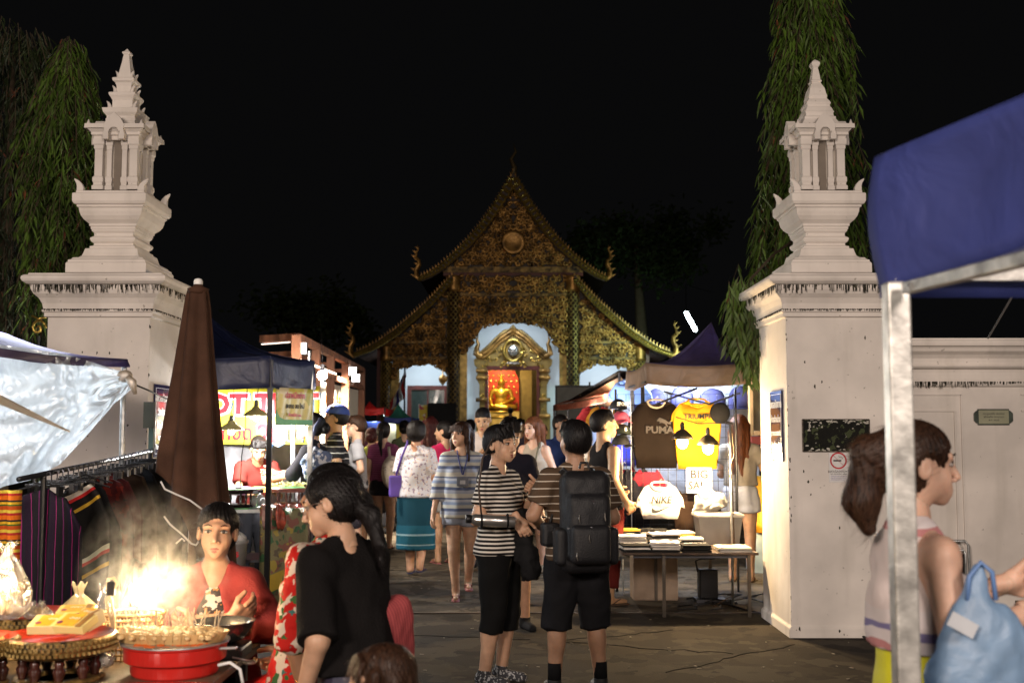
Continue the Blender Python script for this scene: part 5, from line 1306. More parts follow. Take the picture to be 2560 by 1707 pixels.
for i, (px, c, hh_, r_) in enumerate(((632, (.7, .7, .7), .10, .028), (645, (.75, .78, .8), .13, .03), (655, (.65, .70, .72), .08, .034))):
    o = MB().lathe([(r_, 0), (r_*1.02, hh_*.7), (r_*.5, hh_*.85), (r_*.45, hh_)], (at(px, 1230, 10.8).x, 10.85+.05*(i % 2), zt+.012), 14).build('sauce_bottle', M('bottle_%d' % i, c, .3, trans=.3), smooth=True)
    tag(o, ['small white sauce bottle leftmost behind the left footed tray', 'tall pale sauce bottle in the middle behind the left footed tray', 'wide clear tub nearest the black tent post on the food table'][i], 'bottle')
o = MB().lathe([(.11, 0), (.15, .07), (.155, .075)], (at(590, 1215, 11.3).x, 11.25, zt+.1), 20).build('pink_basin', thin('pink_plastic', (.75, .35, .62), tr=.4, gloss=.1, bump=.1), smooth=True, solid=.004); tag(o, 'translucent pink plastic basin at the back of the food table', 'basin')
o = MB().bb((-.62, -.02, 0), (.55, .2, .05)).build('chopping_board', M('board_wood', (.45, .26, .08), .5)); o.location = (at(700, 1200, 11.2).x, 11.3, zt+.12); o.scale = (.5, 1, 1); tag(o, 'ochre wooden board at the back of the food table near the vendor', 'board')
# white bin with red writing below the table
wb_ = thing('plastic_tub', 'white lidded plastic tub with red Thai writing under the food table', 'tub', (at(578, 1380, 10.5).x, 10.45, .30))
MB().lathe([(.13, 0), (.155, .26), (.165, .265), (.165, .29)], n=24).build('tub_body', thin('tub_white', (.62, .60, .60), tr=.3, gloss=.1, bump=.1), wb_, smooth=True, solid=.004)
MB().lathe([(.15, .29), (.14, .33), (.08, .37), (.02, .38)], n=24).build('lid', whl, wb_, smooth=True)
text('lettering', 'ข้าวสาร', .075, redl, wb_, (.01, -.160, .18), ext=.001, off=.002)
o = MB().bb((-.2, -.16, 0), (.2, .16, .30)).build('stool_crate', M('crate_dark', (.03, .03, .05), .5)); o.location = (at(578, 1380, 10.5).x, 10.45, 0); tag(o, 'dark stool under the white plastic tub', 'stool', None)
# hanging vinyl with 96
vn, L, h = banner('counter_banner', 'crumpled green and yellow vinyl with red 96 hanging off the food table', 650, 1262, 772, 1500, 10.55, 10.3, spots('old_vinyl', (.22, .20, .10), [(.28, .10, .08), (.05, .14, .06), (.42, .32, .06), (.12, .09, .06)], 5, (.54, .57, .58, .60), rough=.4, bump=.5), sag=.02)
text('numeral', '96', .10, redl, vn, (L*.80, -.010, -.62), ext=.001, off=.003, rot=(math.pi/2, -.25, 0)); MB().poly([(0, -h+.02), (0, -h+.18), (L, -h+.40), (L, -h+.26)], -.007, -.004).build('yellow_band', M('menu_yel', (.55, .38, .05), .5), vn)
for i, (px, c) in enumerate(((655, (.45, .25, .22)), (690, (.5, .10, .06)), (720, (.55, .30, .25)), (742, (.6, .12, .12)))):
    p = at(px, 1262, 10.45); o = MB().grid(lambda u, v: (p.x+.085*u+.02*v, p.y-.02+.02*math.sin(v*6+i), p.z-.22*v+.01*math.sin(u*8)), 4, 8).build('snack_packet', M('packet_%d' % i, c, .2, coat=.5, var=.5, vs=12, bump=.4, bs=20), smooth=True, solid=.02)
    tag(o, ['pale brown crinkled packet hanging at the table edge left of the tent post', 'bright red crinkled packet hanging right beside the black tent post', 'pale pink crinkled packet hanging third along the table edge', 'red and white crinkled packet hanging nearest the customers'][i], 'packet')

# ---------------------------------------------------- timber frame stall behind with glaring sign
ts = thing('timber_stall', 'open timber frame stall with flood lamps and a glaring white handwritten sign', 'stall', (at(740, 1000, 13).x, 13, 0))
wood = M('stained_timber', (.24, .10, .055), .6, var=.35, vs=6, bump=.3, bs=20, stretch=(1, 1, .3))
zT, zB, zM = 2.66, 2.47, 2.30
nr = at(742, 842, 13); fr_ = at(905, 925, 19.7); nr.z = fr_.z = 0
lf_ = at(655, 842, 13.3); lf_.z = 0
def wb2(a, b, w_=.09, nm='timber_beam'): MB().bar(a, b, w_, w_).build(nm, wood, ts, world=True)
U = lambda p, z: Vector((p.x, p.y, z))
wb2(U(nr, zT), U(fr_, zT), .08); wb2(U(nr, zB-.12), U(fr_, zB-.12), .07); wb2(U(lf_, zT), U(nr, zT), .08); wb2(U(lf_, zB), U(nr, zB), .06)
for i, t in enumerate((0, .22, .42, .66, 1)):
    p = nr.lerp(fr_, t); MB().bb((p.x-.05, p.y-.05, 0), (p.x+.05, p.y+.05, zT+.02)).build('timber_post', wood, ts, world=True)
    if i in (1, 2, 3): wb2(U(p, zB+.05)+Vector((-.6, 0, 0)), U(p, zB+.05), .05)
sg = at(785, 960, 15.5); se = at(903, 960, 19.5)
sgn = thing('handwritten_sign', 'overexposed white shop sign with black and orange Thai handwriting on the timber stall', 'sign', (sg.x-.06, 15.5, 0), rz=math.atan2(19.5-15.5, se.x-sg.x)); L = math.hypot(4, se.x-sg.x)
MB().bb((0, -.01, 1.42), (L, .01, 2.30)).build('panel', M('sign_board_white', (.8, .76, .66), .6, var=.04), sgn)
text('lettering', 'หมอ นวด', .62, M('ink_black'), sgn, (L*.55, -.02, 1.62), ext=.003, off=.004, sx=1.0); text('lettering', 'ร้าน ๕ บาท', .42, M('ink_orange', (.7, .25, .03), .6), sgn, (L*.48, -.02, 2.02), ext=.003, off=.004)
led = glow('led_white', (1, .93, .82), 14)
for i, (t, z) in enumerate(((.02, 2.585), (.09, 2.52), (.72, 2.58), (.80, 2.50))):
    p = nr.lerp(fr_, t); fl2 = thing('flood_lamp', ['square flood lamp glowing at the near corner of the timber stall', 'small pendant flood lamp beside the near corner lamp of the timber stall', 'small square flood lamp near the far end of the timber stall', 'orange lit flood lamp at the far end of the timber stall'][i], 'lamp', (p.x+.06, p.y-.07, z-.05))
    w_ = (.10, .03, .16, .14)[i]; MB().bb((-w_/2, 0, -.07), (w_/2, .05, .07)).build('housing', darkmetal, fl2); MB().bb((-w_/2+.01, -.006, -.06), (w_/2-.01, 0, .06)).build('lens', led, fl2)
st_ = thing('led_strip', 'glowing light strip under the side beam of the timber stall', 'lamp', (0, 0, 0)); MB().bar(U(nr, zB-.075)+Vector((.04, 0, 0)), U(nr.lerp(fr_, .45), zB-.075)+Vector((.04, 0, 0)), .03, .02).build('tube', glow('strip_warm', (1, .85, .65), 6), st_)
st_ = thing('led_strip', 'thin light strip along the front top beam of the timber stall', 'lamp', (0, 0, 0)); MB().bar(U(lf_, zT-.06), U(nr, zT-.06)+Vector((-.08, 0, 0)), .02, .015).build('tube', glow('strip_pale', (1, .8, .7), 1.5), st_)
# naked bulb with glare
bl_ = thing('bare_bulb', 'dazzling bare bulb hanging at the edge of the navy tent', 'lamp', at(806, 938, 12.6).to_tuple())
MB().sph((0, 0, 0), .055, 16, 12).build('bulb', glow('bulb_hot', (1, .95, .86), 150), bl_, smooth=True); MB().lathe([(.025, .04), (.025, .12)], n=10).build('socket', darkmetal, bl_); rope('cord', [(0, 0, .12), (-.05, .2, .5)], .004, blackmetal, bl_)
light('POINT', at(806, 952, 12.55).to_tuple(), 200, (1, .88, .72), .05)
light('AREA', (at(860, 900, 17).x+.35, 16.8, 2.6), 330, (1, .85, .66), .8, aim=(at(850, 1050, 17).x-.1, 17.0, 1.3), sizey=.2, spread=R(110))

# ---------------------------------------------------- far tents and goods on the left of the lane
def small_tent(label, px0, px1, pye, pyp, Y, m_, m2, depth=2.0, vh=.2):
    a = at(px0, pye, Y); b = at(px1, pye, Y); t = thing('small_tent', label, 'tent', ((a.x+b.x)/2, Y, 0)); pk_ = at((px0+px1)/2, pyp, Y+depth/2)
    c = [a+Vector((0, depth, 0)), a, b, b+Vector((0, depth, 0)), a+Vector((0, depth, 0))]
    cloth_canopy(t, c, pk_, m_, .12, 6); valance(t, a, b, vh, m2, n=12); valance(t, b, c[3], vh, m2, n=6)
    for p in (a, b): MB().tube([U(p, 0), p], .02, 6).build('tent_post', darkmetal, t, world=True)
    return t
redc = thin('red_canvas', (.40, .03, .03), tr=.4, gloss=.03); bluec = thin('blue_canvas', (.03, .06, .35), tr=.4, gloss=.03); teal = thin('teal_canvas', (.03, .16, .14), tr=.4, gloss=.05)
small_tent('small red canopy with blue lower edge behind the timber stall', 885, 962, 1018, 1003, 27, redc, redc, vh=.16)
small_tent('small blue and teal canopy next to the red canopy far left of the lane', 960, 1030, 1042, 1008, 25.5, teal, bluec, vh=.12)
light('POINT', at(935, 1048, 27.5).to_tuple(), 60, COOL, .1); light('POINT', at(985, 1060, 26.5).to_tuple(), 40, (1, .95, .7), .1)
for i, (px, py, w_, h_, m_, lb, Y) in enumerate(((975, 1082, .28, .75, M('lit_plastic', (.8, .85, .8), .3), 'bright white lit display panel under the far teal canopy', 26.5), (1001, 1085, .18, .75, M('banner_yellow'), 'narrow yellow standing banner with red writing by the far teal canopy', 26), (930, 1080, .7, .5, M('goods_blue', (.03, .06, .25), .5), 'dark blue goods counter under the far red canopy', 27.5))):
    p = at(px, py, Y); o = thing('display_panel', lb, 'panel', p.to_tuple()); MB().bb((-w_/2, -.03, -h_/2), (w_/2, .03, h_/2)).build('face', m_, o, bevel=.01); MB().bb((-w_/2, .035, -p.z), (-w_/2+.03, .06, -h_/2)).bb((w_/2-.03, .035, -p.z), (w_/2, .06, -h_/2)).build('stand', darkmetal, o)
    if i == 1:
        for j, ch in enumerate('โปรโมชั่น'[:5]): text('lettering', ch, .12, redl, o, (0, -.04, .28-.13*j), ext=.002)
# speaker / notice case before the temple
sp_ = thing('loudspeaker', 'large black loudspeaker box standing before the left temple column', 'speaker', (at(1105, 1040, 33).x, 33, 0))
MB().bb((-.40, -.3, .35), (.40, .3, at(1105, 1008, 33).z)).build('cabinet', blackcloth, sp_, bevel=.02); MB().lathe([(.22, 0), (.24, .02), (.1, .03)], n=20).build('cone', darkmetal, sp_); sp_.children[-1].rotation_euler = (math.pi/2, 0, 0); sp_.children[-1].location = (0, -.3, 1.3); MB().bb((-.38, -.28, 0), (.38, .28, .35)).build('base', blackmetal, sp_)
nc = thing('notice_case', 'yellow and red poster case standing left of the black loudspeaker', 'notice board', (at(1072, 1040, 33).x, 33, 0)); zt2 = at(1072, 1012, 33).z
MB().bb((-.28, -.04, .7), (.28, .04, zt2)).build('poster', spots('poster_print', (.45, .33, .05), [(.3, .05, .1), (.5, .5, .4)], 5, (.55, .6)), nc); MB().bb((-.30, 0, 0), (-.26, .05, zt2+.02)).bb((.26, 0, 0), (.30, .05, zt2+.02)).build('frame', white, nc)

# ---------------------------------------------------- T-shirt stall on the right
YS = 10.3
cA = at(1615, 907, YS); cB = at(1866, 907, YS); cB.z = cA.z; cL = at(1566, 926, 11.75); cL.z = cA.z; cR = Vector((cB.x+.15, 13.3, cA.z)); pk2 = at(1778, 806, 11.5)
cn = thing('market_tent', 'purple pop-up tent with faded tan valance over the T-shirt stall', 'tent', (cA.x, cA.y, 0))
cloth_canopy(cn, [cL, cA, cB, cR], pk2, purple, .13); cloth_canopy(cn, [cR, cL], pk2, purple, .13)
valance(cn, cA, cB, .19, tan_c); valance(cn, cL, cA+Vector((-.004, 0, 0)), .19, tan_c, wave=1.5)
for p, m_ in ((Vector((at(1606, 950, 11.5).x, 11.5, cA.z)), blackmetal), (Vector((at(1898, 950, 13.1).x, 13.1, cA.z)), blackmetal), (cL+Vector((.05, -.05, 0)), steel)): MB().bb((p.x-.018, p.y-.018, 0), (p.x+.018, p.y+.018, p.z-.02)).build('tent_post', m_, cn, world=True)
for a, b in ((cA, cB), (cL, cA), ((cA+Vector((.1, 0, -.2))), (cA+Vector((.5, .2, -.05)))), ((cB+Vector((-.05, 0, -.10))), (cB+Vector((-.32, .1, -.20)))), ((cB+Vector((-.32, .1, -.20))), (cB+Vector((-.72, .2, -.08))))):
    MB().bar(a+Vector((0, .05, -.17)), b+Vector((0, .05, -.17)), .016).build('scissor_strut', blackmetal, cn, world=True)
bs_ = thing('backdrop_sheet', 'glowing pale blue sheet at the back of the T-shirt stall', 'backdrop', (at(1740, 1000, 13.1).x, 13.1, 0))
MB().grid(lambda u, v: (-.85+1.60*u, .03*math.sin(u*22), .75+1.42*v), 30, 5).build('sheet', thin('pale_sheet', (.66, .70, .80), tr=.4, gloss=.03), bs_, smooth=True, fix=False, solid=.004)
light('POINT', (at(1740, 1000, 11.8).x, 12.4, 2.1), 190, (.75, .86, 1), .12)
# T-shirts (flat garments with sleeves and rolled neckband)
def tshirt(label, px, py0, py1, Y, w_, mat, rz=0, neck=None, slv=.22, name='tshirt', hang=True, back=False, sl=.5):
    a = at(px, py0, Y); z1 = at(px, py1, Y).z; h_ = a.z-z1; t = thing(name, label, 'T-shirt', (a.x, Y, a.z), rz, group=None)
    hw = w_/2; nk = .085
    half = [(nk, 0), (hw*.78, -.035), (hw*1.0+slv*.20, -.09-slv*.35), (hw+slv*.30, -.12-slv*.75), (hw*.86+.01, -.12-slv*.55), (hw*.86, -.20), (hw*.88, -h_*.6), (hw*.86, -h_)]
    cen = [(nk*math.cos(a_), -nk*.75*math.sin(a_)) for a_ in [math.pi/2*i/5 for i in range(6)]]
    # build columns across the shirt so that it can billow
    out = half+[(-x, z) for x, z in reversed(half)]+[(-nk*math.cos(a_), -nk*.7*math.sin(a_)) for a_ in [math.pi*i/8 for i in range(1, 8)]]
    bm = bmesh.new(); vs = [bm.verts.new((x, 0, z)) for x, z in out]; f = bm.faces.new(vs)
    bmesh.ops.triangulate(bm, faces=[f]); bmesh.ops.subdivide_edges(bm, edges=bm.edges[:], cuts=3, use_grid_fill=True)
    random.seed(int(px)); ph = random.random()*6
    for v_ in bm.verts:
        x, z = v_.co.x, v_.co.z; v_.co.y = .018*math.sin(x*22+ph+z*3)*min(1, -z*3+.1)+.012*math.sin(z*15+x*9+ph)
    me = bpy.data.meshes.new('cloth'); bm.to_mesh(me); bm.free(); shade(me, True); o = link('cloth', me, mat, t); md = o.modifiers.new('s', 'SOLIDIFY'); md.thickness = .012; md.offset = 0
    if neck is not None:
        MB().tube([(nk*1.03*math.cos(a_), -.012, -nk*.8*math.sin(a_)) for a_ in [math.pi*i/12 for i in range(13)]]+[(-nk, .0, .0), (-nk*.6, .0, .012), (nk*.6, .0, .012), (nk*1.03, -.012, 0)], .010, 6).build('neckband', neck, t, smooth=True)
    if hang: rope('hanger_hook', [(0, 0, -.02), (0, 0, .03), (.015, 0, .045), (.02, 0, .03)], .003, steel, t)
    return t, h_
brown_t = M('brown_jersey', (.012, .008, .006), .85, bump=.2); yel_t = M('yellow_jersey', (.72, .36, .02), .8, bump=.2); wht_t = M('white_jersey', (.74, .70, .64), .85, bump=.2)
YR = 11.35
t1, h1 = tshirt('dark brown T-shirt with cream collar and PUMA print hanging on the rack', 1640, 1002, 1170, YR, .46, brown_t, neck=M('cream_rib', (.5, .42, .3), .8))
pr_ = M('grey_print', (.032, .025, .022), .6); text('print', 'PUMA', .095, pr_, t1, (.03, -.03, -.29), ext=.001, off=.0035, sx=1.1)
cat_ = MB().poly([(-.0, -.20), (.03, -.165), (.06, -.175), (.09, -.19), (.12, -.215), (.14, -.20), (.16, -.17), (.15, -.21), (.14, -.235), (.10, -.225), (.115, -.255), (.105, -.26), (.08, -.225), (.05, -.215), (.03, -.225), (.03, -.205)], -.034, -.030); cat_.build('leaping_mark', pr_, t1)
t2, h2 = tshirt('golden yellow T-shirt with black TRIUMPH lettering beside the brown shirt', 1742, 1000, 1172, YR-.05, .44, yel_t, neck=yel_t, slv=.12); text('print', 'TRIUMPH', .070, M('ink_black'), t2, (.01, -.03, -.165), ext=.001, off=.0015); rope('print_flourish', [(-.03, -.03, -.20), (.0, -.03, -.215), (.05, -.03, -.215), (.09, -.03, -.195)], .0025, M('ink_black'), t2)
t3, h3 = tshirt('white T-shirt with black NIKE swoosh hanging below the brown shirt', 1650, 1208, 1296, YR-.35, .38, wht_t, neck=wht_t, slv=.16); text('print', 'NIKE', .095, M('ink_black'), t3, (.0, -.062, -.155), ext=.001, off=.003, sx=.95, shear=.2)
sw = [(-.085, -.225), (-.095, -.255), (-.085, -.275), (-.060, -.280), (-.02, -.268), (.09, -.215), (-.02, -.248), (-.05, -.250), (-.066, -.243)]; MB().poly(sw, -.064, -.060).build('swoosh', M('ink_black'), t3)
# shirts hanging behind, dark against the glowing sheet
for i, (px, w_) in enumerate(((1595, .16), (1640, .22), (1705, .26), (1782, .30), (1852, .28))):
    p = at(px, 985+6*(i % 2), 12.7); o = thing('dark_cap', ['narrow dark bag silhouette at the left of the glowing sheet', 'rounded dark cap silhouette second along the glowing sheet', 'rounded dark hat silhouette above the collar of the yellow shirt', 'broad dark hat silhouette right of the yellow shirt', 'dark hat silhouette next to the timber framed panel'][i], 'hat', p.to_tuple())
    MB().lathe([(w_*.5, -.16), (w_*.5, -.06), (w_*.46, 0), (w_*.34, .06), (w_*.15, .085), (.01, .09)], n=20, sy=.4).build('crown', M('indigo_felt', (.03, .03, .075), .9, bump=.3), o, smooth=True)
    MB().lathe([(w_*.62, -.165), (w_*.62, -.155)], n=20, sy=.5).build('brim', M('indigo_felt'), o)
# round black disc (sun hat) beside the yellow shirt
o = thing('round_hat', 'round dark hat hanging beside the TRIUMPH lettering above the lamp', 'hat', at(1800, 1032, 11.1).to_tuple()); MB().sph((0, 0, 0), (.098, .04, .105), 20, 12).build('crown', blackcloth, o, smooth=True)
# wire grid rack
gr_ = thing('grid_rack', 'black wire grid display rack carrying the T-shirts', 'rack', (at(1700, 1100, YR+.06).x, YR+.06, 0)); 
zr0, zr1 = .55, at(1700, 985, YR).z
for i in range(15): MB().tube([(-.62+.083*i, 0, zr0), (-.62+.083*i, 0, zr1)], .0035, 4).build('upright_wire', blackmetal, gr_)
for j in range(14): MB().tube([(-.64, .006, zr0+(zr1-zr0)*j/13), (.56, .006, zr0+(zr1-zr0)*j/13)], .003, 4).build('cross_wire', blackmetal, gr_)
for x in (-.64, .56): MB().tube([(x, 0, 0), (x, 0, zr1+.05)], .012, 6).build('rack_post', blackmetal, gr_)
# lower garments behind (dark, red, pink)
for i, (px, py0, py1, c, lb) in enumerate(((1558, 1165, 1330, (.25, .02, .04), 'dark red garment hanging at the left end of the T-shirt rack'), (1590, 1170, 1320, (.02, .02, .03), 'black garment hanging behind the white printed shirt'), (1620, 1172, 1215, (.30, .03, .05), 'red sleeve showing between the brown and white shirts'), (1720, 1225, 1330, (.05, .03, .02), 'brown shirt hanging right of the white printed shirt'))):
    t_, _ = tshirt(lb, px, py0, py1, YR+.12-.02*i, .30, M('garment_%d' % i, c, .85, bump=.2), slv=.1)
# BIG SALE card
p = at(1748, 1200, YR-.12); bsn = thing('sale_sign', 'white BIG SALE card with black capitals below the yellow shirt', 'sign', p.to_tuple()); MB().bb((-.125, -.004, -.125), (.125, 0, .125)).build('card', M('card_white', (.78, .74, .68), .6, var=.03), bsn)
text('lettering', 'BIG', .115, M('ink_black'), bsn, (.0, -.006, .055), ext=.001, off=.003); text('lettering', 'SALE', .105, M('ink_black'), bsn, (.0, -.006, -.055), ext=.001, off=.003)
# black box of white packs at the rack
o = MB().bb((-.07, -.02, -.10), (.07, .02, .10)).build('shirt_bundle', wht_t, bevel=.015); o.location = at(1755, 1262, YR-.2); tag(o, 'rolled white shirt bundle stuck below the BIG SALE card', 'bundle')
# cap rack on the left
capr = thing('cap_rack', 'slim wire cap rack at the left edge of the T-shirt stall', 'rack', (at(1555, 1100, 11.3).x, 11.3, 0))
for x in (-.09, 0, .09): MB().tube([(x, 0, 0), (x, 0, at(1550, 1000, 11.3).z)], .005, 5).build('wire', steel, capr)
def cap(label, px, py, Y, c, emblem=None, rz=0):
    t = thing('baseball_cap', label, 'cap', at(px, py, Y).to_tuple(), rz); m_ = M('cap_%s' % label[:9].replace(' ', '_'), c, .7, bump=.2)
    v = Vol((-.12, -.2, -.03), (.12, .12, .13), .007); v.ell((0, 0, 0), (.085, .095, .10), .01); v.cutz(0, above=False); me = npmesh('crown', [v.mesh()]); link('crown', me, m_, t)
    MB().grid(lambda u, v_: ((u-.5)*.16*(1-.2*v_), -.08-.075*v_*math.sin(math.pi*(.15+.7*u)), .004-.02*(2*u-1)**2-.01*v_), 12, 4).build('peak', m_, t, smooth=True, solid=.005)
    if emblem: text('emblem', emblem, .05, M('emblem_%s' % label[:5], (.6, .6, .6) if 'black' in label else (.6, .5, .05), .5), t, (0, -.088, .045), ext=.004, off=.001)
cap('black cap with white sporty lettering on top of the cap rack', 1546, 1022, 11.2, (.01, .01, .012), 'SPORT', .5)
cap('pink and white cap second from top on the cap rack', 1552, 1052, 11.2, (.55, .08, .14), None, .4)
cap('black green cap with a yellow round badge low on the cap rack', 1556, 1085, 11.2, (.012, .02, .012), 'B', .3)
cap('plain black cap lowest on the cap rack', 1552, 1112, 11.2, (.01, .01, .01), None, .9)
# blue lit jersey rail behind caps
for i, (px, py0, py1, Y, c, lb) in enumerate(((1575, 950, 1010, 12.2, (.25, .35, .62), 'light blue shirt glowing behind the purple tent post'), (1556, 1100, 1165, 12.3, (.05, .06, .45), 'royal blue shirt hanging behind the cap rack'), (1520, 1060, 1130, 13, (.3, .35, .5), 'pale blue shirt hanging left behind the caps'), (1512, 1015, 1075, 13.5, (.6, .25, .03), 'orange shirt hanging in the next stall behind the customers'), (1488, 1015, 1070, 13.6, (.55, .05, .05), 'red shirt hanging in the next stall behind the customers'))):
    tshirt(lb, px, py0, py1, Y, .42, M('rail_%d' % i, c, .8, bump=.2), slv=.15, rz=.3)
light('POINT', at(1540, 1040, 11.9).to_tuple(), 28, (.65, .78, 1), .08)
# table
tbY0, tbY1, tz_ = 9.80, 11.05, .545
xa, xb = at(1556, 1380, tbY0).x, at(1897, 1380, tbY0).x
tt = thing('folding_table', 'long folding table covered with folded T-shirts in front of the right pillar stall', 'table', (xa, tbY0, 0)); Wt = xb-xa; Dt = tbY1-tbY0
MB().bb((0, 0, tz_-.022), (Wt, Dt, tz_)).build('table_top', M('table_top_dark', (.07, .045, .03), .35, var=.3), tt, bevel=.004)
for px, y in ((1660, .04), (1873, .04), (1640, 1.0), (1776, 1.0)):
    x = at(px, 1450, tbY0+y).x-xa; MB().bb((x-.013, y-.013, 0), (x+.013, y+.013, tz_-.022)).build('leg', M('leg_steel', (.12, .10, .08), .4, .6), tt)
MB().bb((.1, .05, tz_-.05), (Wt-.06, .07, tz_-.022)).build('apron_rail', darkmetal, tt)
# piles of folded tees
random.seed(77)
cols = [(.74, .70, .64), (.02, .02, .02), (.62, .60, .58), (.65, .40, .05), (.7, .66, .6), (.03, .025, .02)]
nm = 0
def tee_pile(x, y, n, w_, d_, rz, cs, label, prints=None, seed=1):
    t = thing('tshirt_pile', label, 'clothes pile', (xa+x, tbY0+y, tz_), rz); random.seed(seed)
    for i in range(n):
        c = cs[i % len(cs)]; m_ = M('fold_%02d%02d%02d' % tuple(int(v*99) for v in c), c, .85, bump=.3)
        ww, dd_ = w_*random.uniform(.93, 1.03), d_*random.uniform(.93, 1.03); z = i*.022
        b = MB(); b.grid(lambda u, v: ((u-.5)*ww, (v-.5)*dd_-.0, z+.020+.004*math.sin(u*9+i)+.003*math.sin(v*8+i*2)-.012*(abs(2*u-1)**6+abs(2*v-1)**6)), 14, 10)
        b.box((0, 0, z+.008), (ww*.99, dd_*.99, .014)); b.build('folded_tshirt', m_, t, smooth=False, fix=False).rotation_euler = (0, 0, random.uniform(-.06, .06))
    if prints: text('print', prints, w_*.30, M('ink_black') if cs[(n-1) % len(cs)][0] > .2 else M('emboss_white', (.6, .6, .6), .6), t, (0, -.02, (n-1)*.022+.026), rot=(0, 0, 0), ext=.001, off=.002)
W_, K_, Y_, G_ = (.74, .70, .64), (.02, .02, .02), (.65, .40, .05), (.45, .43, .40)
tee_pile(.12, .16, 3, .24, .26, .1, [K_, W_, K_], 'low pile of black and white folded tees at the front left table corner', 'ROCK', 1)
tee_pile(.38, .15, 4, .25, .26, -.05, [K_, W_, W_, W_], 'pile of white folded tees with black print, second along the table front', 'NYC', 2)
tee_pile(.64, .15, 3, .26, .26, .04, [K_, K_, K_], 'black folded tees with white print, third along the table front', 'ARMY', 3)
tee_pile(.97, .18, 2, .30, .30, 0, [G_, (.62, .60, .50)], 'two pale green white folded sheets at the right end of the table front')
tee_pile(.14, .52, 5, .25, .26, -.08, [W_, K_, W_, G_, W_], 'taller striped pile of white and grey tees in the middle left of the table', 'AIR', 5)
tee_pile(.42, .50, 6, .25, .26, .07, [W_, K_, W_, W_, K_, W_], 'tall pile of black and white tees in the middle of the table', 'X', 6)
tee_pile(.66, .52, 4, .22, .26, .0, [K_, W_, K_, W_], 'short pile of black and white tees beside the clear storage box', 'LOVE', 7)
tee_pile(.12, .92, 6, .25, .26, .1, [W_, K_, Y_], 'back left pile topped by a yellow folded tee', None, 8)
tee_pile(.38, .90, 6, .25, .26, -.1, [K_, W_, K_], 'back pile topped by a black folded tee below the white hanging shirt', None, 9)
tee_pile(.62, .92, 5, .24, .24, .1, [W_, Y_], 'back pile of white and mustard tees left of the storage box', None, 10)
# storage box
sb_ = thing('storage_box', 'clear plastic storage box with white bags heaped on its lid, on the T-shirt table', 'box', (at(1790, 1310, 10.7).x, 10.62, tz_))
MB().sq([(.17, 0), (.20, .25)], (0, 0, 0), 0, -.04, cap=False).build('box_wall', thin('clear_plastic', (.62, .60, .55), tr=.5, gloss=.2, clear=.45, bump=.1), sb_, bevel=.01, solid=.004); MB().sq([(.215, .25), (.215, .275), (.20, .285)], (0, 0, 0), 0, -.04).build('lid', thin('lid_plastic', (.7, .68, .62), tr=.3, gloss=.2), sb_, bevel=.006)
MB().box((-.03, 0, .06), (.2, .2, .1)).build('contents', M('box_contents', (.4, .38, .33), .8, var=.5, vs=20), sb_); MB().box((.12, -.02, .03), (.06, .06, .05)).build('red_item', redl, sb_)
pb = thing('plastic_bag', 'crumpled glowing white plastic bag piled on the clear storage box', 'bag', (at(1772, 1240, 10.7).x, 10.62, tz_+.287))
v = Vol((-.26, -.16, -.05), (.26, .16, .45), .011); v.ell((0, 0, .10), (.19, .10, .10), .04); v.ell((-.06, 0, .22), (.10, .08, .12), .05); v.ell((.1, 0, .17), (.10, .07, .08), .05); v.cone((-.12, 0, .1), (-.22, 0, .03), .05, .02, .03); v.cone((-.05, 0, .3), (-.0, 0, .42), .05, .02, .03); v.ripple(.009, 34, 2, 1.2); v.cutz(0, above=False); link('film', npmesh('film', [(v.mesh()[0]*.72, v.mesh()[1])]), thin('white_bag', (.75, .72, .66), tr=.5, gloss=.15), pb)
# clip lamps on a stand
ls = thing('lamp_stand', 'steel pole with cross arm holding two bowl lamps at the T-shirt table', 'lamp stand', (at(1829, 1300, 10.45).x, 10.45, 0)); zp = at(1829, 1053, 10.45).z
MB().tube([(0, 0, 0), (0, 0, zp)], .012, 10).build('pole', steel, ls, smooth=True); MB().tube([(-.04, 0, zp-.01), (.03, 0, zp-.02)], .014, 8).build('clamp', darkmetal, ls)
MB().tube([(0, 0, zp-.015), (-.30, -.02, zp-.02), (-.50, -.02, zp+.04)], .005, 6).build('cross_arm', darkmetal, ls)
rope('cable', [(0, 0, zp), (.02, -.01, zp-.15), (.03, -.02, zp-.3), (-.02, -.02, zp-.45), (.015, .0, zp-.6), (.02, 0, .6), (0, 0, .1), (-.2, -.1, .01)], .005, M('cable_brown', (.10, .06, .03), .5), ls)
amb = glow('bulb_amber', (1, .78, .45), 70); bowl = M('bowl_shade', (.10, .08, .05), .3, .6)
for i, (px, py) in enumerate(((1706, 1098), (1770, 1112))):
    p = at(px, py, 10.4); t = thing('bowl_lamp', ['bowl shaped lamp with amber bulb glaring in front of the yellow shirt, the left one', 'bowl shaped lamp with amber bulb glaring in front of the yellow shirt, nearer the pole'][i], 'lamp', p.to_tuple())
    MB().lathe([(.018, .09), (.03, .085), (.05, .07), (.085, .035), (.100, 0)], n=24, cap=False).build('lamp_shade', bowl, t, smooth=True, solid=.003); MB().lathe([(.016, .085), (.02, .1), (.02, .14), (.01, .16)], n=10).build('socket', blackmetal, t)
    MB().sph((0, 0, -.025), (.050, .050, .060), 14, 10).build('bulb', amb, t, smooth=True); light('POINT', (p.x, p.y-.02, p.z-.09), 170, (1, .70, .38), .04)
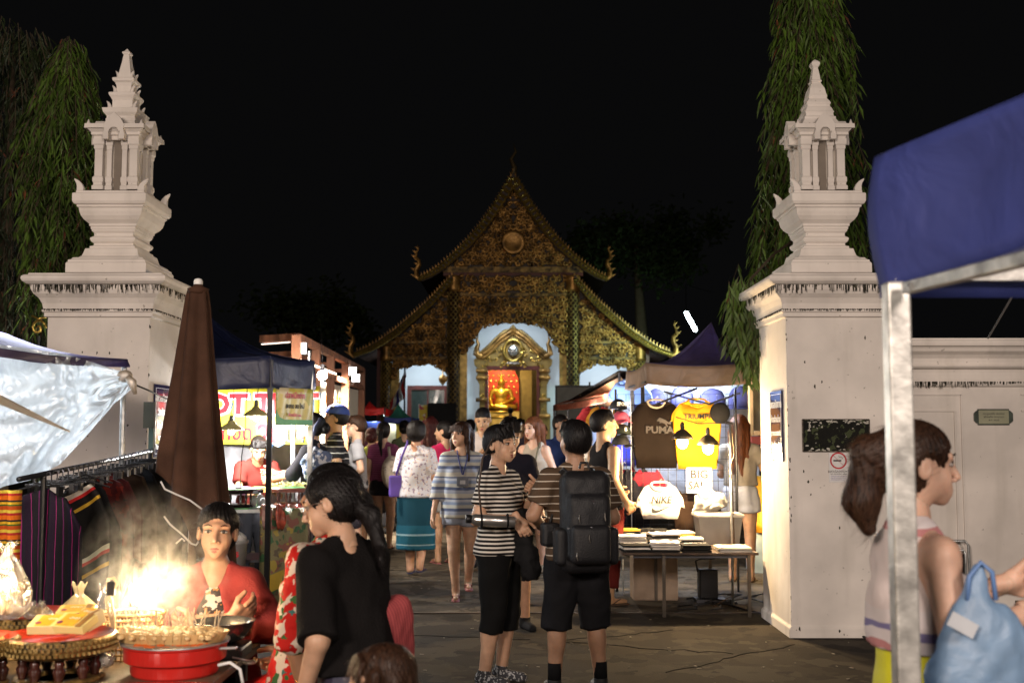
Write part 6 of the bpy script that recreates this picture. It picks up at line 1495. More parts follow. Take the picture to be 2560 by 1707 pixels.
# power box and cables below the table
px_ = thing('power_box', 'black power supply box on the ground under the T-shirt table', 'power box', (at(1762, 1440, 10.9).x, 10.75, 0))
MB().bb((-.085, -.08, .03), (.085, .08, .30)).build('case', blackmetal, px_, bevel=.012); MB().tube([(-.1, -.06, .28), (-.12, -.06, .38), (-.06, -.06, .40), (.06, -.06, .40)], .008, 6).build('handle', blackmetal, px_); MB().bb((-.12, -.1, 0), (.16, .1, .03)).build('base', darkmetal, px_)
b = MB(); random.seed(4)
for i in range(9):
    pts = [Vector((at(1800, 1440, 10.8).x+random.uniform(-.3, .35), 10.6+random.uniform(-.3, .4), .012))]
    for j in range(6): pts.append(pts[-1]+Vector((random.uniform(-.16, .16), random.uniform(-.12, .12), 0)))
    for q_ in pts: q_.z = .01+random.random()*.04
    b.tube(pts, .006, 5)
tag(b.build('cable_tangle', blackmetal), 'tangle of black cables on the ground beside the power box', 'cables', kind='stuff')
o = rope('ground_cable', [(at(1800, 1440, 10.8).x, 10.6, .01), (2.05, 10.2, .01), (2.35, 9.6, .01), (2.75, 8.7, .01), (3.2, 8.0, .01)], .009, blackmetal); tag(o, 'black cable snaking over the ground past the right pillar foot', 'cable')
# white plinth block under table left, yellow cloth table behind
o = MB().bb((0, 0, 0), (.42, .3, .42)).build('polystyrene_block', M('block_beige', (.42, .32, .24), .8, var=.15), bevel=.01); o.location = (at(1580, 1440, 10.9).x, 10.8, 0); tag(o, 'beige box standing on the ground under the left half of the T-shirt table', 'box')
yc = thing('cloth_table', 'small table draped in glowing orange yellow cloth between the vendor and right pillar', 'table', (at(1918, 1270, 12.9).x, 12.9, 0)); zy_ = at(1905, 1190, 12.9).z
MB().grid(lambda u, v: (-.16+.42*u, -.02+.02*math.sin(u*22)*v, zy_-(zy_-.45)*v), 30, 6).build('cloth', thin('orange_cloth', (.75, .36, .03), tr=.4, gloss=.02), yc, smooth=True, solid=.005, fix=False); MB().bb((-.16, 0, zy_-.02), (.26, .5, zy_)).build('table_top', M('board_wood'), yc); MB().bb((-.15, .02, .0), (.25, .48, .45)).build('base', M('pale_blue_box', (.3, .38, .42), .6), yc)
light('POINT', (at(1905, 1300, 12.4).x, 12.55, .62), 26, (1, .72, .34), .05)
# clear panel with timber frame
wf = thing('framed_panel', 'timber framed translucent panel between the T-shirt stall and the right pillar', 'panel', (at(1902, 1000, 12.6).x, 12.6, 0)); z0, z1 = at(1900, 1088, 12.6).z, at(1900, 905, 12.6).z
pine = M('pine_frame', (.50, .27, .10), .6, var=.2, vs=8, stretch=(1, 1, .3))
for a, b in (((-.13, -.03, z0-.0), (-.09, .03, z1)), ((.13, -.03, z0), (.17, .03, z1)), ((-.085, -.03, z0-.0), (.125, .03, z0+.05))): MB().bb(a, b).build('frame_board', pine, wf, bevel=.003)
MB().bb((-.085, -.004, z0+.052), (.125, .004, z1)).build('sheet', thin('yellowed_plastic', (.42, .36, .20), tr=.4, gloss=.1, bump=.5), wf); MB().bb((-.13, .035, 0), (-.10, .06, z1)).bb((.14, .035, 0), (.17, .06, z1)).build('support', pine, wf)
MB().bb((-.12, -.032, z0-.10), (.16, .0, z0-.01)).build('red_edge', M('red_board', (.25, .04, .02), .6), wf)
# ---------------------------------------------------- next stall down the lane on the right
coral = thin('coral_canvas', (.60, .22, .14), tr=.5, gloss=.03); peach = thin('peach_canvas', (.55, .33, .20), tr=.5, gloss=.03)
a = at(1385, 1012, 20); b = at(1545, 1000, 15); aw = thing('awning', 'coral pink awning edge lit from below, right side of the lane', 'awning', (a.x, a.y, 0)); b.z = a.z+.05
valance(aw, a, b, .10, coral); MB().grid(lambda u, v: Vector(a).lerp(b, u)+Vector((1.6*v, .6*v, .55*v)), 8, 6).build('canopy', coral, aw, world=True, solid=.006, fix=False)
for p in (a, b): MB().tube([U(p, 0), p], .018, 6).build('awning_post', darkmetal, aw, world=True)
bt = thing('lean_to_tent', 'black topped tent with glowing peach underside behind the coral awning', 'tent', (at(1440, 1000, 16).x, 16, 0))
A0, A1, A2 = at(1420, 1006, 19), at(1548, 932, 15), at(1575, 925, 15)
MB().grid(lambda u, v: A0.lerp(A1, u)+Vector((.5*v, 0, .03-.05*v)), 8, 4).build('black_cover', blackcv, bt, world=True, solid=.01, fix=False)
MB().grid(lambda u, v: A0.lerp(A1, u)+Vector((.02+.3*v, .05, -.04-.42*v*u)), 8, 4).build('canopy', peach, bt, world=True, solid=.006, fix=False)
for p in (A0, A1): MB().tube([U(p, 0), p], .018, 6).build('tent_post', darkmetal, bt, world=True)
light('POINT', at(1470, 1045, 16.5).to_tuple(), 85, (1, .90, .78), .1); light('POINT', at(1500, 985, 15.8).to_tuple(), 26, (1, .75, .5), .08)
ct = thing('goods_counter', 'bright counter heaped with white wares under the coral awning', 'counter', (at(1450, 1060, 17).x, 17, 0)); MB().bb((-.5, 0, 0), (.9, .8, .95)).build('counter', M('counter_white', (.6, .58, .55), .6), ct)
random.seed(3)
for i in range(8): MB().sph((-.4+.16*i, .15+.1*(i % 2), 1.02), (.09, .09, .12), 10, 6).build('ware', M('ware_%d' % (i % 4), [(.7, .65, .6), (.7, .3, .05), (.6, .1, .1), (.75, .7, .5)][i % 4], .5), ct, smooth=True)
sc_ = thing('notice_screen', 'dark framed notice screen before the right temple bay', 'screen', (at(1398, 1020, 34).x, 34, 0)); MB().bb((-.12, 0, 0), (-.06, .06, at(1398, 968, 34).z)).bb((1.3, 0, 0), (1.36, .06, at(1398, 968, 34).z)).bb((-.12, -.01, at(1398, 968, 34).z), (1.36, .07, at(1398, 968, 34).z+.06)).build('frame', blackmetal, sc_); MB().bb((-.06, .01, 1.2), (1.3, .05, at(1398, 968, 34).z)).build('panel', M('screen_grey', (.07, .07, .06), .4), sc_)
# ================================================================== left foreground
# tent with clear plastic sheet
lt = thing('market_tent', 'purple blue canopy edge of the nearest tent at the left border of the picture', 'tent', (-3.0, 6.4, 0))
e0, e1 = at(-160, 800, 5.6), at(318, 928, 7.4); e0.z = e1.z = (e0.z+e1.z)/2
MB().grid(lambda u, v: e0.lerp(e1, u)+Vector((-1.3*v, .25*v, .40*v-.10*math.sin(math.pi*v)-.05*math.sin(math.pi*u))), 12, 8).build('canopy', purple, lt, smooth=True, world=True, solid=.006, fix=False)
valance(lt, e0, e1, .05, purple); MB().tube([(e1.x-.02, e1.y, 0), (e1.x-.02, e1.y, e1.z)], .018, 8).build('tent_post', steel, lt, world=True)
MB().tube([(e0.x, e0.y, 0), (e0.x, e0.y, e0.z)], .018, 8).build('tent_post', steel, lt, world=True)
ps = thing('plastic_sheet', 'crumpled translucent white plastic sheet tied up under the left tent edge', 'plastic sheet', at(150, 1000, 6.4).to_tuple())
top_ = [(-160, 815), (0, 862), (80, 872), (155, 884), (230, 905), (290, 925), (322, 932)]
bot_ = [(-160, 1290), (10, 1215), (75, 1200), (150, 1160), (215, 1090), (285, 1010), (340, 962)]
def lerpl(pl, u):
    x = u*(len(pl)-1); i = min(int(x), len(pl)-2); f = x-i; return (pl[i][0]+(pl[i+1][0]-pl[i][0])*f, pl[i][1]+(pl[i+1][1]-pl[i][1])*f)
from mathutils import noise as mn
def wr(u, v):
    t = lerpl(top_, u); b_ = lerpl(bot_, u); px = t[0]+(b_[0]-t[0])*v; py = t[1]+(b_[1]-t[1])*v
    a = mn.noise(Vector((u*3.2, v*2.2, 0))); c = mn.noise(Vector((u*9+a*2, v*5, 3))); d = mn.noise(Vector((u*24+c*3, v*16, 7)))
    fan = math.sin(math.atan2(py-935, 322-px+20)*26)*min(1, (322-px)/250+.15)*.35
    y = 6.3+.9*u+.20*a+(.12*abs(c)+.022*abs(d)+.05*fan)*(1+.8*v)-.12*math.sin(math.pi*v)
    return at(px, py, y)-ps_loc
ps_loc = Vector(ps.location)
MB().grid(wr, 110, 70).build('film', thin('clear_sheet', (.74, .77, .79), tr=.62, gloss=.22, rough=.14, bump=.35, bs=9, clear=.12), ps, smooth=True, fix=False)
kn = MB(); kn.sph(at(312, 940, 7.05)-ps_loc, (.05, .04, .04), 12, 8); kn.tube([at(318, 942, 7.0)-ps_loc, at(330, 955, 7.0)-ps_loc, at(338, 985, 7.0)-ps_loc], [.02, .03, .012], 8); kn.build('knot', thin('knot_plastic', (.6, .5, .38), tr=.4, gloss=.3), ps, smooth=True)
st = MB().grid(lambda u, v: at(-40+215*u, 965+112*u+(30-26*u)*v, 6.12+.35*u)-ps_loc, 14, 3); st.build('folded_strip', thin('tan_strip', (.50, .42, .32), tr=.3, gloss=.1), ps, smooth=True, fix=False, solid=.004)
o = rope('tie_rope', [at(334, 960, 7.1), at(370, 975, 7.6), at(430, 1003, 8.2)], .006, M('grey_rope', (.12, .11, .10), .8)); tag(o, 'thin dark rope running from the plastic sheet knot across the left pillar notice', 'rope')
light('AREA', (at(40, 980, 7.3).x-.2, 7.6, 1.95), 58, (.84, .93, 1), .8, aim=(at(120, 1000, 6.3).x, 6.2, 1.7))
light('POINT', at(-150, 1100, 5.2).to_tuple(), 12, (1, .9, .8), .1)
# clothes rack
rk = thing('clothes_rack', 'black clothes rail crowded with hangers in front of the left pillar', 'rack', (0, 0, 0)); r0, r1 = at(110, 1192, 5.9), at(378, 1128, 7.9)
MB().tube([r0-Vector((0, .3, 0)), r1], .014, 8).build('rail', blackmetal, rk, smooth=True)
for p in (r0, r1): MB().tube([(p.x, p.y, 0), (p.x, p.y, p.z)], .014, 8).build('rack_leg', blackmetal, rk)
MB().bb((r1.x-.012, r1.y-.03, r1.z), (r1.x+.02, r1.y, r1.z+.23)).build('rack_post', M('green_post', (.10, .16, .13), .5), rk)
MB().bb((r1.x-.045, r1.y-.05, r1.z+.16), (r1.x+.03, r1.y-.03, r1.z+.34)).build('price_tag', M('olive_tag', (.08, .075, .05), .6), rk)
random.seed(12)
emb = stripes('hill_tribe_cloth', [(0, (.012, .010, .02)), (.16, (.28, .02, .14)), (.19, (.015, .012, .02)), (.30, (.016, .009, .02)), (.52, (.30, .03, .16)), (.54, (.012, .01, .014)), (.80, (.10, .02, .08)), (.84, (.012, .01, .014))], .13, axis=0, wob=.15)
blk2 = stripes('banded_cloth', [(0, (.010, .010, .010)), (.55, (.45, .28, .03)), (.60, (.012, .01, .01)), (.72, (.40, .02, .02)), (.77, (.5, .46, .4)), (.84, (.01, .01, .01))], .34, axis=2, wob=.10, rot=.5)
dred = spots('dark_red_cloth', (.05, .008, .008), [(.10, .012, .008), (.015, .01, .01)], 14, (.54, .6))
gm = [emb, blk2, M('cloth_black2', (.012, .012, .014), .9, bump=.3), dred, M('cloth_maroon', (.06, .012, .012), .9, bump=.3), M('cloth_brown2', (.035, .022, .015), .9, bump=.3), M('cloth_black2'), spots('spotted_brown', (.025, .02, .016), [(.08, .06, .04)], 40, (.68,))]
lbl = ['dark textile with magenta vertical lines hanging frontmost on the clothes rail', 'black textile with red white and yellow bands, second on the clothes rail', 'plain black garment third on the clothes rail behind the banded textile', 'dark red patterned skirt cloth hanging fourth on the clothes rail', 'maroon garment fifth on the clothes rail', 'brown garment sixth on the clothes rail', 'plain black garment seventh on the clothes rail, beside the spotted one', 'smoky brown beaded garment near the pillar end of the clothes rail', 'black garment last at the pillar end of the clothes rail']
for i in range(9):
    f = i/8; p = r0.lerp(r1, f); p.x += (.0, .10, .05, .06, .03, .04, .05, .07, .06)[i]; mt = gm[i] if i < 8 else gm[2]; w0 = (.40, .34, .42, .40, .38, .42, .40, .46, .44)[i]; ln = (.78, .62, 1.0, .98, .9, 1.05, 1.0, 1.1, 1.1)[i]
    t = thing('hanging_garment', lbl[i], 'garment', p.to_tuple(), rz=random.uniform(-.15, .15))
    ph = random.random()*6
    def fn(u, v, w0=w0, ln=ln, ph=ph): 
        ww = w0*(.55+.45*min(1, v*4)); x = (u-.5)*ww; return (x, .03*math.sin(x*26+ph)*(.3+v)+.05*math.sin(math.pi*u), -.05-ln*v-.03*abs(2*u-1)*(1-v)*2+.012*math.sin(x*20+ph))
    MB().grid(fn, 26, 14).build('cloth', mt, t, smooth=True, solid=.018, fix=False)
    if i == 0:
        MB().grid(lambda u, v: (-.11+.17*u, -.055+.03*math.sin((-.11+.17*u)*26+ph), -.63-.075*v), 8, 2).build('embroidered_band', spots('pink_embroidery', (.38, .05, .09), [(.5, .12, .16), (.15, .02, .05)], 60, (.5, .6)), t, smooth=True, solid=.02, fix=False)
    if i < 3:
        MB().tube([(0, 0, 0), (0, 0, -.03), (-.16, 0, -.075)], .005, 5).tube([(0, 0, -.03), (.16, 0, -.075)], .005, 5).build('hanger', blackmetal, t)
hg = 24
for i in range(hg):
    p = r0.lerp(r1, (i+.3)/hg); t = thing('clothes_hanger', 'black clip hanger on the crowded clothes rail before the left pillar', 'hanger', p.to_tuple(), rz=random.uniform(-.5, .5), group='black clip hangers on the clothes rail')
    MB().tube([(0, 0, -.05), (0, 0, .0), (.012, 0, .022), (.03, 0, .022), (.038, 0, .006)], .004, 5).build('hook', darkmetal, t)
    MB().bar((-.13, 0, -.05), (.13, 0, -.05), .012, .008).build('bar', blackmetal, t)
    MB().box((-.10, 0, -.07), (.02, .03, .05)).build('clip', blackmetal, t); MB().box((.10, 0, -.07), (.02, .03, .05)).build('clip', blackmetal, t)
oc = thing('hanging_garment', 'orange green and yellow striped woven cloth hanging at the far left border', 'garment', at(-10, 1225, 5.3).to_tuple())
MB().grid(lambda u, v: ((u-.5)*.22, .02*math.sin(u*20), -.5*v), 16, 6).build('cloth', stripes('woven_stripes', [(0, (.35, .06, .01)), (.2, (.04, .10, .02)), (.28, (.5, .30, .02)), (.4, (.02, .02, .02)), (.5, (.5, .12, .01)), (.72, (.30, .02, .02)), (.85, (.5, .4, .05))], .09, axis=2), oc, smooth=True, solid=.012, fix=False)
# folded umbrella
um = thing('market_umbrella', 'tall brown market umbrella folded and roped, standing behind the vendor in red', 'umbrella', (at(480, 1200, 6.4).x, 6.4, 0)); zt_u = at(485, 722, 6.4).z
def uf(u, v):
    th = u*2*math.pi; L_ = zt_u-.0; base = np.interp(v, [0, .05, .4, .75, .9, 1], [.050, .062, .105, .150, .170, .175])
    fold = 1+(.10+.20*v)*math.sin(th*6+.6*math.sin(th*2)); r_ = base*fold
    zb = 1.02+.28*math.cos(th-math.pi)+.05*math.sin(th*6); z = zt_u-(zt_u-zb)*v
    return (r_*math.cos(th)+.01+.02*v*v-.05*(v**2)*0, r_*math.sin(th)*.8, z)
MB().grid(uf, 96, 30).build('canopy_cloth', M('umbrella_brown', (.055, .027, .017), .8, var=.25, vs=5, bump=.3, bs=90), um, smooth=True, fix=False, solid=.004)
MB().lathe([(.052, -.03), (.060, 0), (.030, .012), (.022, .03)], (0.01, 0, zt_u), 20).build('cap_cloth', M('umbrella_brown'), um, smooth=True); MB().lathe([(.024, .0), (.026, .03), (.020, .045), (.004, .05)], (.01, 0, zt_u+.01), 16).build('finial', white, um, smooth=True)
MB().tube([(.01, 0, .05), (.01, 0, zt_u)], .022, 12).build('pole', M('pole_wood', (.15, .08, .04), .6), um, smooth=True); MB().lathe([(.22, 0), (.22, .08), (.05, .12), (.04, .3)], n=20).build('base', M('plinth_plaster'), um)
wro = M('white_rope', (.6, .58, .56), .8)
for pts in ([(402, 1203), (412, 1222), (440, 1235), (475, 1250), (505, 1272)], [(410, 1290), (425, 1310), (455, 1335), (478, 1358), (490, 1362), (497, 1352)], [(440, 1358), (455, 1345), (462, 1352)]): rope('rope', [at(x, y, 6.22)-Vector(um.location) for x, y in pts], .0055, wro, um)
# ---------------------------------------------------- grill stand with food
light('POINT', (1.95, .9, 1.7), 11, (1, .95, .85), .15)
gt = thing('vending_table', 'low brown table of the grill vendor at the bottom left corner', 'table', (-1.75, 4.2, 0)); TZ = .70
MB().bb((-.95, -.85, TZ-.03), (.72, .55, TZ)).build('table_top', M('worn_top', (.13, .09, .055), .45, var=.3, vs=5, bump=.2), gt, bevel=.005)
for x in (-.9, .66):
    for y in (-.78, .48): MB().bb((x-.02, y-.02, 0), (x+.02, y+.02, TZ-.03)).build('leg', darkmetal, gt)
rp_ = MB().lathe([(.30, 0), (.34, .02), (.345, .028), (.33, .028), (.30, .012)], n=36, sy=.6).build('red_platter', M('red_enamel', (.50, .02, .015), .3, coat=.4), smooth=True); rp_.location = (at(400, 1710, 3.75).x, 3.66, TZ+.002); tag(rp_, 'wide red platter rim at the bottom edge under the red brazier', 'platter')
gl_ = M('gilt_rim', (.30, .19, .06), .35, .5, var=.6, vs=30, bump=.9, bs=70); redi = M('red_lacquer_inside', (.30, .025, .01), .35, coat=.3); dkl = M('dark_brown_lacquer', (.05, .015, .01), .18, coat=.6)
def offering_tray(label, px, Y, r_, z0=TZ, legs=9, hl=.085):
    t = thing('lacquer_tray', label, 'tray', (at(px, 1600, Y).x, Y, z0))
    o = MB().lathe([(r_*.55, hl), (r_*.8, hl+.004), (r_*.97, hl+.022), (r_, hl+.045), (r_*.975, hl+.068), (r_*.94, hl+.072)], n=48, cap=False).build('dish_rim', gl_, t, smooth=True)
    MB().lathe([(r_*.94, hl+.073), (r_*.90, hl+.058), (r_*.5, hl+.045), (.001, hl+.044)], n=48, cap=False).build('dish_inside', redi, t, smooth=True, solid=.002)
    b = MB()                                   # raised beadwork around the rim
    for i in range(64):
        a = i*2*math.pi/64
        for zz_, rr in ((hl+.025, .985), (hl+.045, 1.012), (hl+.060, .995)): b.box((r_*rr*math.cos(a+zz_*9), r_*rr*math.sin(a+zz_*9), zz_), (.008, .012, .010), Matrix.Rotation(a, 3, 'Z'))
    tag(b.build('beading', M('gilt_bead', (.40, .28, .10), .35, .6), t), kind='stuff')
    for i in range(legs):
        a = i*2*math.pi/legs+.2; MB().lathe([(.016, .012), (.014, .02), (.020, .035), (.022, .05), (.014, .062), (.018, .07), (.013, hl)], (r_*.62*math.cos(a), r_*.62*math.sin(a), 0), 12).build('leg', dkl, t, smooth=True)
    MB().lathe([(r_*.78, 0), (r_*.80, .006), (r_*.76, .014), (r_*.5, .014), (r_*.48, 0)], n=40).build('foot_ring', gl_, t, smooth=True); return t
offering_tray('raised red and gilt lacquer tray on turned legs holding the yellow soap boxes', 150, 4.05, .192)
offering_tray('second lacquer tray behind, with plastic bags in it, left of the tied bag', 70, 4.52, .19, legs=8)
offering_tray('lacquer tray cut off by the left border of the picture', -55, 3.95, .13, legs=7, hl=.09)
# boxes
def carton(label, px, py, Y, dims, rz, tilt, c, band=None):
    t = thing('soap_box', label, 'box', at(px, py, Y).to_tuple(), rz); t.rotation_euler = (tilt, 0, rz)
    MB().box((0, 0, 0), dims).build('carton', M('carton_%d' % px, c, .4, var=.05), t, bevel=.002); w_, d_, h_ = dims
    MB().box((-.01, 0, h_/2+.0008), (w_*.55, d_*.9, .001)).build('label_panel', M('label_amber', (.75, .42, .03), .4, var=.15, vs=30), t); MB().box((w_*.34, 0, h_/2+.0008), (w_*.16, d_*.98, .001)).build('label_band', M('label_brown', (.35, .18, .05), .4), t)
    MB().lathe([(.010, 0), (.010, .001)], (-w_*.3, -d_*.22, h_/2+.0012), 14).build('label_fruit', M('label_violet', (.25, .05, .12), .4), t); text('lettering', 'มังคุด', .018, whl, t, (0, .012, h_/2+.0016), rot=(0, 0, 0), ext=.0003)
carton('yellow soap box lying lowest in front on the red lacquer tray', 135, 1560, 4.0, (.15, .10, .03), .05, .25, (.78, .62, .28)); carton('yellow soap box overlapping in front on the right of the red lacquer tray', 185, 1558, 3.98, (.13, .09, .028), -.25, .35, (.80, .64, .25)); carton('plain yellow soap box topmost at the back of the red lacquer tray', 190, 1530, 4.10, (.12, .09, .03), .15, .15, (.78, .60, .18)); carton('pale yellow soap box leaning at the right end of the red lacquer tray', 218, 1548, 4.05, (.09, .08, .05), -.5, .3, (.82, .70, .4))
# plastic bags
clearp = thin('cellophane', (.75, .72, .66), tr=.4, gloss=.4, rough=.1, bump=.6, bs=16, clear=.45)
def tied_bag(label, px, pyb, Y, w_, h_, m_, fill=None, seed=1, neck=.7):
    zb = at(px, pyb, Y); t = thing('plastic_bag', label, 'bag', zb.to_tuple())
    def fn(u, v):
        th = u*2*math.pi; r_ = w_*np.interp(v, [0, .1, .35, neck-.08, neck, neck+.1, 1], [.6, .95, 1, .42, .20, .26, .42])*(1+.10*math.sin(th*7+seed+v*3)+.06*math.sin(th*13+v*9)); return (r_*math.cos(th), r_*math.sin(th)*.7, h_*v+.01*math.sin(th*5)*v)
    MB().grid(fn, 48, 20).build('film', m_, t, smooth=True, fix=False)
    if fill:
        v = Vol((-w_, -w_, -.01), (w_, w_, h_), .006); random.seed(seed)
        for i in range(7): v.ell((random.uniform(-.5, .5)*w_, random.uniform(-.35, .35)*w_, random.uniform(.1, .42)*h_), (w_*.38, w_*.33, w_*.34), .008)
        link('contents', npmesh('contents', [v.mesh()]), fill, t)
    return t
tied_bag('pale yellow plastic bag with a tied neck standing behind the soap boxes', 196, 1550, 4.35, .065, .135, thin('yellow_film', (.78, .68, .40), tr=.5, gloss=.25, clear=.1, rough=.2), M('crisps', (.6, .42, .15), .7), 3)
bread = M('sponge_cake', (.55, .36, .18), .85, var=.2, vs=14, bump=.5, bs=60)
tied_bag('tall clear plastic bag of pale cakes at the left border of the picture', 12, 1545, 4.2, .085, .27, clearp, bread, 5, .85)
tied_bag('small clear bag with silvery highlights lying in the second lacquer tray', 95, 1545, 4.48, .055, .06, clearp, bread, 7, .9)
tied_bag('crumpled dark shining plastic bag between the tied bag and the rattan basket', 255, 1550, 4.6, .045, .14, thin('smoke_film', (.22, .20, .24), tr=.4, gloss=.5, rough=.12, clear=.45), None, 8, .8)
tied_bag('clear bag of white food on the table beneath the rattan basket', 248, 1668, 4.12, .05, .10, clearp, M('rice_cake', (.6, .55, .45), .7), 9, .8)
# rattan basket
bk_ = thing('rattan_basket', 'open woven rattan basket with tall looped handle between the tray and the brazier', 'basket', (at(318, 1640, 4.35).x, 4.40, TZ)); rat = M('rattan', (.38, .20, .07), .55, var=.3, vs=20)
for j in range(9):
    z = .005+.021*j; r_ = .085+.035*j/8; MB().tube([(r_*math.cos(a), r_*math.sin(a)*.8, z) for a in [i*math.pi/14 for i in range(29)]], .0035 if j < 8 else .006, 5).build('hoop', rat, bk_, smooth=True)
for i in range(26):
    a = i*math.pi/13; MB().tube([(.083*math.cos(a-.12), .083*math.sin(a-.12)*.8, 0), (.121*math.cos(a+.12), .121*math.sin(a+.12)*.8, .175)], .0028, 4).build('stake', rat, bk_, smooth=True)
cane = M('pale_cane', (.60, .48, .30), .5)
hp = [(345-75, 1665), (270, 1620), (282, 1570), (272, 1530), (265, 1500), (282, 1478), (292, 1458), (284, 1444), (271, 1446), (268, 1470), (278, 1500), (285, 1540), (287, 1600), (276, 1650)]
rope('handle', [at(x, y, 4.22)-Vector(bk_.location) for x, y in hp], .006, cane, bk_)
MB().box(at(278, 1470, 4.22)-Vector(bk_.location), (.03, .02, .05)).build('clamp', blackmetal, bk_, bevel=.004)
# brazier
gx = at(438, 1650, 4.15).x
br = thing('brazier', 'round two tiered red brazier with glowing coals at the bottom left', 'grill', (gx, 4.15, TZ)); rede = M('red_enamel')
MB().lathe([(.145, .0), (.152, .01), (.156, .055), (.158, .06), (.170, .062), (.178, .068), (.180, .128), (.186, .132), (.186, .138), (.176, .138), (.172, .10), (.10, .09)], n=56).build('body', rede, br, smooth=False, bevel=.002); br.scale = (1, 1, .80)
MB().lathe([(.183, .138), (.190, .140), (.190, .146), (.176, .146)], n=56).build('steel_rim', steel, br, smooth=True)
co = thing('x', '', ''); bpy.data.objects.remove(co)
b = MB(); random.seed(2)
for i in range(170):
    a = random.random()*6.28; r_ = .16*random.random()**.5; b.box((r_*math.cos(a), r_*math.sin(a), .135+random.uniform(0, .012)), (.02, .016, .014), Matrix.Rotation(random.random()*3, 3, 'Z'))
tag(b.build('coals', M('ember', (.10, .02, .01), .8, var=.8, vs=60, emit=(1, .18, .03), es=.5), br), kind='stuff')
MB().bar((.17, -.05, .12), (.235, -.06, .125), .02, .012).build('handle', steel, br, bevel=.004)
# bamboo tray and satay
sy = thing('bamboo_tray', 'oblong bamboo tray of satay resting on the red brazier', 'tray', (gx-.005, 4.12, TZ+.118)); bam = M('bamboo', (.55, .36, .15), .5, var=.2, vs=14)
N_ = 40
for i in range(N_):
    a0, a1 = i*2*math.pi/N_, (i+1)*2*math.pi/N_-.012; L0, L1 = .205, .095
    MB().add([(r_*L0*math.cos(a), r_*L1*math.sin(a), z) for a in (a0, a1) for r_, z in ((.88, 0), (1.0, .036), (.97, .036), (.85, .004))], [(0, 1, 5, 4), (1, 2, 6, 5), (2, 3, 7, 6), (3, 0, 4, 7), (0, 3, 2, 1), (4, 5, 6, 7)]).build('bamboo_slat', bam, sy)
MB().lathe([(.88, .004), (.86, .010)], n=40, sx=.205, sy=.095).build('tray_bottom', bam, sy)
meat = M('satay_meat', (.74, .52, .24), .5, var=.35, vs=40, bump=.6, bs=90, coat=.2)
for i in range(30):
    x = -.155+.0107*i; y0 = -.05+.025*math.sin(i*1.7); t = thing('satay_skewer', 'grilled satay stick standing in the bamboo tray over the red brazier', 'satay', (gx+x, 4.12+y0*.7, TZ+.130), rz=random.uniform(-.5, .5), group='satay sticks in the bamboo tray')
    mb = MB()
    for j in range(4): mb.sph((0, -.03+.024*j, .012+.004*j+.003*(j % 2)), (.013, .016, .010), 8, 6)
    mb.build('meat', meat, t, smooth=True); lx = random.uniform(-.03, .035); MB().tube([(0, -.04, .008), (0, .03, .022), (lx, .07, .05+random.uniform(.02, .05))], .0022, 5).build('stick', M('skewer_wood', (.6, .48, .3), .6), t)
pk_ = MB(); random.seed(6)
for i in range(26): pk_.sph((random.uniform(-.17, .06), random.uniform(-.04, .05), .018+random.uniform(0, .018)), (.020, .016, .012), 8, 6)
tag(pk_.build('food_heap', meat, sy, smooth=True), kind='stuff')
bo = MB().lathe([(.03, 0), (.075, .02), (.105, .06), (.115, .085), (.119, .087)], n=40, cap=False).build('steel_bowl', M('polished_steel', (.55, .52, .48), .22, .95), smooth=True, solid=.002); bo.location = (at(560, 1580, 4.45).x, 4.45, TZ+.05); tag(bo, 'polished steel mixing bowl right behind the bamboo tray', 'bowl')
o = MB().bb((-.09, -.09, 0), (.09, .09, .05)).build('bowl_stand', blackmetal, bevel=.01); o.location = (at(560, 1600, 4.45).x, 4.45, TZ); tag(o, 'black stand under the polished steel bowl', 'stand')
o = MB().lathe([(.001, 0), (.02, .003), (.03, .012)], n=16, cap=False).tube([(.02, 0, .01), (-.06, -.02, .03)], .004, 6).build('ladle', steel, smooth=True, solid=.001); o.location = (at(625, 1620, 4.3).x, 4.3, .70); tag(o, 'small steel ladle at the right edge of the vendor table', 'ladle')
o = rope('white_cable', [at(545, 1662, 4.0), at(575, 1655, 4.0), at(600, 1672, 4.0), at(608, 1712, 4.0)], .006, white); tag(o, 'white power cable looping off the table right of the brazier', 'cable')
# lamp in the smoke
lp = at(356, 1478, 4.45); bl2 = thing('work_lamp', 'dazzling lamp wrapped in smoke above the rattan basket', 'lamp', lp.to_tuple())
MB().sph((0, 0, 0), (.042, .042, .05), 20, 14).build('bulb', glow('bulb_fire', (1, .82, .5), 110), bl2, smooth=True); MB().lathe([(.02, .05), (.022, .09), (.01, .11)], n=10).build('socket', blackmetal, bl2); MB().tube([(0, 0, .1), (-.05, .05, .12), (-.10, .04, -.05), (-.12, 0, -.23)], .006, 6).build('arm', blackmetal, bl2)
light('POINT', (lp.x, lp.y-.06, lp.z-.01), 5.5, (1, .68, .34), .045); light('POINT', (lp.x+.16, lp.y-.16, lp.z+.06), 11, (1, .68, .34), .05)  # second point is added fill on the vendor and satay tray
light('POINT', (at(-60, 1440, 4.0).x, 4.0, 1.05), 14, (1, .72, .4), .05)
sm = bpy.data.materials.new('smoke'); sm.use_nodes = True; nt = sm.node_tree; nt.nodes.clear(); N = nt.nodes.new
ou = N('ShaderNodeOutputMaterial'); pv = N('ShaderNodeVolumePrincipled'); pv.inputs['Color'].default_value = (.95, .93, .9, 1); pv.inputs['Anisotropy'].default_value = .35
tc = N('ShaderNodeTexCoord'); nz = N('ShaderNodeTexNoise'); nz.inputs['Scale'].default_value = 5.5; nz.inputs['Detail'].default_value = 5; nz.inputs['Distortion'].default_value = 1.1
rp = N('ShaderNodeValToRGB'); rp.color_ramp.elements[0].position = .44; rp.color_ramp.elements[1].position = .72
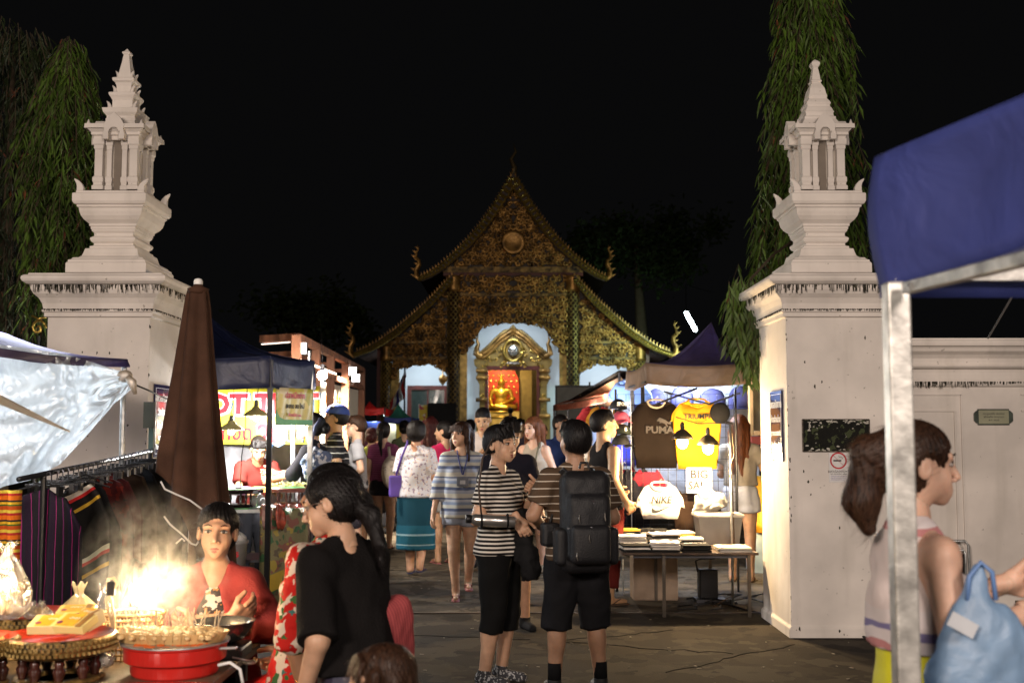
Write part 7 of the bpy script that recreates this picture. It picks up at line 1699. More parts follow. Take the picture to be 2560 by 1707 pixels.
gd = N('ShaderNodeTexGradient'); gd.gradient_type = 'SPHERICAL'; mp = N('ShaderNodeMapping'); L_ = nt.links.new
L_(tc.outputs['Object'], nz.inputs['Vector']); L_(nz.outputs['Fac'], rp.inputs[0]); L_(tc.outputs['Object'], mp.inputs[0]); mp.inputs['Scale'].default_value = (1, 1, 1); L_(mp.outputs[0], gd.inputs[0])
m1 = N('ShaderNodeMath'); m1.operation = 'MULTIPLY'; L_(rp.outputs[0], m1.inputs[0]); L_(gd.outputs['Fac'], m1.inputs[1])
m2 = N('ShaderNodeMath'); m2.operation = 'MULTIPLY'; m2.inputs[1].default_value = 6.5; L_(m1.outputs[0], m2.inputs[0]); L_(m2.outputs[0], pv.inputs['Density']); L_(pv.outputs[0], ou.inputs['Volume'])
so = MB().sph((0, 0, 0), 1, 20, 14).build('smoke', sm); so.scale = (.30, .24, .36); so.location = at(385, 1440, 4.40); tag(so, kind='stuff')
# ---------------------------------------------------- near blue tent on the right
nb = thing('blue_tent', 'near blue canopy on a galvanised frame cutting across the right border', 'tent', (.83, 2.6, 0)); bcv = M('blue_polyester', (.035, .05, .24), .7, var=.15, vs=4, bump=.35, bs=8, sheen=.2)
bcv = thin('blue_polyester_t', (.06, .085, .36), tr=.3, gloss=.05, rough=.6, bump=.35, bs=5)
c0 = at(2187, 395, 2.6); x0 = c0.x; ztp = c0.z; zbt = at(2200, 745, 2.6).z; d0 = Vector((at(2187, 395, 2.6).x, 2.6, 0)); d1 = Vector((1.32, 1.70, 0))
def side(u, v):
    p = d0.lerp(d1, u); z = ztp+.10*u-(ztp-zbt-.12*u)*v; return (p.x-.012*math.sin(v*math.pi)*math.sin(u*14+1)-.01*math.sin(u*5+v*4)+.05*v*0, p.y, z-.02*math.sin(u*math.pi)*(1 if v > .9 else .3))
MB().grid(side, 30, 10).build('valance', bcv, nb, smooth=True, world=True, solid=.003, fix=False)
MB().grid(lambda u, v: (d0.x+.004+2.2*u, 2.6+.01*math.sin(u*20+v*3), ztp-(ztp-zbt)*v), 30, 6).build('valance', bcv, nb, smooth=True, world=True, solid=.003, fix=False)
ap_ = Vector((2.4, 1.3, ztp+.55))
for A_, B_ in ((d1, d0), (d0, Vector((d0.x+2.2, 2.6, 0)))):
    MB().grid(lambda u, v, A_=A_, B_=B_: (lambda p: p+(ap_-p)*v-Vector((0, 0, .06*math.sin(math.pi*v))))((A_ if A_ is not d1 else d1+Vector((0, 0, .10))).lerp(B_, u)+Vector((0, 0, ztp+.002))), 14, 10).build('canopy', bcv, nb, smooth=True, world=True, solid=.003, fix=False)
pp = at(2231, 760, 2.58); galv = M('galvanised_near', (.46, .45, .42), .42, .6, var=.3, vs=16, bump=.15, bs=40)
MB().bb((pp.x-.026, 2.53, 0), (pp.x+.026, 2.58, zbt+.03)).build('pole', galv, nb, world=True, bevel=.005)
MB().bar(at(2268, 720, 2.5), at(2640, 628, 1.9), .026, .026).build('frame_bar', galv, nb, world=True, bevel=.003); MB().bar((pp.x, 2.57, zbt+.05), (pp.x+1.8, 2.57, zbt+.05), .03, .03).build('frame_bar', galv, nb, world=True)
MB().tube([at(2276, 716, 2.47), at(2282, 716, 2.44)], .009, 8).build('bolt', steel, nb, world=True)
o = MB().bar(at(2530, 742, 7), at(2470, 845, 8), .01).build('slack_wire', darkmetal); tag(o, 'thin dark wire slanting down behind the blue canopy to the right wall', 'wire')
# ================================================================== people
denim = M('denim_light', (.30, .33, .40), .85, bump=.3, bs=200); dkshort = M('dark_shorts', (.018, .018, .022), .9, bump=.2)
bw = stripes('navy_white_stripe', [(0, (.015, .013, .013)), (.56, (.62, .58, .52))], .026, axis=2, wob=.25)
polo = stripes('brown_polo_stripe', [(0, (.085, .055, .035)), (.86, (.55, .48, .40))], .044, axis=2, wob=.35)
blue_str = stripes('sweater_stripe', [(0, (.30, .33, .40)), (.16, (.08, .10, .17)), (.30, (.42, .42, .38)), (.46, (.20, .25, .36)), (.60, (.40, .43, .48)), (.72, (.10, .12, .20)), (.80, (.46, .44, .38))], .20, axis=2, wob=.10)
blkstr = stripes('black_line_stripe', [(0, (.015, .015, .018)), (.84, (.5, .5, .48))], .065, axis=2, wob=.3)
plumstr = stripes('plum_stripe', [(0, (.22, .06, .12)), (.6, (.16, .035, .09))], .03, axis=2, wob=.2)
florl = spots('pale_floral', (.46, .46, .50), [(.22, .17, .22), (.52, .40, .32)], 34, (.60, .62), detail=1)
sarong = stripes('teal_sarong', [(0, (.008, .045, .07)), (.05, (.012, .07, .11)), (.09, (.14, .22, .25)), (.10, (.010, .06, .09)), (.155, (.16, .26, .30)), (.165, (.012, .07, .11)), (.22, (.007, .038, .060))], 1.7, axis=2, offset=-.10)
redfl = spots('red_floral', (.62, .52, .42), [(.50, .02, .015), (.05, .13, .04), (.45, .015, .012), (.05, .16, .14)], 13, (.50, .60, .56, .66), detail=2)
dark_fl = spots('dark_floral', (.03, .02, .02), [(.5, .42, .38), (.40, .18, .05)], 30, (.60, .64), detail=1)
tiedye = spots('tie_dye', (.05, .05, .075), [(.30, .30, .38), (.025, .022, .04)], 12, (.50, .60), stretch=(1, 1, .45), detail=5)
lace = stripes('white_pattern_top', [(0, (.60, .52, .50)), (.62, (.45, .20, .20)), (.68, (.62, .56, .56)), (.78, (.18, .16, .30)), (.84, (.60, .54, .53))], .30, axis=2, wob=.3, offset=.15)
def strap(pid, pts, H, r_, m, name='strap', flat=.35):
    return MB().tube([Vector(p)*H for p in pts], r_, 6, flat=flat).build(name, m, pid, smooth=True)
# --- A: vendor
zt_a = at(540, 1255, 4.85).z
A, H, HD, LN, _ = person('woman vendor in a red jacket sitting with folded arms behind the smoking grill', 541, 4.85, 1255, 6, sk=1, fem=True, fat=1.10, H=1.60, xyz=(at(541, 1300, 4.85).x, 4.85, zt_a-1.60), hair=('bun', 'black'), legs='seat', head=(4, -2, 3),
    arms={-1: dict(el=(-.145, -.045, .690), wr=(.060, -.135, .725), hd=(1, .14, .45), th=(.2, -.5, 1), pose='relax'), 1: dict(el=(.148, -.045, .690), wr=(-.02, -.118, .700), hd=(-1, .1, .05), th=(0, -.3, 1))},
    top=[dict(mat=dark_fl, sleeve=.3, g=.006, hem=.48, neck=.036, scoop=.05, name='blouse'), dict(mat=M('coral_red_jacket', (.30, .045, .042), .8, bump=.3, bs=120), sleeve=1.30, g=.017, hem=.50, open=True, neck=.036, scoop=.05, name='jacket', folds=.03, rip=.0028, hemcut=False)],
    bottom=dict(type='pants', mat=blackcloth, hem=.3))
MB().tube([Vector((.030, -.128+.020*math.cos(a),   .718+.020*math.sin(a)))*H for a in [i*math.pi/8 for i in range(17)]], .005, 6).build('bracelet', M('silver_bead', (.5, .48, .42), .25, .9, bump=1, bs=300), A, smooth=True)
# --- C: seated floral
C_, H, HD, LN, _ = person('person in red floral blouse and red trousers sitting behind the woman in black', 838, 4.2, 1229, -112, sk=2, fem=True, fat=1.12, H=1.62, xyz=(at(788, 1300, 4.2).x, 4.25, -.17), hair=('bun', 'black'), legs={1: [(.07, -.20, .36), (.08, -.12, .16)], -1: [(-.05, -.24, .42), (-.05, -.16, .16)]}, lean=-5,
    arms={1: dict(el=(.145, .035, .635), wr=(.135, .06, .52), hd=(0, .1, -1)), -1: dict(el=(-.13, .0, .64), wr=(-.05, -.10, .56))}, top=dict(mat=redfl, sleeve=1.12, g=.013, hem=.48, rip=.003), bottom=dict(type='pants', mat=M('red_trousers', (.50, .015, .012), .8, bump=.2), hem=.19, g=.013), shoes=('flip', blackcloth))
for k in range(3): MB().tube([Vector((.137+.0185*math.cos(a), .055+.0185*math.sin(a), .545-.006*k))*H for a in [i*math.pi/8 for i in range(17)]], .0022, 5).build('bangle', M('gold_bangle', (.75, .45, .10), .2, 1), C_, smooth=True)
o = MB().lathe([(.15, 0), (.13, .40), (.15, .43)], n=16).build('plastic_stool', M('stool_red', (.3, .03, .03), .5)); o.location = (C_.location.x, C_.location.y, 0); tag(o, 'low round stool under the person in red trousers', 'stool')
# --- B: woman in black
B, H, HD, LN, _ = person('woman in black cardigan and tie-dye skirt with low ponytail bending to the left stall', 822, 3.75, 1160, -128, sk=0, fem=True, fat=1.04, hs=1.05, H=1.45, lean=12, hair=('lowpony', 'black'), head=(32, 6, 0), glasses=True, waistpx=900, zmin=.25, feet=False,
    arms={1: dict(el=(.150, .030, .640), wr=(.135, -.035, .505), hd=(-.1, -.4, -1)), -1: dict(el=(-.13, -.1, .64), wr=(-.08, -.2, .60))},
    top=dict(mat=M('black_knit', (.008, .007, .007), .92, bump=.5, bs=150), sleeve=1.0, g=.015, hem=.555, rip=.003, neck=.034, name='cardigan'), bottom=dict(type='skirt', mat=tiedye, hem=.25, flare=.03, folds=.05, nf=11, g=.01))
# pink bag
pbg = thing('shoulder_bag', 'coral pink woven bag hanging behind the woman in black', 'bag', at(975, 1565, 3.85).to_tuple(), rz=.9); pbg.rotation_euler = (.1, -.22, .9)
v = Vol((-.16, -.1, -.20), (.16, .1, .2), .007); v.rbox((0, 0, -.03), (.085, .04, .125), .035, bulge=.02); v.cone((-.04, 0, .08), (-.055, 0, .12), .02, .012, .03); v.ripple(.003, 28, 3, 1.0)
link('bag_body', npmesh('bag_body', [v.mesh()]), stripes('coral_weave', [(0, (.34, .07, .07)), (.5, (.24, .045, .05))], .012, axis=0, wob=.6), pbg)
# --- D: child
person('small brown haired child at the bottom edge in front of the woman in black', 962, 2.95, 1602, -70, sk=0, fem=True, hs=1.35, H=.99, hair=('bob', 'brown'), xyz=(at(955, 1650, 2.95).x, 2.95, 0), zmin=.4, feet=False, top=dict(mat=M('child_top', (.12, .07, .05), .8), hem=.5), head=(0, 0, 0))
# --- F woman with bottle
Fp, H, HD, LN, _ = person('short haired woman in black and white striped T-shirt carrying a steel flask, looking right', 1262, 7.3, 1062, 62, sk=0, fem=True, fat=1.08, hair=('short', 'black'), head=(-8, 0, 0), waistpx=1250,
    arms={-1: dict(el=(-.125, .035, .640), wr=(-.085, -.125, .645), hd=(.1, -.55, -1), th=(.4, -1, .3)), 1: dict(el=(.12, -.05, .655), wr=(.045, -.130, .735), hd=(-.6, -.1, .5), th=(0, -.3, 1), pose='grip')},
    legs={1: [(.05, -.01, .272), (.05, .02, .045)], -1: [(-.055, .0, .272), (-.07, .03, .045)]},
    top=dict(mat=bw, sleeve=.66, g=.011, hem=.50, neck=.033), bottom=dict(type='pants', name='capri_trousers', mat=M('black_jersey', (.007, .007, .007), .9, bump=.15), hem=.20, g=.010, rip=.002), shoes=('sneaker', spots('patterned_sneaker', (.05, .05, .055), [(.4, .4, .4)], 60, (.56,))))
def world_of(t, p, H): return wmat(t) @ (Vector(p)*H)
fl = thing('flask', 'shiny steel flask slung horizontally at the hip of the striped T-shirt woman', 'flask', at(1228, 1302, 6.98).to_tuple(), rz=.10)
MB().tube([(-.12, 0, .012), (-.105, 0, .012), (-.10, 0, .010), (.14, 0, -.006), (.15, 0, -.007)], [.026, .030, .034, .034, .026], 24).build('flask_body', M('mirror_steel', (.62, .60, .58), .28, .9), fl, smooth=True); MB().tube([(-.155, 0, .015), (-.15, 0, .015), (-.118, 0, .013)], [.020, .026, .026], 20).build('cap', blackmetal, fl, smooth=True)
for x in (-.06, .10): MB().tube([(x, .036*math.cos(a), .003+.036*math.sin(a)) for a in [i*math.pi/8 for i in range(17)]], .007, 6, cap=False).build('sling_loop', blackcloth, fl)
rope('sling', [(-.06, 0, .04), (-.075, .03, .20), (-.05, .05, .38), (.02, .10, .50)], .006, M('brown_strap', (.05, .03, .02), .7), fl)
jb = thing('draped_jacket', 'black jacket draped over the forearm of the striped T-shirt woman', 'jacket', at(1318, 1375, 7.15).to_tuple())
v = Vol((-.12, -.1, -.24), (.12, .1, .30), .009); v.cone((-.02, 0, .20), (.02, 0, -.15), .045, .055, .03); v.cone((-.03, .02, .22), (-.04, .02, -.05), .04, .04, .03); v.cone((.03, 0, 0), (.055, 0, -.10), .03, .03, .03); v.ripple(.006, 50, 5, .8); v.cutz(-.19, above=False, wave=.012); link('cloth', npmesh('cloth', [v.mesh()]), blackcloth, jb)
# --- G backpack man
G, H, HD, LN, _ = person('man in brown striped polo and black shorts with a big black backpack, seen from behind', 1450, 7.0, 1050, -170, sk=1, fat=1.06, hair=('short', 'black'), head=(22, -14, 4), waistpx=1440, lean=3, legs='wide',
    arms={1: dict(el=(.165, .0, .655), wr=(.095, -.150, .600), hd=(-.7, -.7, -.1), th=(-.2, -.4, 1)), -1: dict(el=(-.150, -.02, .64), wr=(-.09, -.15, .60), hd=(.7, -.7, -.1), th=(.2, -.4, 1))},
    top=dict(mat=polo, sleeve=.72, g=.014, hem=.49, neck=.036, fl=.008, name='polo_shirt'), bottom=dict(mat=M('black_shorts', (.013, .013, .015), .9, bump=.25), hem=.235, g=.016, fl=.012, rip=.003), shoes=('sneaker', M('black_sneaker', (.012, .012, .012), .6)))
for s in (-1, 1): MB().tube([Vector((s*.088, .014, .055))*H, Vector((s*.087, .013, .095))*H, Vector((s*.087, .013, .115))*H], .041, 16).build('sock', blackcloth, G, smooth=True)
bp = thing('backpack', 'large black backpack with dangling zip pulls on the back of the polo shirt man', 'backpack', wmat(G) @ (Vector((0, .145, .640))*H), rz=R(-170)); nyl = M('black_nylon', (.010, .010, .012), .55, bump=.4, bs=120)
v = Vol((-.26, -.2, -.38), (.26, .2, .38), .009)
v.rbox((0, .0, 0), (.15, .085, .30), .07, .02, bulge=.02); v.rbox((0, .06, -.03), (.13, .07, .20), .05, .012, bulge=.015); v.ripple(.002, 30, 3)
link('main_bag', npmesh('main_bag', [v.mesh()]), nyl, bp)
v = Vol((-.2, 0, -.30), (.2, .26, .2), .009); v.rbox((0, .125, -.12), (.12, .045, .115), .04, .012, bulge=.015); link('front_pocket', npmesh('front_pocket', [v.mesh()]), nyl, bp)
for s in (-1, 1):
    v = Vol((-.26, -.12, -.28), (.26, .12, .02), .010); v.rbox((s*.155, .01, -.14), (.035, .065, .11), .03); link('side_pocket', npmesh('side_pocket', [v.mesh()]), nyl, bp)
    MB().tube([(s*.07, -.04, .26), (s*.085, -.13, .295), (s*.10, -.24, .25), (s*.10, -.28, .15)], .030, 8, flat=.3).build('shoulder_strap', nyl, bp, smooth=True)
for x, y, z in ((.07, .150, .05), (-.08, .150, .06), (.02, .187, -.06), (.09, .175, -.16), (-.06, .187, -.07)): MB().tube([(x, y, z), (x+.003, y+.006, z-.025), (x-.002, y+.008, z-.045)], [.003, .006, .003], 6).build('zip_pull', M('polished_steel'), bp)
MB().lathe([(.001, 0), (.012, 0), (.014, .004), (.006, .006)], (0, 0, 0), 12).build('round_badge', M('badge_metal', (.3, .3, .3), .3, .8), bp); bp.children[-1].rotation_euler = (-math.pi/2, 0, 0); bp.children[-1].location = (0, .105, .19)
MB().tube([(-.10, .11, .10), (-.02, .135, .115), (.08, .12, .10)], .004, 5).tube([(-.13, .10, -.03), (0, .165, -.02), (.13, .10, -.03)], .004, 5).build('zip_seam', darkmetal, bp)
MB().tube([(-.03, -.02, .31), (-.02, -.02, .345), (.02, -.02, .345), (.03, -.02, .31)], .008, 6).build('top_handle', nyl, bp)
cb = thing('camera_bag', 'small black camera bag at the left hip of the backpack man', 'bag', at(1375, 1335, 6.9).to_tuple(), rz=.3); MB().box((0, 0, 0), (.11, .09, .14)).build('bag_body', nyl, cb, bevel=.02); MB().tube([(.0, -.05, .02), (.005, -.055, -.02), (0, -.055, -.04)], [.003, .006, .003], 6).build('zip_pull', M('polished_steel'), cb); rope('strap', [(0, 0, .07), (.05, .05, .16), (.1, .1, .2)], .008, nyl, cb)
# --- H sweater
Hh, H, HD, LN, _ = person('young woman in blue striped sweater with a lanyard badge, walking towards the camera', 1155, 11.0, 1052, 4, sk=0, fem=True, hair=('longfringe', 'brown'), head=(-38, 0, 0), legs='walk2',
    arms={-1: dict(el=(-.135, .02, .635), wr=(-.165, -.03, .475), hd=(-.25, -.1, -1)), 1: dict(el=(.135, .03, .64), wr=(.15, .02, .50))},
    top=dict(mat=blue_str, sleeve=1.5, g=.014, hem=.455, neck=.042, scoop=.03, fl=.006, flare=.006, rip=.003, name='sweater', low=True), bottom=dict(mat=denim, hem=.405, g=.012), shoes=('flip', M('pink_sandal', (.35, .12, .12), .6)))
rope('lanyard', [Vector(p)*H for p in ((-.030, -.03, .84), (-.022, -.082, .79), (-.002, -.112, .705), (.003, -.112, .705), (.026, -.082, .79), (.030, -.03, .84))], .006, M('lanyard_blue', (.02, .03, .16), .7), Hh); MB().box(Vector((0, -.118, .665))*H, (.11, .008, .085)).build('badge', M('badge_holder', (.14, .16, .20), .2, coat=.5), Hh); MB().box(Vector((0, -.1215, .662))*H, (.05, .003, .035)).build('badge_card', M('badge_white', (.45, .47, .5), .5), Hh)
# --- I sarong
I_, H, HD, LN, _ = person('older woman in pale floral blouse and teal banded sarong walking away', 1040, 12.8, 1052, 172, sk=1, fem=True, fat=1.22, hair=('puff', 'black'), legs='walk', head=(12, 0, 0), top=dict(mat=florl, sleeve=.85, g=.014, hem=.505, fl=.008, name='blouse', rip=.002), bottom=dict(type='skirt', mat=sarong, hem=.165, flare=.012, folds=.02), shoes=('flip', M('navy_sandal', (.02, .02, .06), .6)))
sb = thing('shoulder_bag', 'flat violet bag on a strap at the left side of the sarong woman', 'bag', at(990, 1215, 12.7).to_tuple(), rz=.3); MB().box((0, 0, 0), (.16, .05, .24)).build('bag_body', M('violet_bag', (.06, .03, .20), .7), sb, bevel=.02); rope('strap', [(0, 0, .12), (.06, .0, .32), (.11, -.06, .47), (.13, .02, .50)], .012, M('violet_bag'), sb)
# --- J
J, H, HD, LN, _ = person('girl in plum striped T-shirt and black shorts with long black hair, seen from behind', 958, 15.5, 1053, 172, sk=0, fem=True, hair=('pony', 'black'), legs={1: [(.05, -.02, .272), (.06, .01, .045)], -1: [(-.055, -.03, .275), (-.04, -.04, .045)]}, top=dict(mat=plumstr, sleeve=.5, g=.008, hem=.535), bottom=dict(mat=dkshort, hem=.43, g=.010), shoes=('flip', blackcloth))
jb2 = thing('checked_backpack', 'cream checked small backpack on the shoulder of the plum shirt girl', 'backpack', at(978, 1180, 15.1).to_tuple()); v = Vol((-.2, -.15, -.3), (.2, .15, .3), .015); v.ell((0, 0, 0), (.13, .09, .22), .03); link('bag_body', npmesh('bag_body', [v.mesh()]), spots('check_cream', (.5, .44, .36), [(.28, .22, .2), (.55, .48, .4)], 20, (.58, .55)), jb2); rope('strap', [(-.02, 0, .2), (-.04, .05, .33)], .02, M('cream_strap', (.5, .44, .36), .8), jb2)
# --- K, L, M
person('tall young man in grey T-shirt and glasses looking at the left stalls', 888, 14, 1038, -80, sk=3, hair=('short', 'brown'), head=(0, 0, 0), glasses=True, legs='wide', arms={1: dict(el=(.14, .03, .64), wr=(.12, -.06, .53))}, top=dict(mat=M('grey_marl', (.33, .34, .38), .85), sleeve=.6, g=.012, hem=.50), bottom=dict(mat=M('grey_shorts', (.05, .045, .06), .85), hem=.27, g=.014), shoes=('sneaker', blackcloth))
L_, H, HD, LN, _ = person('man in black striped T-shirt and blue cap facing the food stall', 835, 12.4, 1012, -82, sk=4, fat=1.15, hair=('short', 'black'), glasses=True, head=(0, -6, 0), arms={1: dict(el=(.15, .02, .64), wr=(.10, -.15, .66)), -1: dict(el=(-.14, 0, .64), wr=(-.08, -.16, .66))}, top=dict(mat=blkstr, sleeve=.66, g=.014, hem=.49), bottom=dict(type='pants', mat=dkshort, hem=.06, g=.014), shoes=('sneaker', blackcloth))
v = Vol((-.09, -.13, .90), (.09, .09, 1.03), .0045); v.ell((0, .008, .958), (.054, .066, .056), .005); v.cutz(.958, above=False); v.cone((-.02, -.05, .962), (-.016, -.105, .955), .004, .004, .004); v.cone((.02, -.05, .962), (.016, -.105, .955), .004, .004, .004); v.ell((0, -.075, .960), (.036, .04, .004), .004); vv, ff = v.mesh(); me = npmesh('cap', [(vv, ff)]); me.transform(HD); link('cap', me, M('cap_blue', (.04, .07, .26), .8), L_)
Mm, H, HD, LN, _ = person('woman in black top and navy skirt with batik tote, reaching over the food table', 792, 11.4, 1030, -100, sk=1, fem=True, hair=('bun', 'black'), head=(10, -8, 0), lean=6, arms={1: dict(el=(.12, -.10, .66), wr=(.04, -.25, .63), hd=(0, -1, -.1)), -1: dict(el=(-.12, -.10, .66), wr=(-.02, -.26, .66), hd=(0, -1, 0))}, top=dict(mat=M('black_top', (.014, .013, .016), .85), sleeve=1.15, g=.014, hem=.50), bottom=dict(type='skirt', mat=M('navy_skirt', (.015, .012, .05), .85), hem=.08, flare=.02), shoes=('flip', blackcloth))
tb_ = thing('tote_bag', 'blue and white batik tote bag hanging behind the steel tent post', 'bag', at(795, 1160, 11.0).to_tuple(), rz=.2); v = Vol((-.22, -.12, -.28), (.22, .12, .24), .012); v.ell((0, 0, -.03), (.15, .06, .19), .03); v.ripple(.006, 30, 2); link('bag_body', npmesh('bag_body', [v.mesh()]), spots('batik', (.10, .13, .22), [(.45, .46, .5)], 26, (.53,), detail=3), tb_); rope('strap', [(-.08, 0, .12), (-.03, .02, .36), (.02, .05, .44)], .014, M('batik_strap', (.08, .09, .16), .8), tb_)
# --- vendor behind the table
Zp, *_ = person('stooping food vendor in dark red shirt behind the food table', 628, 11.85, 1075, 20, sk=4, hair=('short', 'black'), H=1.62, lean=30, xyz=(at(632, 1200, 11.85).x, 11.9, 0), arms={-1: dict(el=(-.12, -.2, .62), wr=(-.04, -.30, .58)), 1: dict(el=(.14, -.2, .62), wr=(.10, -.32, .60), hd=(.2, -1, 0))}, top=dict(mat=M('dark_red_shirt', (.16, .025, .02), .85), sleeve=.7, g=.014, hem=.49), bottom=dict(type='pants', mat=dkshort, hem=.06), shoes=('flip', blackcloth))
# --- crowd
def P_(label, px, Y, ty_, yaw, **k): return person(label, px, Y, ty_, yaw, **k)
P_('woman in yellow green top and black skirt behind the grey T-shirt man', 928, 16, 1068, 170, sk=1, fem=True, hair=('bun', 'darkred'), top=dict(mat=M('lime_top', (.26, .28, .06), .85), sleeve=.4, hem=.52), bottom=dict(type='skirt', mat=blackcloth, hem=.28), shoes=('flip', blackcloth), fat=1.1)
P_('dark haired person in dark shirt half hidden behind the yellow green top', 948, 18, 1072, -150, sk=1, hair=('short', 'black'), top=dict(mat=blackcloth, sleeve=.5), bottom=dict(type='pants', mat=dkshort, hem=.06), shoes=('sneaker', blackcloth))
P_('woman in crimson pink shirt with long black ponytail behind the sarong woman', 1112, 13.9, 1050, -155, sk=0, fem=True, hair=('pony', 'black'), head=(45, 0, 0), top=dict(mat=M('crimson_shirt', (.42, .02, .09), .8), sleeve=.6, hem=.50), bottom=dict(mat=M('pale_shorts', (.35, .35, .36), .8), hem=.36, g=.012), shoes=('flip', M('pink_sandal')))
P_('woman with dark red hair and rose top beyond the crimson shirt', 1076, 16.5, 1040, 175, sk=0, fem=True, hair=('longfringe', 'darkred'), top=dict(mat=M('rose_top', (.40, .16, .16), .85), sleeve=.5, hem=.5), bottom=dict(type='pants', mat=dkshort, hem=.06), shoes=('flip', M('pink_sandal')))
P_('heavy man with cropped hair in a white shirt looking down at his hands', 1208, 13.6, 1016, 2, sk=4, fat=1.2, hair=('crop', 'black'), head=(-8, 18, 0), arms={-1: dict(el=(-.14, -.02, .65), wr=(-.04, -.14, .70), hd=(.8, -.2, .4)), 1: dict(el=(.14, -.02, .65), wr=(.05, -.14, .69), hd=(-.8, -.2, .4))}, top=dict(mat=M('white_shirt', (.55, .48, .44), .85), sleeve=.7, g=.014, hem=.48), bottom=dict(mat=dkshort, hem=.27, g=.014), shoes=('sneaker', blackcloth))
R_, H, HD, LN, _ = P_('person in black T-shirt with a wristwatch hidden behind the striped T-shirt woman', 1272, 9.2, 1044, 20, sk=1, fat=1.05, hair=('short', 'black'), head=(0, 16, 0), legs='wide', arms={1: dict(el=(.140, .0, .65), wr=(.15, -.06, .52))}, top=dict(mat=M('black_tee', (.012, .012, .02), .9), sleeve=.62, g=.013, hem=.48), bottom=dict(mat=dkshort, hem=.27, g=.014), shoes=('sneaker', blackcloth))
MB().tube([Vector((.149+.021*math.cos(a), -.055+.021*math.sin(a), .535))*H for a in [i*math.pi/8 for i in range(17)]], .008, 6).build('wristwatch', blackmetal, R_, smooth=True)
S_, H, HD, LN, _ = P_('woman in beige tank top and khaki shorts with long auburn hair', 1335, 13.0, 1040, -30, sk=3, fem=True, fat=1.08, hair=('long', 'auburn'), head=(-14, 4, 0), arms={1: dict(el=(.135, .03, .64), wr=(.14, -.02, .50))}, top=dict(mat=M('beige_knit', (.36, .31, .25), .85), sleeve=0, g=.008, hem=.52, neck=.045, scoop=.05, name='tank_top'), bottom=dict(mat=M('khaki', (.12, .10, .065), .85), hem=.33, g=.014), shoes=('sneaker', M('beige_shoe', (.2, .16, .12), .8)))
rope('bag_strap', [Vector(p)*H for p in ((.06, -.03, .84), (.062, -.075, .76), (.05, -.09, .66), (.09, -.06, .54))], .010, M('olive_strap', (.10, .09, .05), .7), S_)
P_('dark silhouetted worshipper standing on the temple steps before the golden Buddha', 1276, 41.2, 1003, 180, sk=2, H=1.74, xyz=(at(1276, 1000, 41.2).x, 41.2, .76), hair=('short', 'black'), fat=1.1, top=dict(mat=blackcloth, sleeve=.6), bottom=dict(type='pants', mat=blackcloth, hem=.06), shoes=('sneaker', blackcloth), face=False)
P_('man in navy T-shirt and glasses glancing right behind the backpack man', 1404, 14.5, 1034, 20, sk=1, hair=('crop', 'black'), head=(28, -4, 0), glasses=True, top=dict(mat=M('navy_tee', (.03, .05, .15), .85), sleeve=.6, hem=.49), bottom=dict(mat=dkshort, hem=.27, g=.012), shoes=('sneaker', blackcloth))
V_, H, HD, LN, _ = P_('stocky man in black tank top and dark red trousers looking at the T-shirts', 1512, 10.6, 1024, 118, sk=4, fat=1.16, hair=('short', 'black'), head=(-22, -4, 0), arms={-1: dict(el=(-.16, .05, .645), wr=(-.15, -.04, .53)), 1: dict(el=(.14, 0, .64), wr=(.1, -.12, .58))}, top=dict(mat=M('black_tank', (.012, .011, .012), .9), sleeve=0, g=.010, hem=.49, neck=.045, scoop=.04, name='tank_top'), bottom=dict(type='pants', mat=M('dark_red_trousers', (.11, .015, .012), .85), hem=.09, g=.013), shoes=('flip', M('brown_sandal', (.08, .05, .03), .7)))
cbg = tied_bag('clear plastic carrier bag with blue wares held behind the backpack man', 1538, 1400, 10.2, .075, .24, thin('carrier_film', (.6, .64, .68), tr=.4, gloss=.35, clear=.35, rough=.15), M('blue_wares', (.2, .28, .38), .6, var=.5, vs=20), 4, .8)
W_1, H, HD, LN, _ = P_('girl vendor with long auburn hair, grey T-shirt and denim shorts beside the right pillar', 1852, 12.2, 1035, 160, sk=0, fem=True, hair=('longer', 'auburn'), head=(18, 0, 0), arms={-1: dict(el=(-.13, -.08, .68), wr=(-.10, -.18, .76), hd=(0, -.6, .5)), 1: dict(el=(.12, -.02, .64), wr=(.09, -.15, .66))}, top=dict(mat=M('stone_tee', (.30, .27, .23), .85), sleeve=.55, g=.012, hem=.575), bottom=dict(mat=M('denim_pale', (.42, .44, .50), .85, bump=.3, bs=200), hem=.415, g=.014, waist=.615, fl=.008), shoes=('flip', M('brown_sandal')))
for i, (px, Y, tp_, yaw, c, hr, lb, fm2) in enumerate(((1145, 19, 1052, 180, (.10, .05, .05), 'black', 'distant shopper in maroon shirt between the crimson shirt and the man in white', False), (1175, 21, 1048, 170, (.05, .06, .12), 'black', 'distant shopper in dark blue shirt left of the man in white', False), (1355, 18, 1058, 0, (.25, .22, .2), 'brown', 'distant shopper in grey shirt right of the auburn haired woman', True), (1010, 20, 1050, 180, (.08, .10, .06), 'black', 'distant shopper in olive shirt behind the sarong woman', True), (1300, 22, 1046, 10, (.06, .05, .07), 'black', 'distant shopper in plum shirt left of the auburn haired woman', False), (905, 20, 1062, -170, (.15, .06, .10), 'black', 'distant shopper in wine shirt behind the grey T-shirt man', True), (1455, 17, 1062, 40, (.30, .28, .25), 'black', 'distant shopper in cream shirt under the coral awning', True))):
    P_(lb, px, Y, tp_, yaw, sk=i % 5, fem=fm2, hair=('bun' if fm2 else 'short', hr), top=dict(mat=M('crowd_%d' % i, c, .85), sleeve=.6), bottom=dict(type='pants', mat=dkshort, hem=.06), shoes=('sneaker', blackcloth), face=yaw in (0, 10, 40))
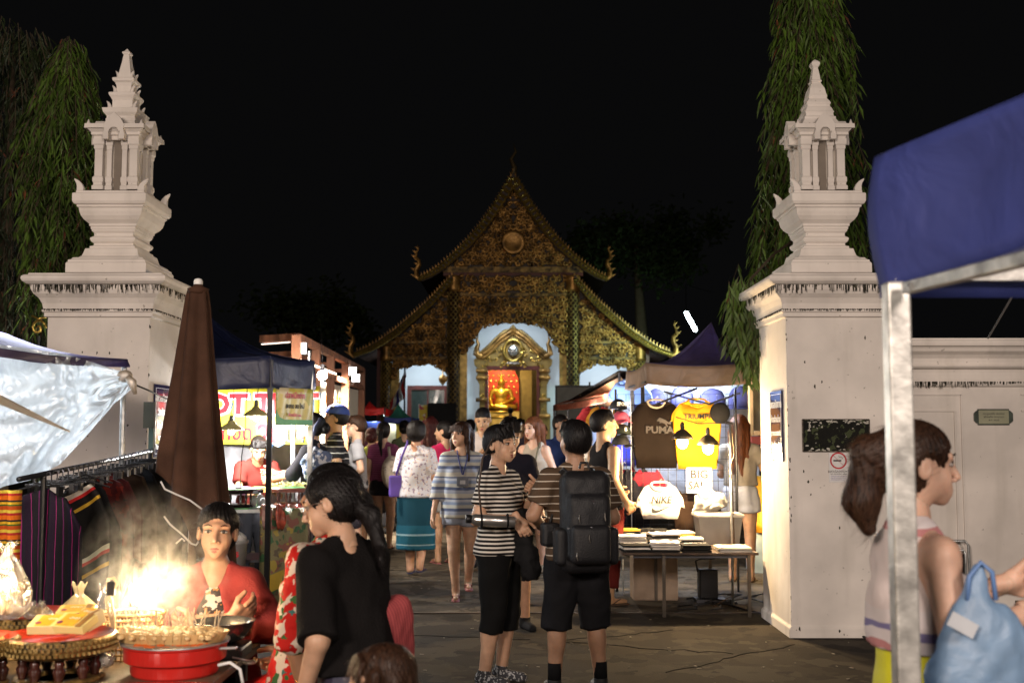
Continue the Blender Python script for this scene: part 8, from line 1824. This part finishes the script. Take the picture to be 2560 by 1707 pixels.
# --- X woman right foreground
X_, H, HD, LN, _ = P_('woman in white patterned sleeveless top and yellow skirt passing behind the near tent pole', 2288, 3.0, 1052, 96, sk=3, fem=True, hs=1.04, fat=1.02, hair=('curly', 'brown'), head=(-4, 2, 0), H=1.60, waistpx=2290, zmin=.25, feet=False,
    arms={-1: dict(el=(-.125, .0, .650), wr=(-.085, -.150, .705), hd=(.15, -1, .1), th=(.2, -.1, 1), pose='grip'), 1: dict(el=(.11, -.02, .66), wr=(.02, -.165, .73), hd=(-.1, -1, .1), th=(0, -.1, 1), pose='grip')},
    top=dict(mat=lace, sleeve=0, g=.013, hem=.635, neck=.040, rip=.003, flare=.006), bottom=dict(type='skirt', mat=M('lemon_skirt', (.62, .60, .02), .7, bump=.2), hem=.25, flare=.05, folds=.05, waist=.675, nf=10))
v = Vol((-.14, -.1, -.02), (.14, .16, .3), .007); v.ell((.0, .0, .15), (.050, .048, .052), .02); v.ripple(.0015, 90, 1); None
pbag = thing('carrier_bag', 'pale blue plastic carrier bag held out by the woman in the yellow skirt', 'bag', at(2440, 1600, 2.78).to_tuple(), rz=.1)
v = Vol((-.2, -.12, -.24), (.2, .12, .24), .006); v.ell((-.0, 0, -.06), (.105, .055, .125), .03); v.ell((.04, 0, -.02), (.09, .05, .11), .03); v.ell((-.04, 0, -.12), (.085, .05, .09), .03); v.cone((-.01, 0, .03), (.01, 0, .17), .05, .018, .03); v.ripple(.0040, 26, 4, .45); v.ripple(.0010, 60, 2, .6)
link('film', npmesh('film', [v.mesh()]), thin('blue_carrier', (.36, .56, .82), tr=.5, gloss=.06, rough=.5, bump=.2, bs=14), pbag)
rope('handle', [at(x, y, 2.76)-Vector(pbag.location) for x, y in ((2415, 1500), (2420, 1440), (2450, 1405), (2480, 1430), (2490, 1500))], .006, M('carrier_handle', (.12, .22, .45), .5), pbag)
MB().box(at(2395, 1560, 2.70)-Vector(pbag.location), (.07, .003, .035), Matrix.Rotation(.5, 3, 'Y')).build('pale_patch', M('badge_white'), pbag)  # small flat white patch tilted on the bag front
P_('dark haired child in pink at the bottom right corner', 2590, 3.0, 1572, -60, sk=3, fem=True, hs=1.3, H=1.03, hair=('bob', 'black'), xyz=(at(2585, 1600, 3.0).x, 3.0, 0), zmin=.4, feet=False, top=dict(mat=M('child_pink', (.45, .10, .12), .8), hem=.5))
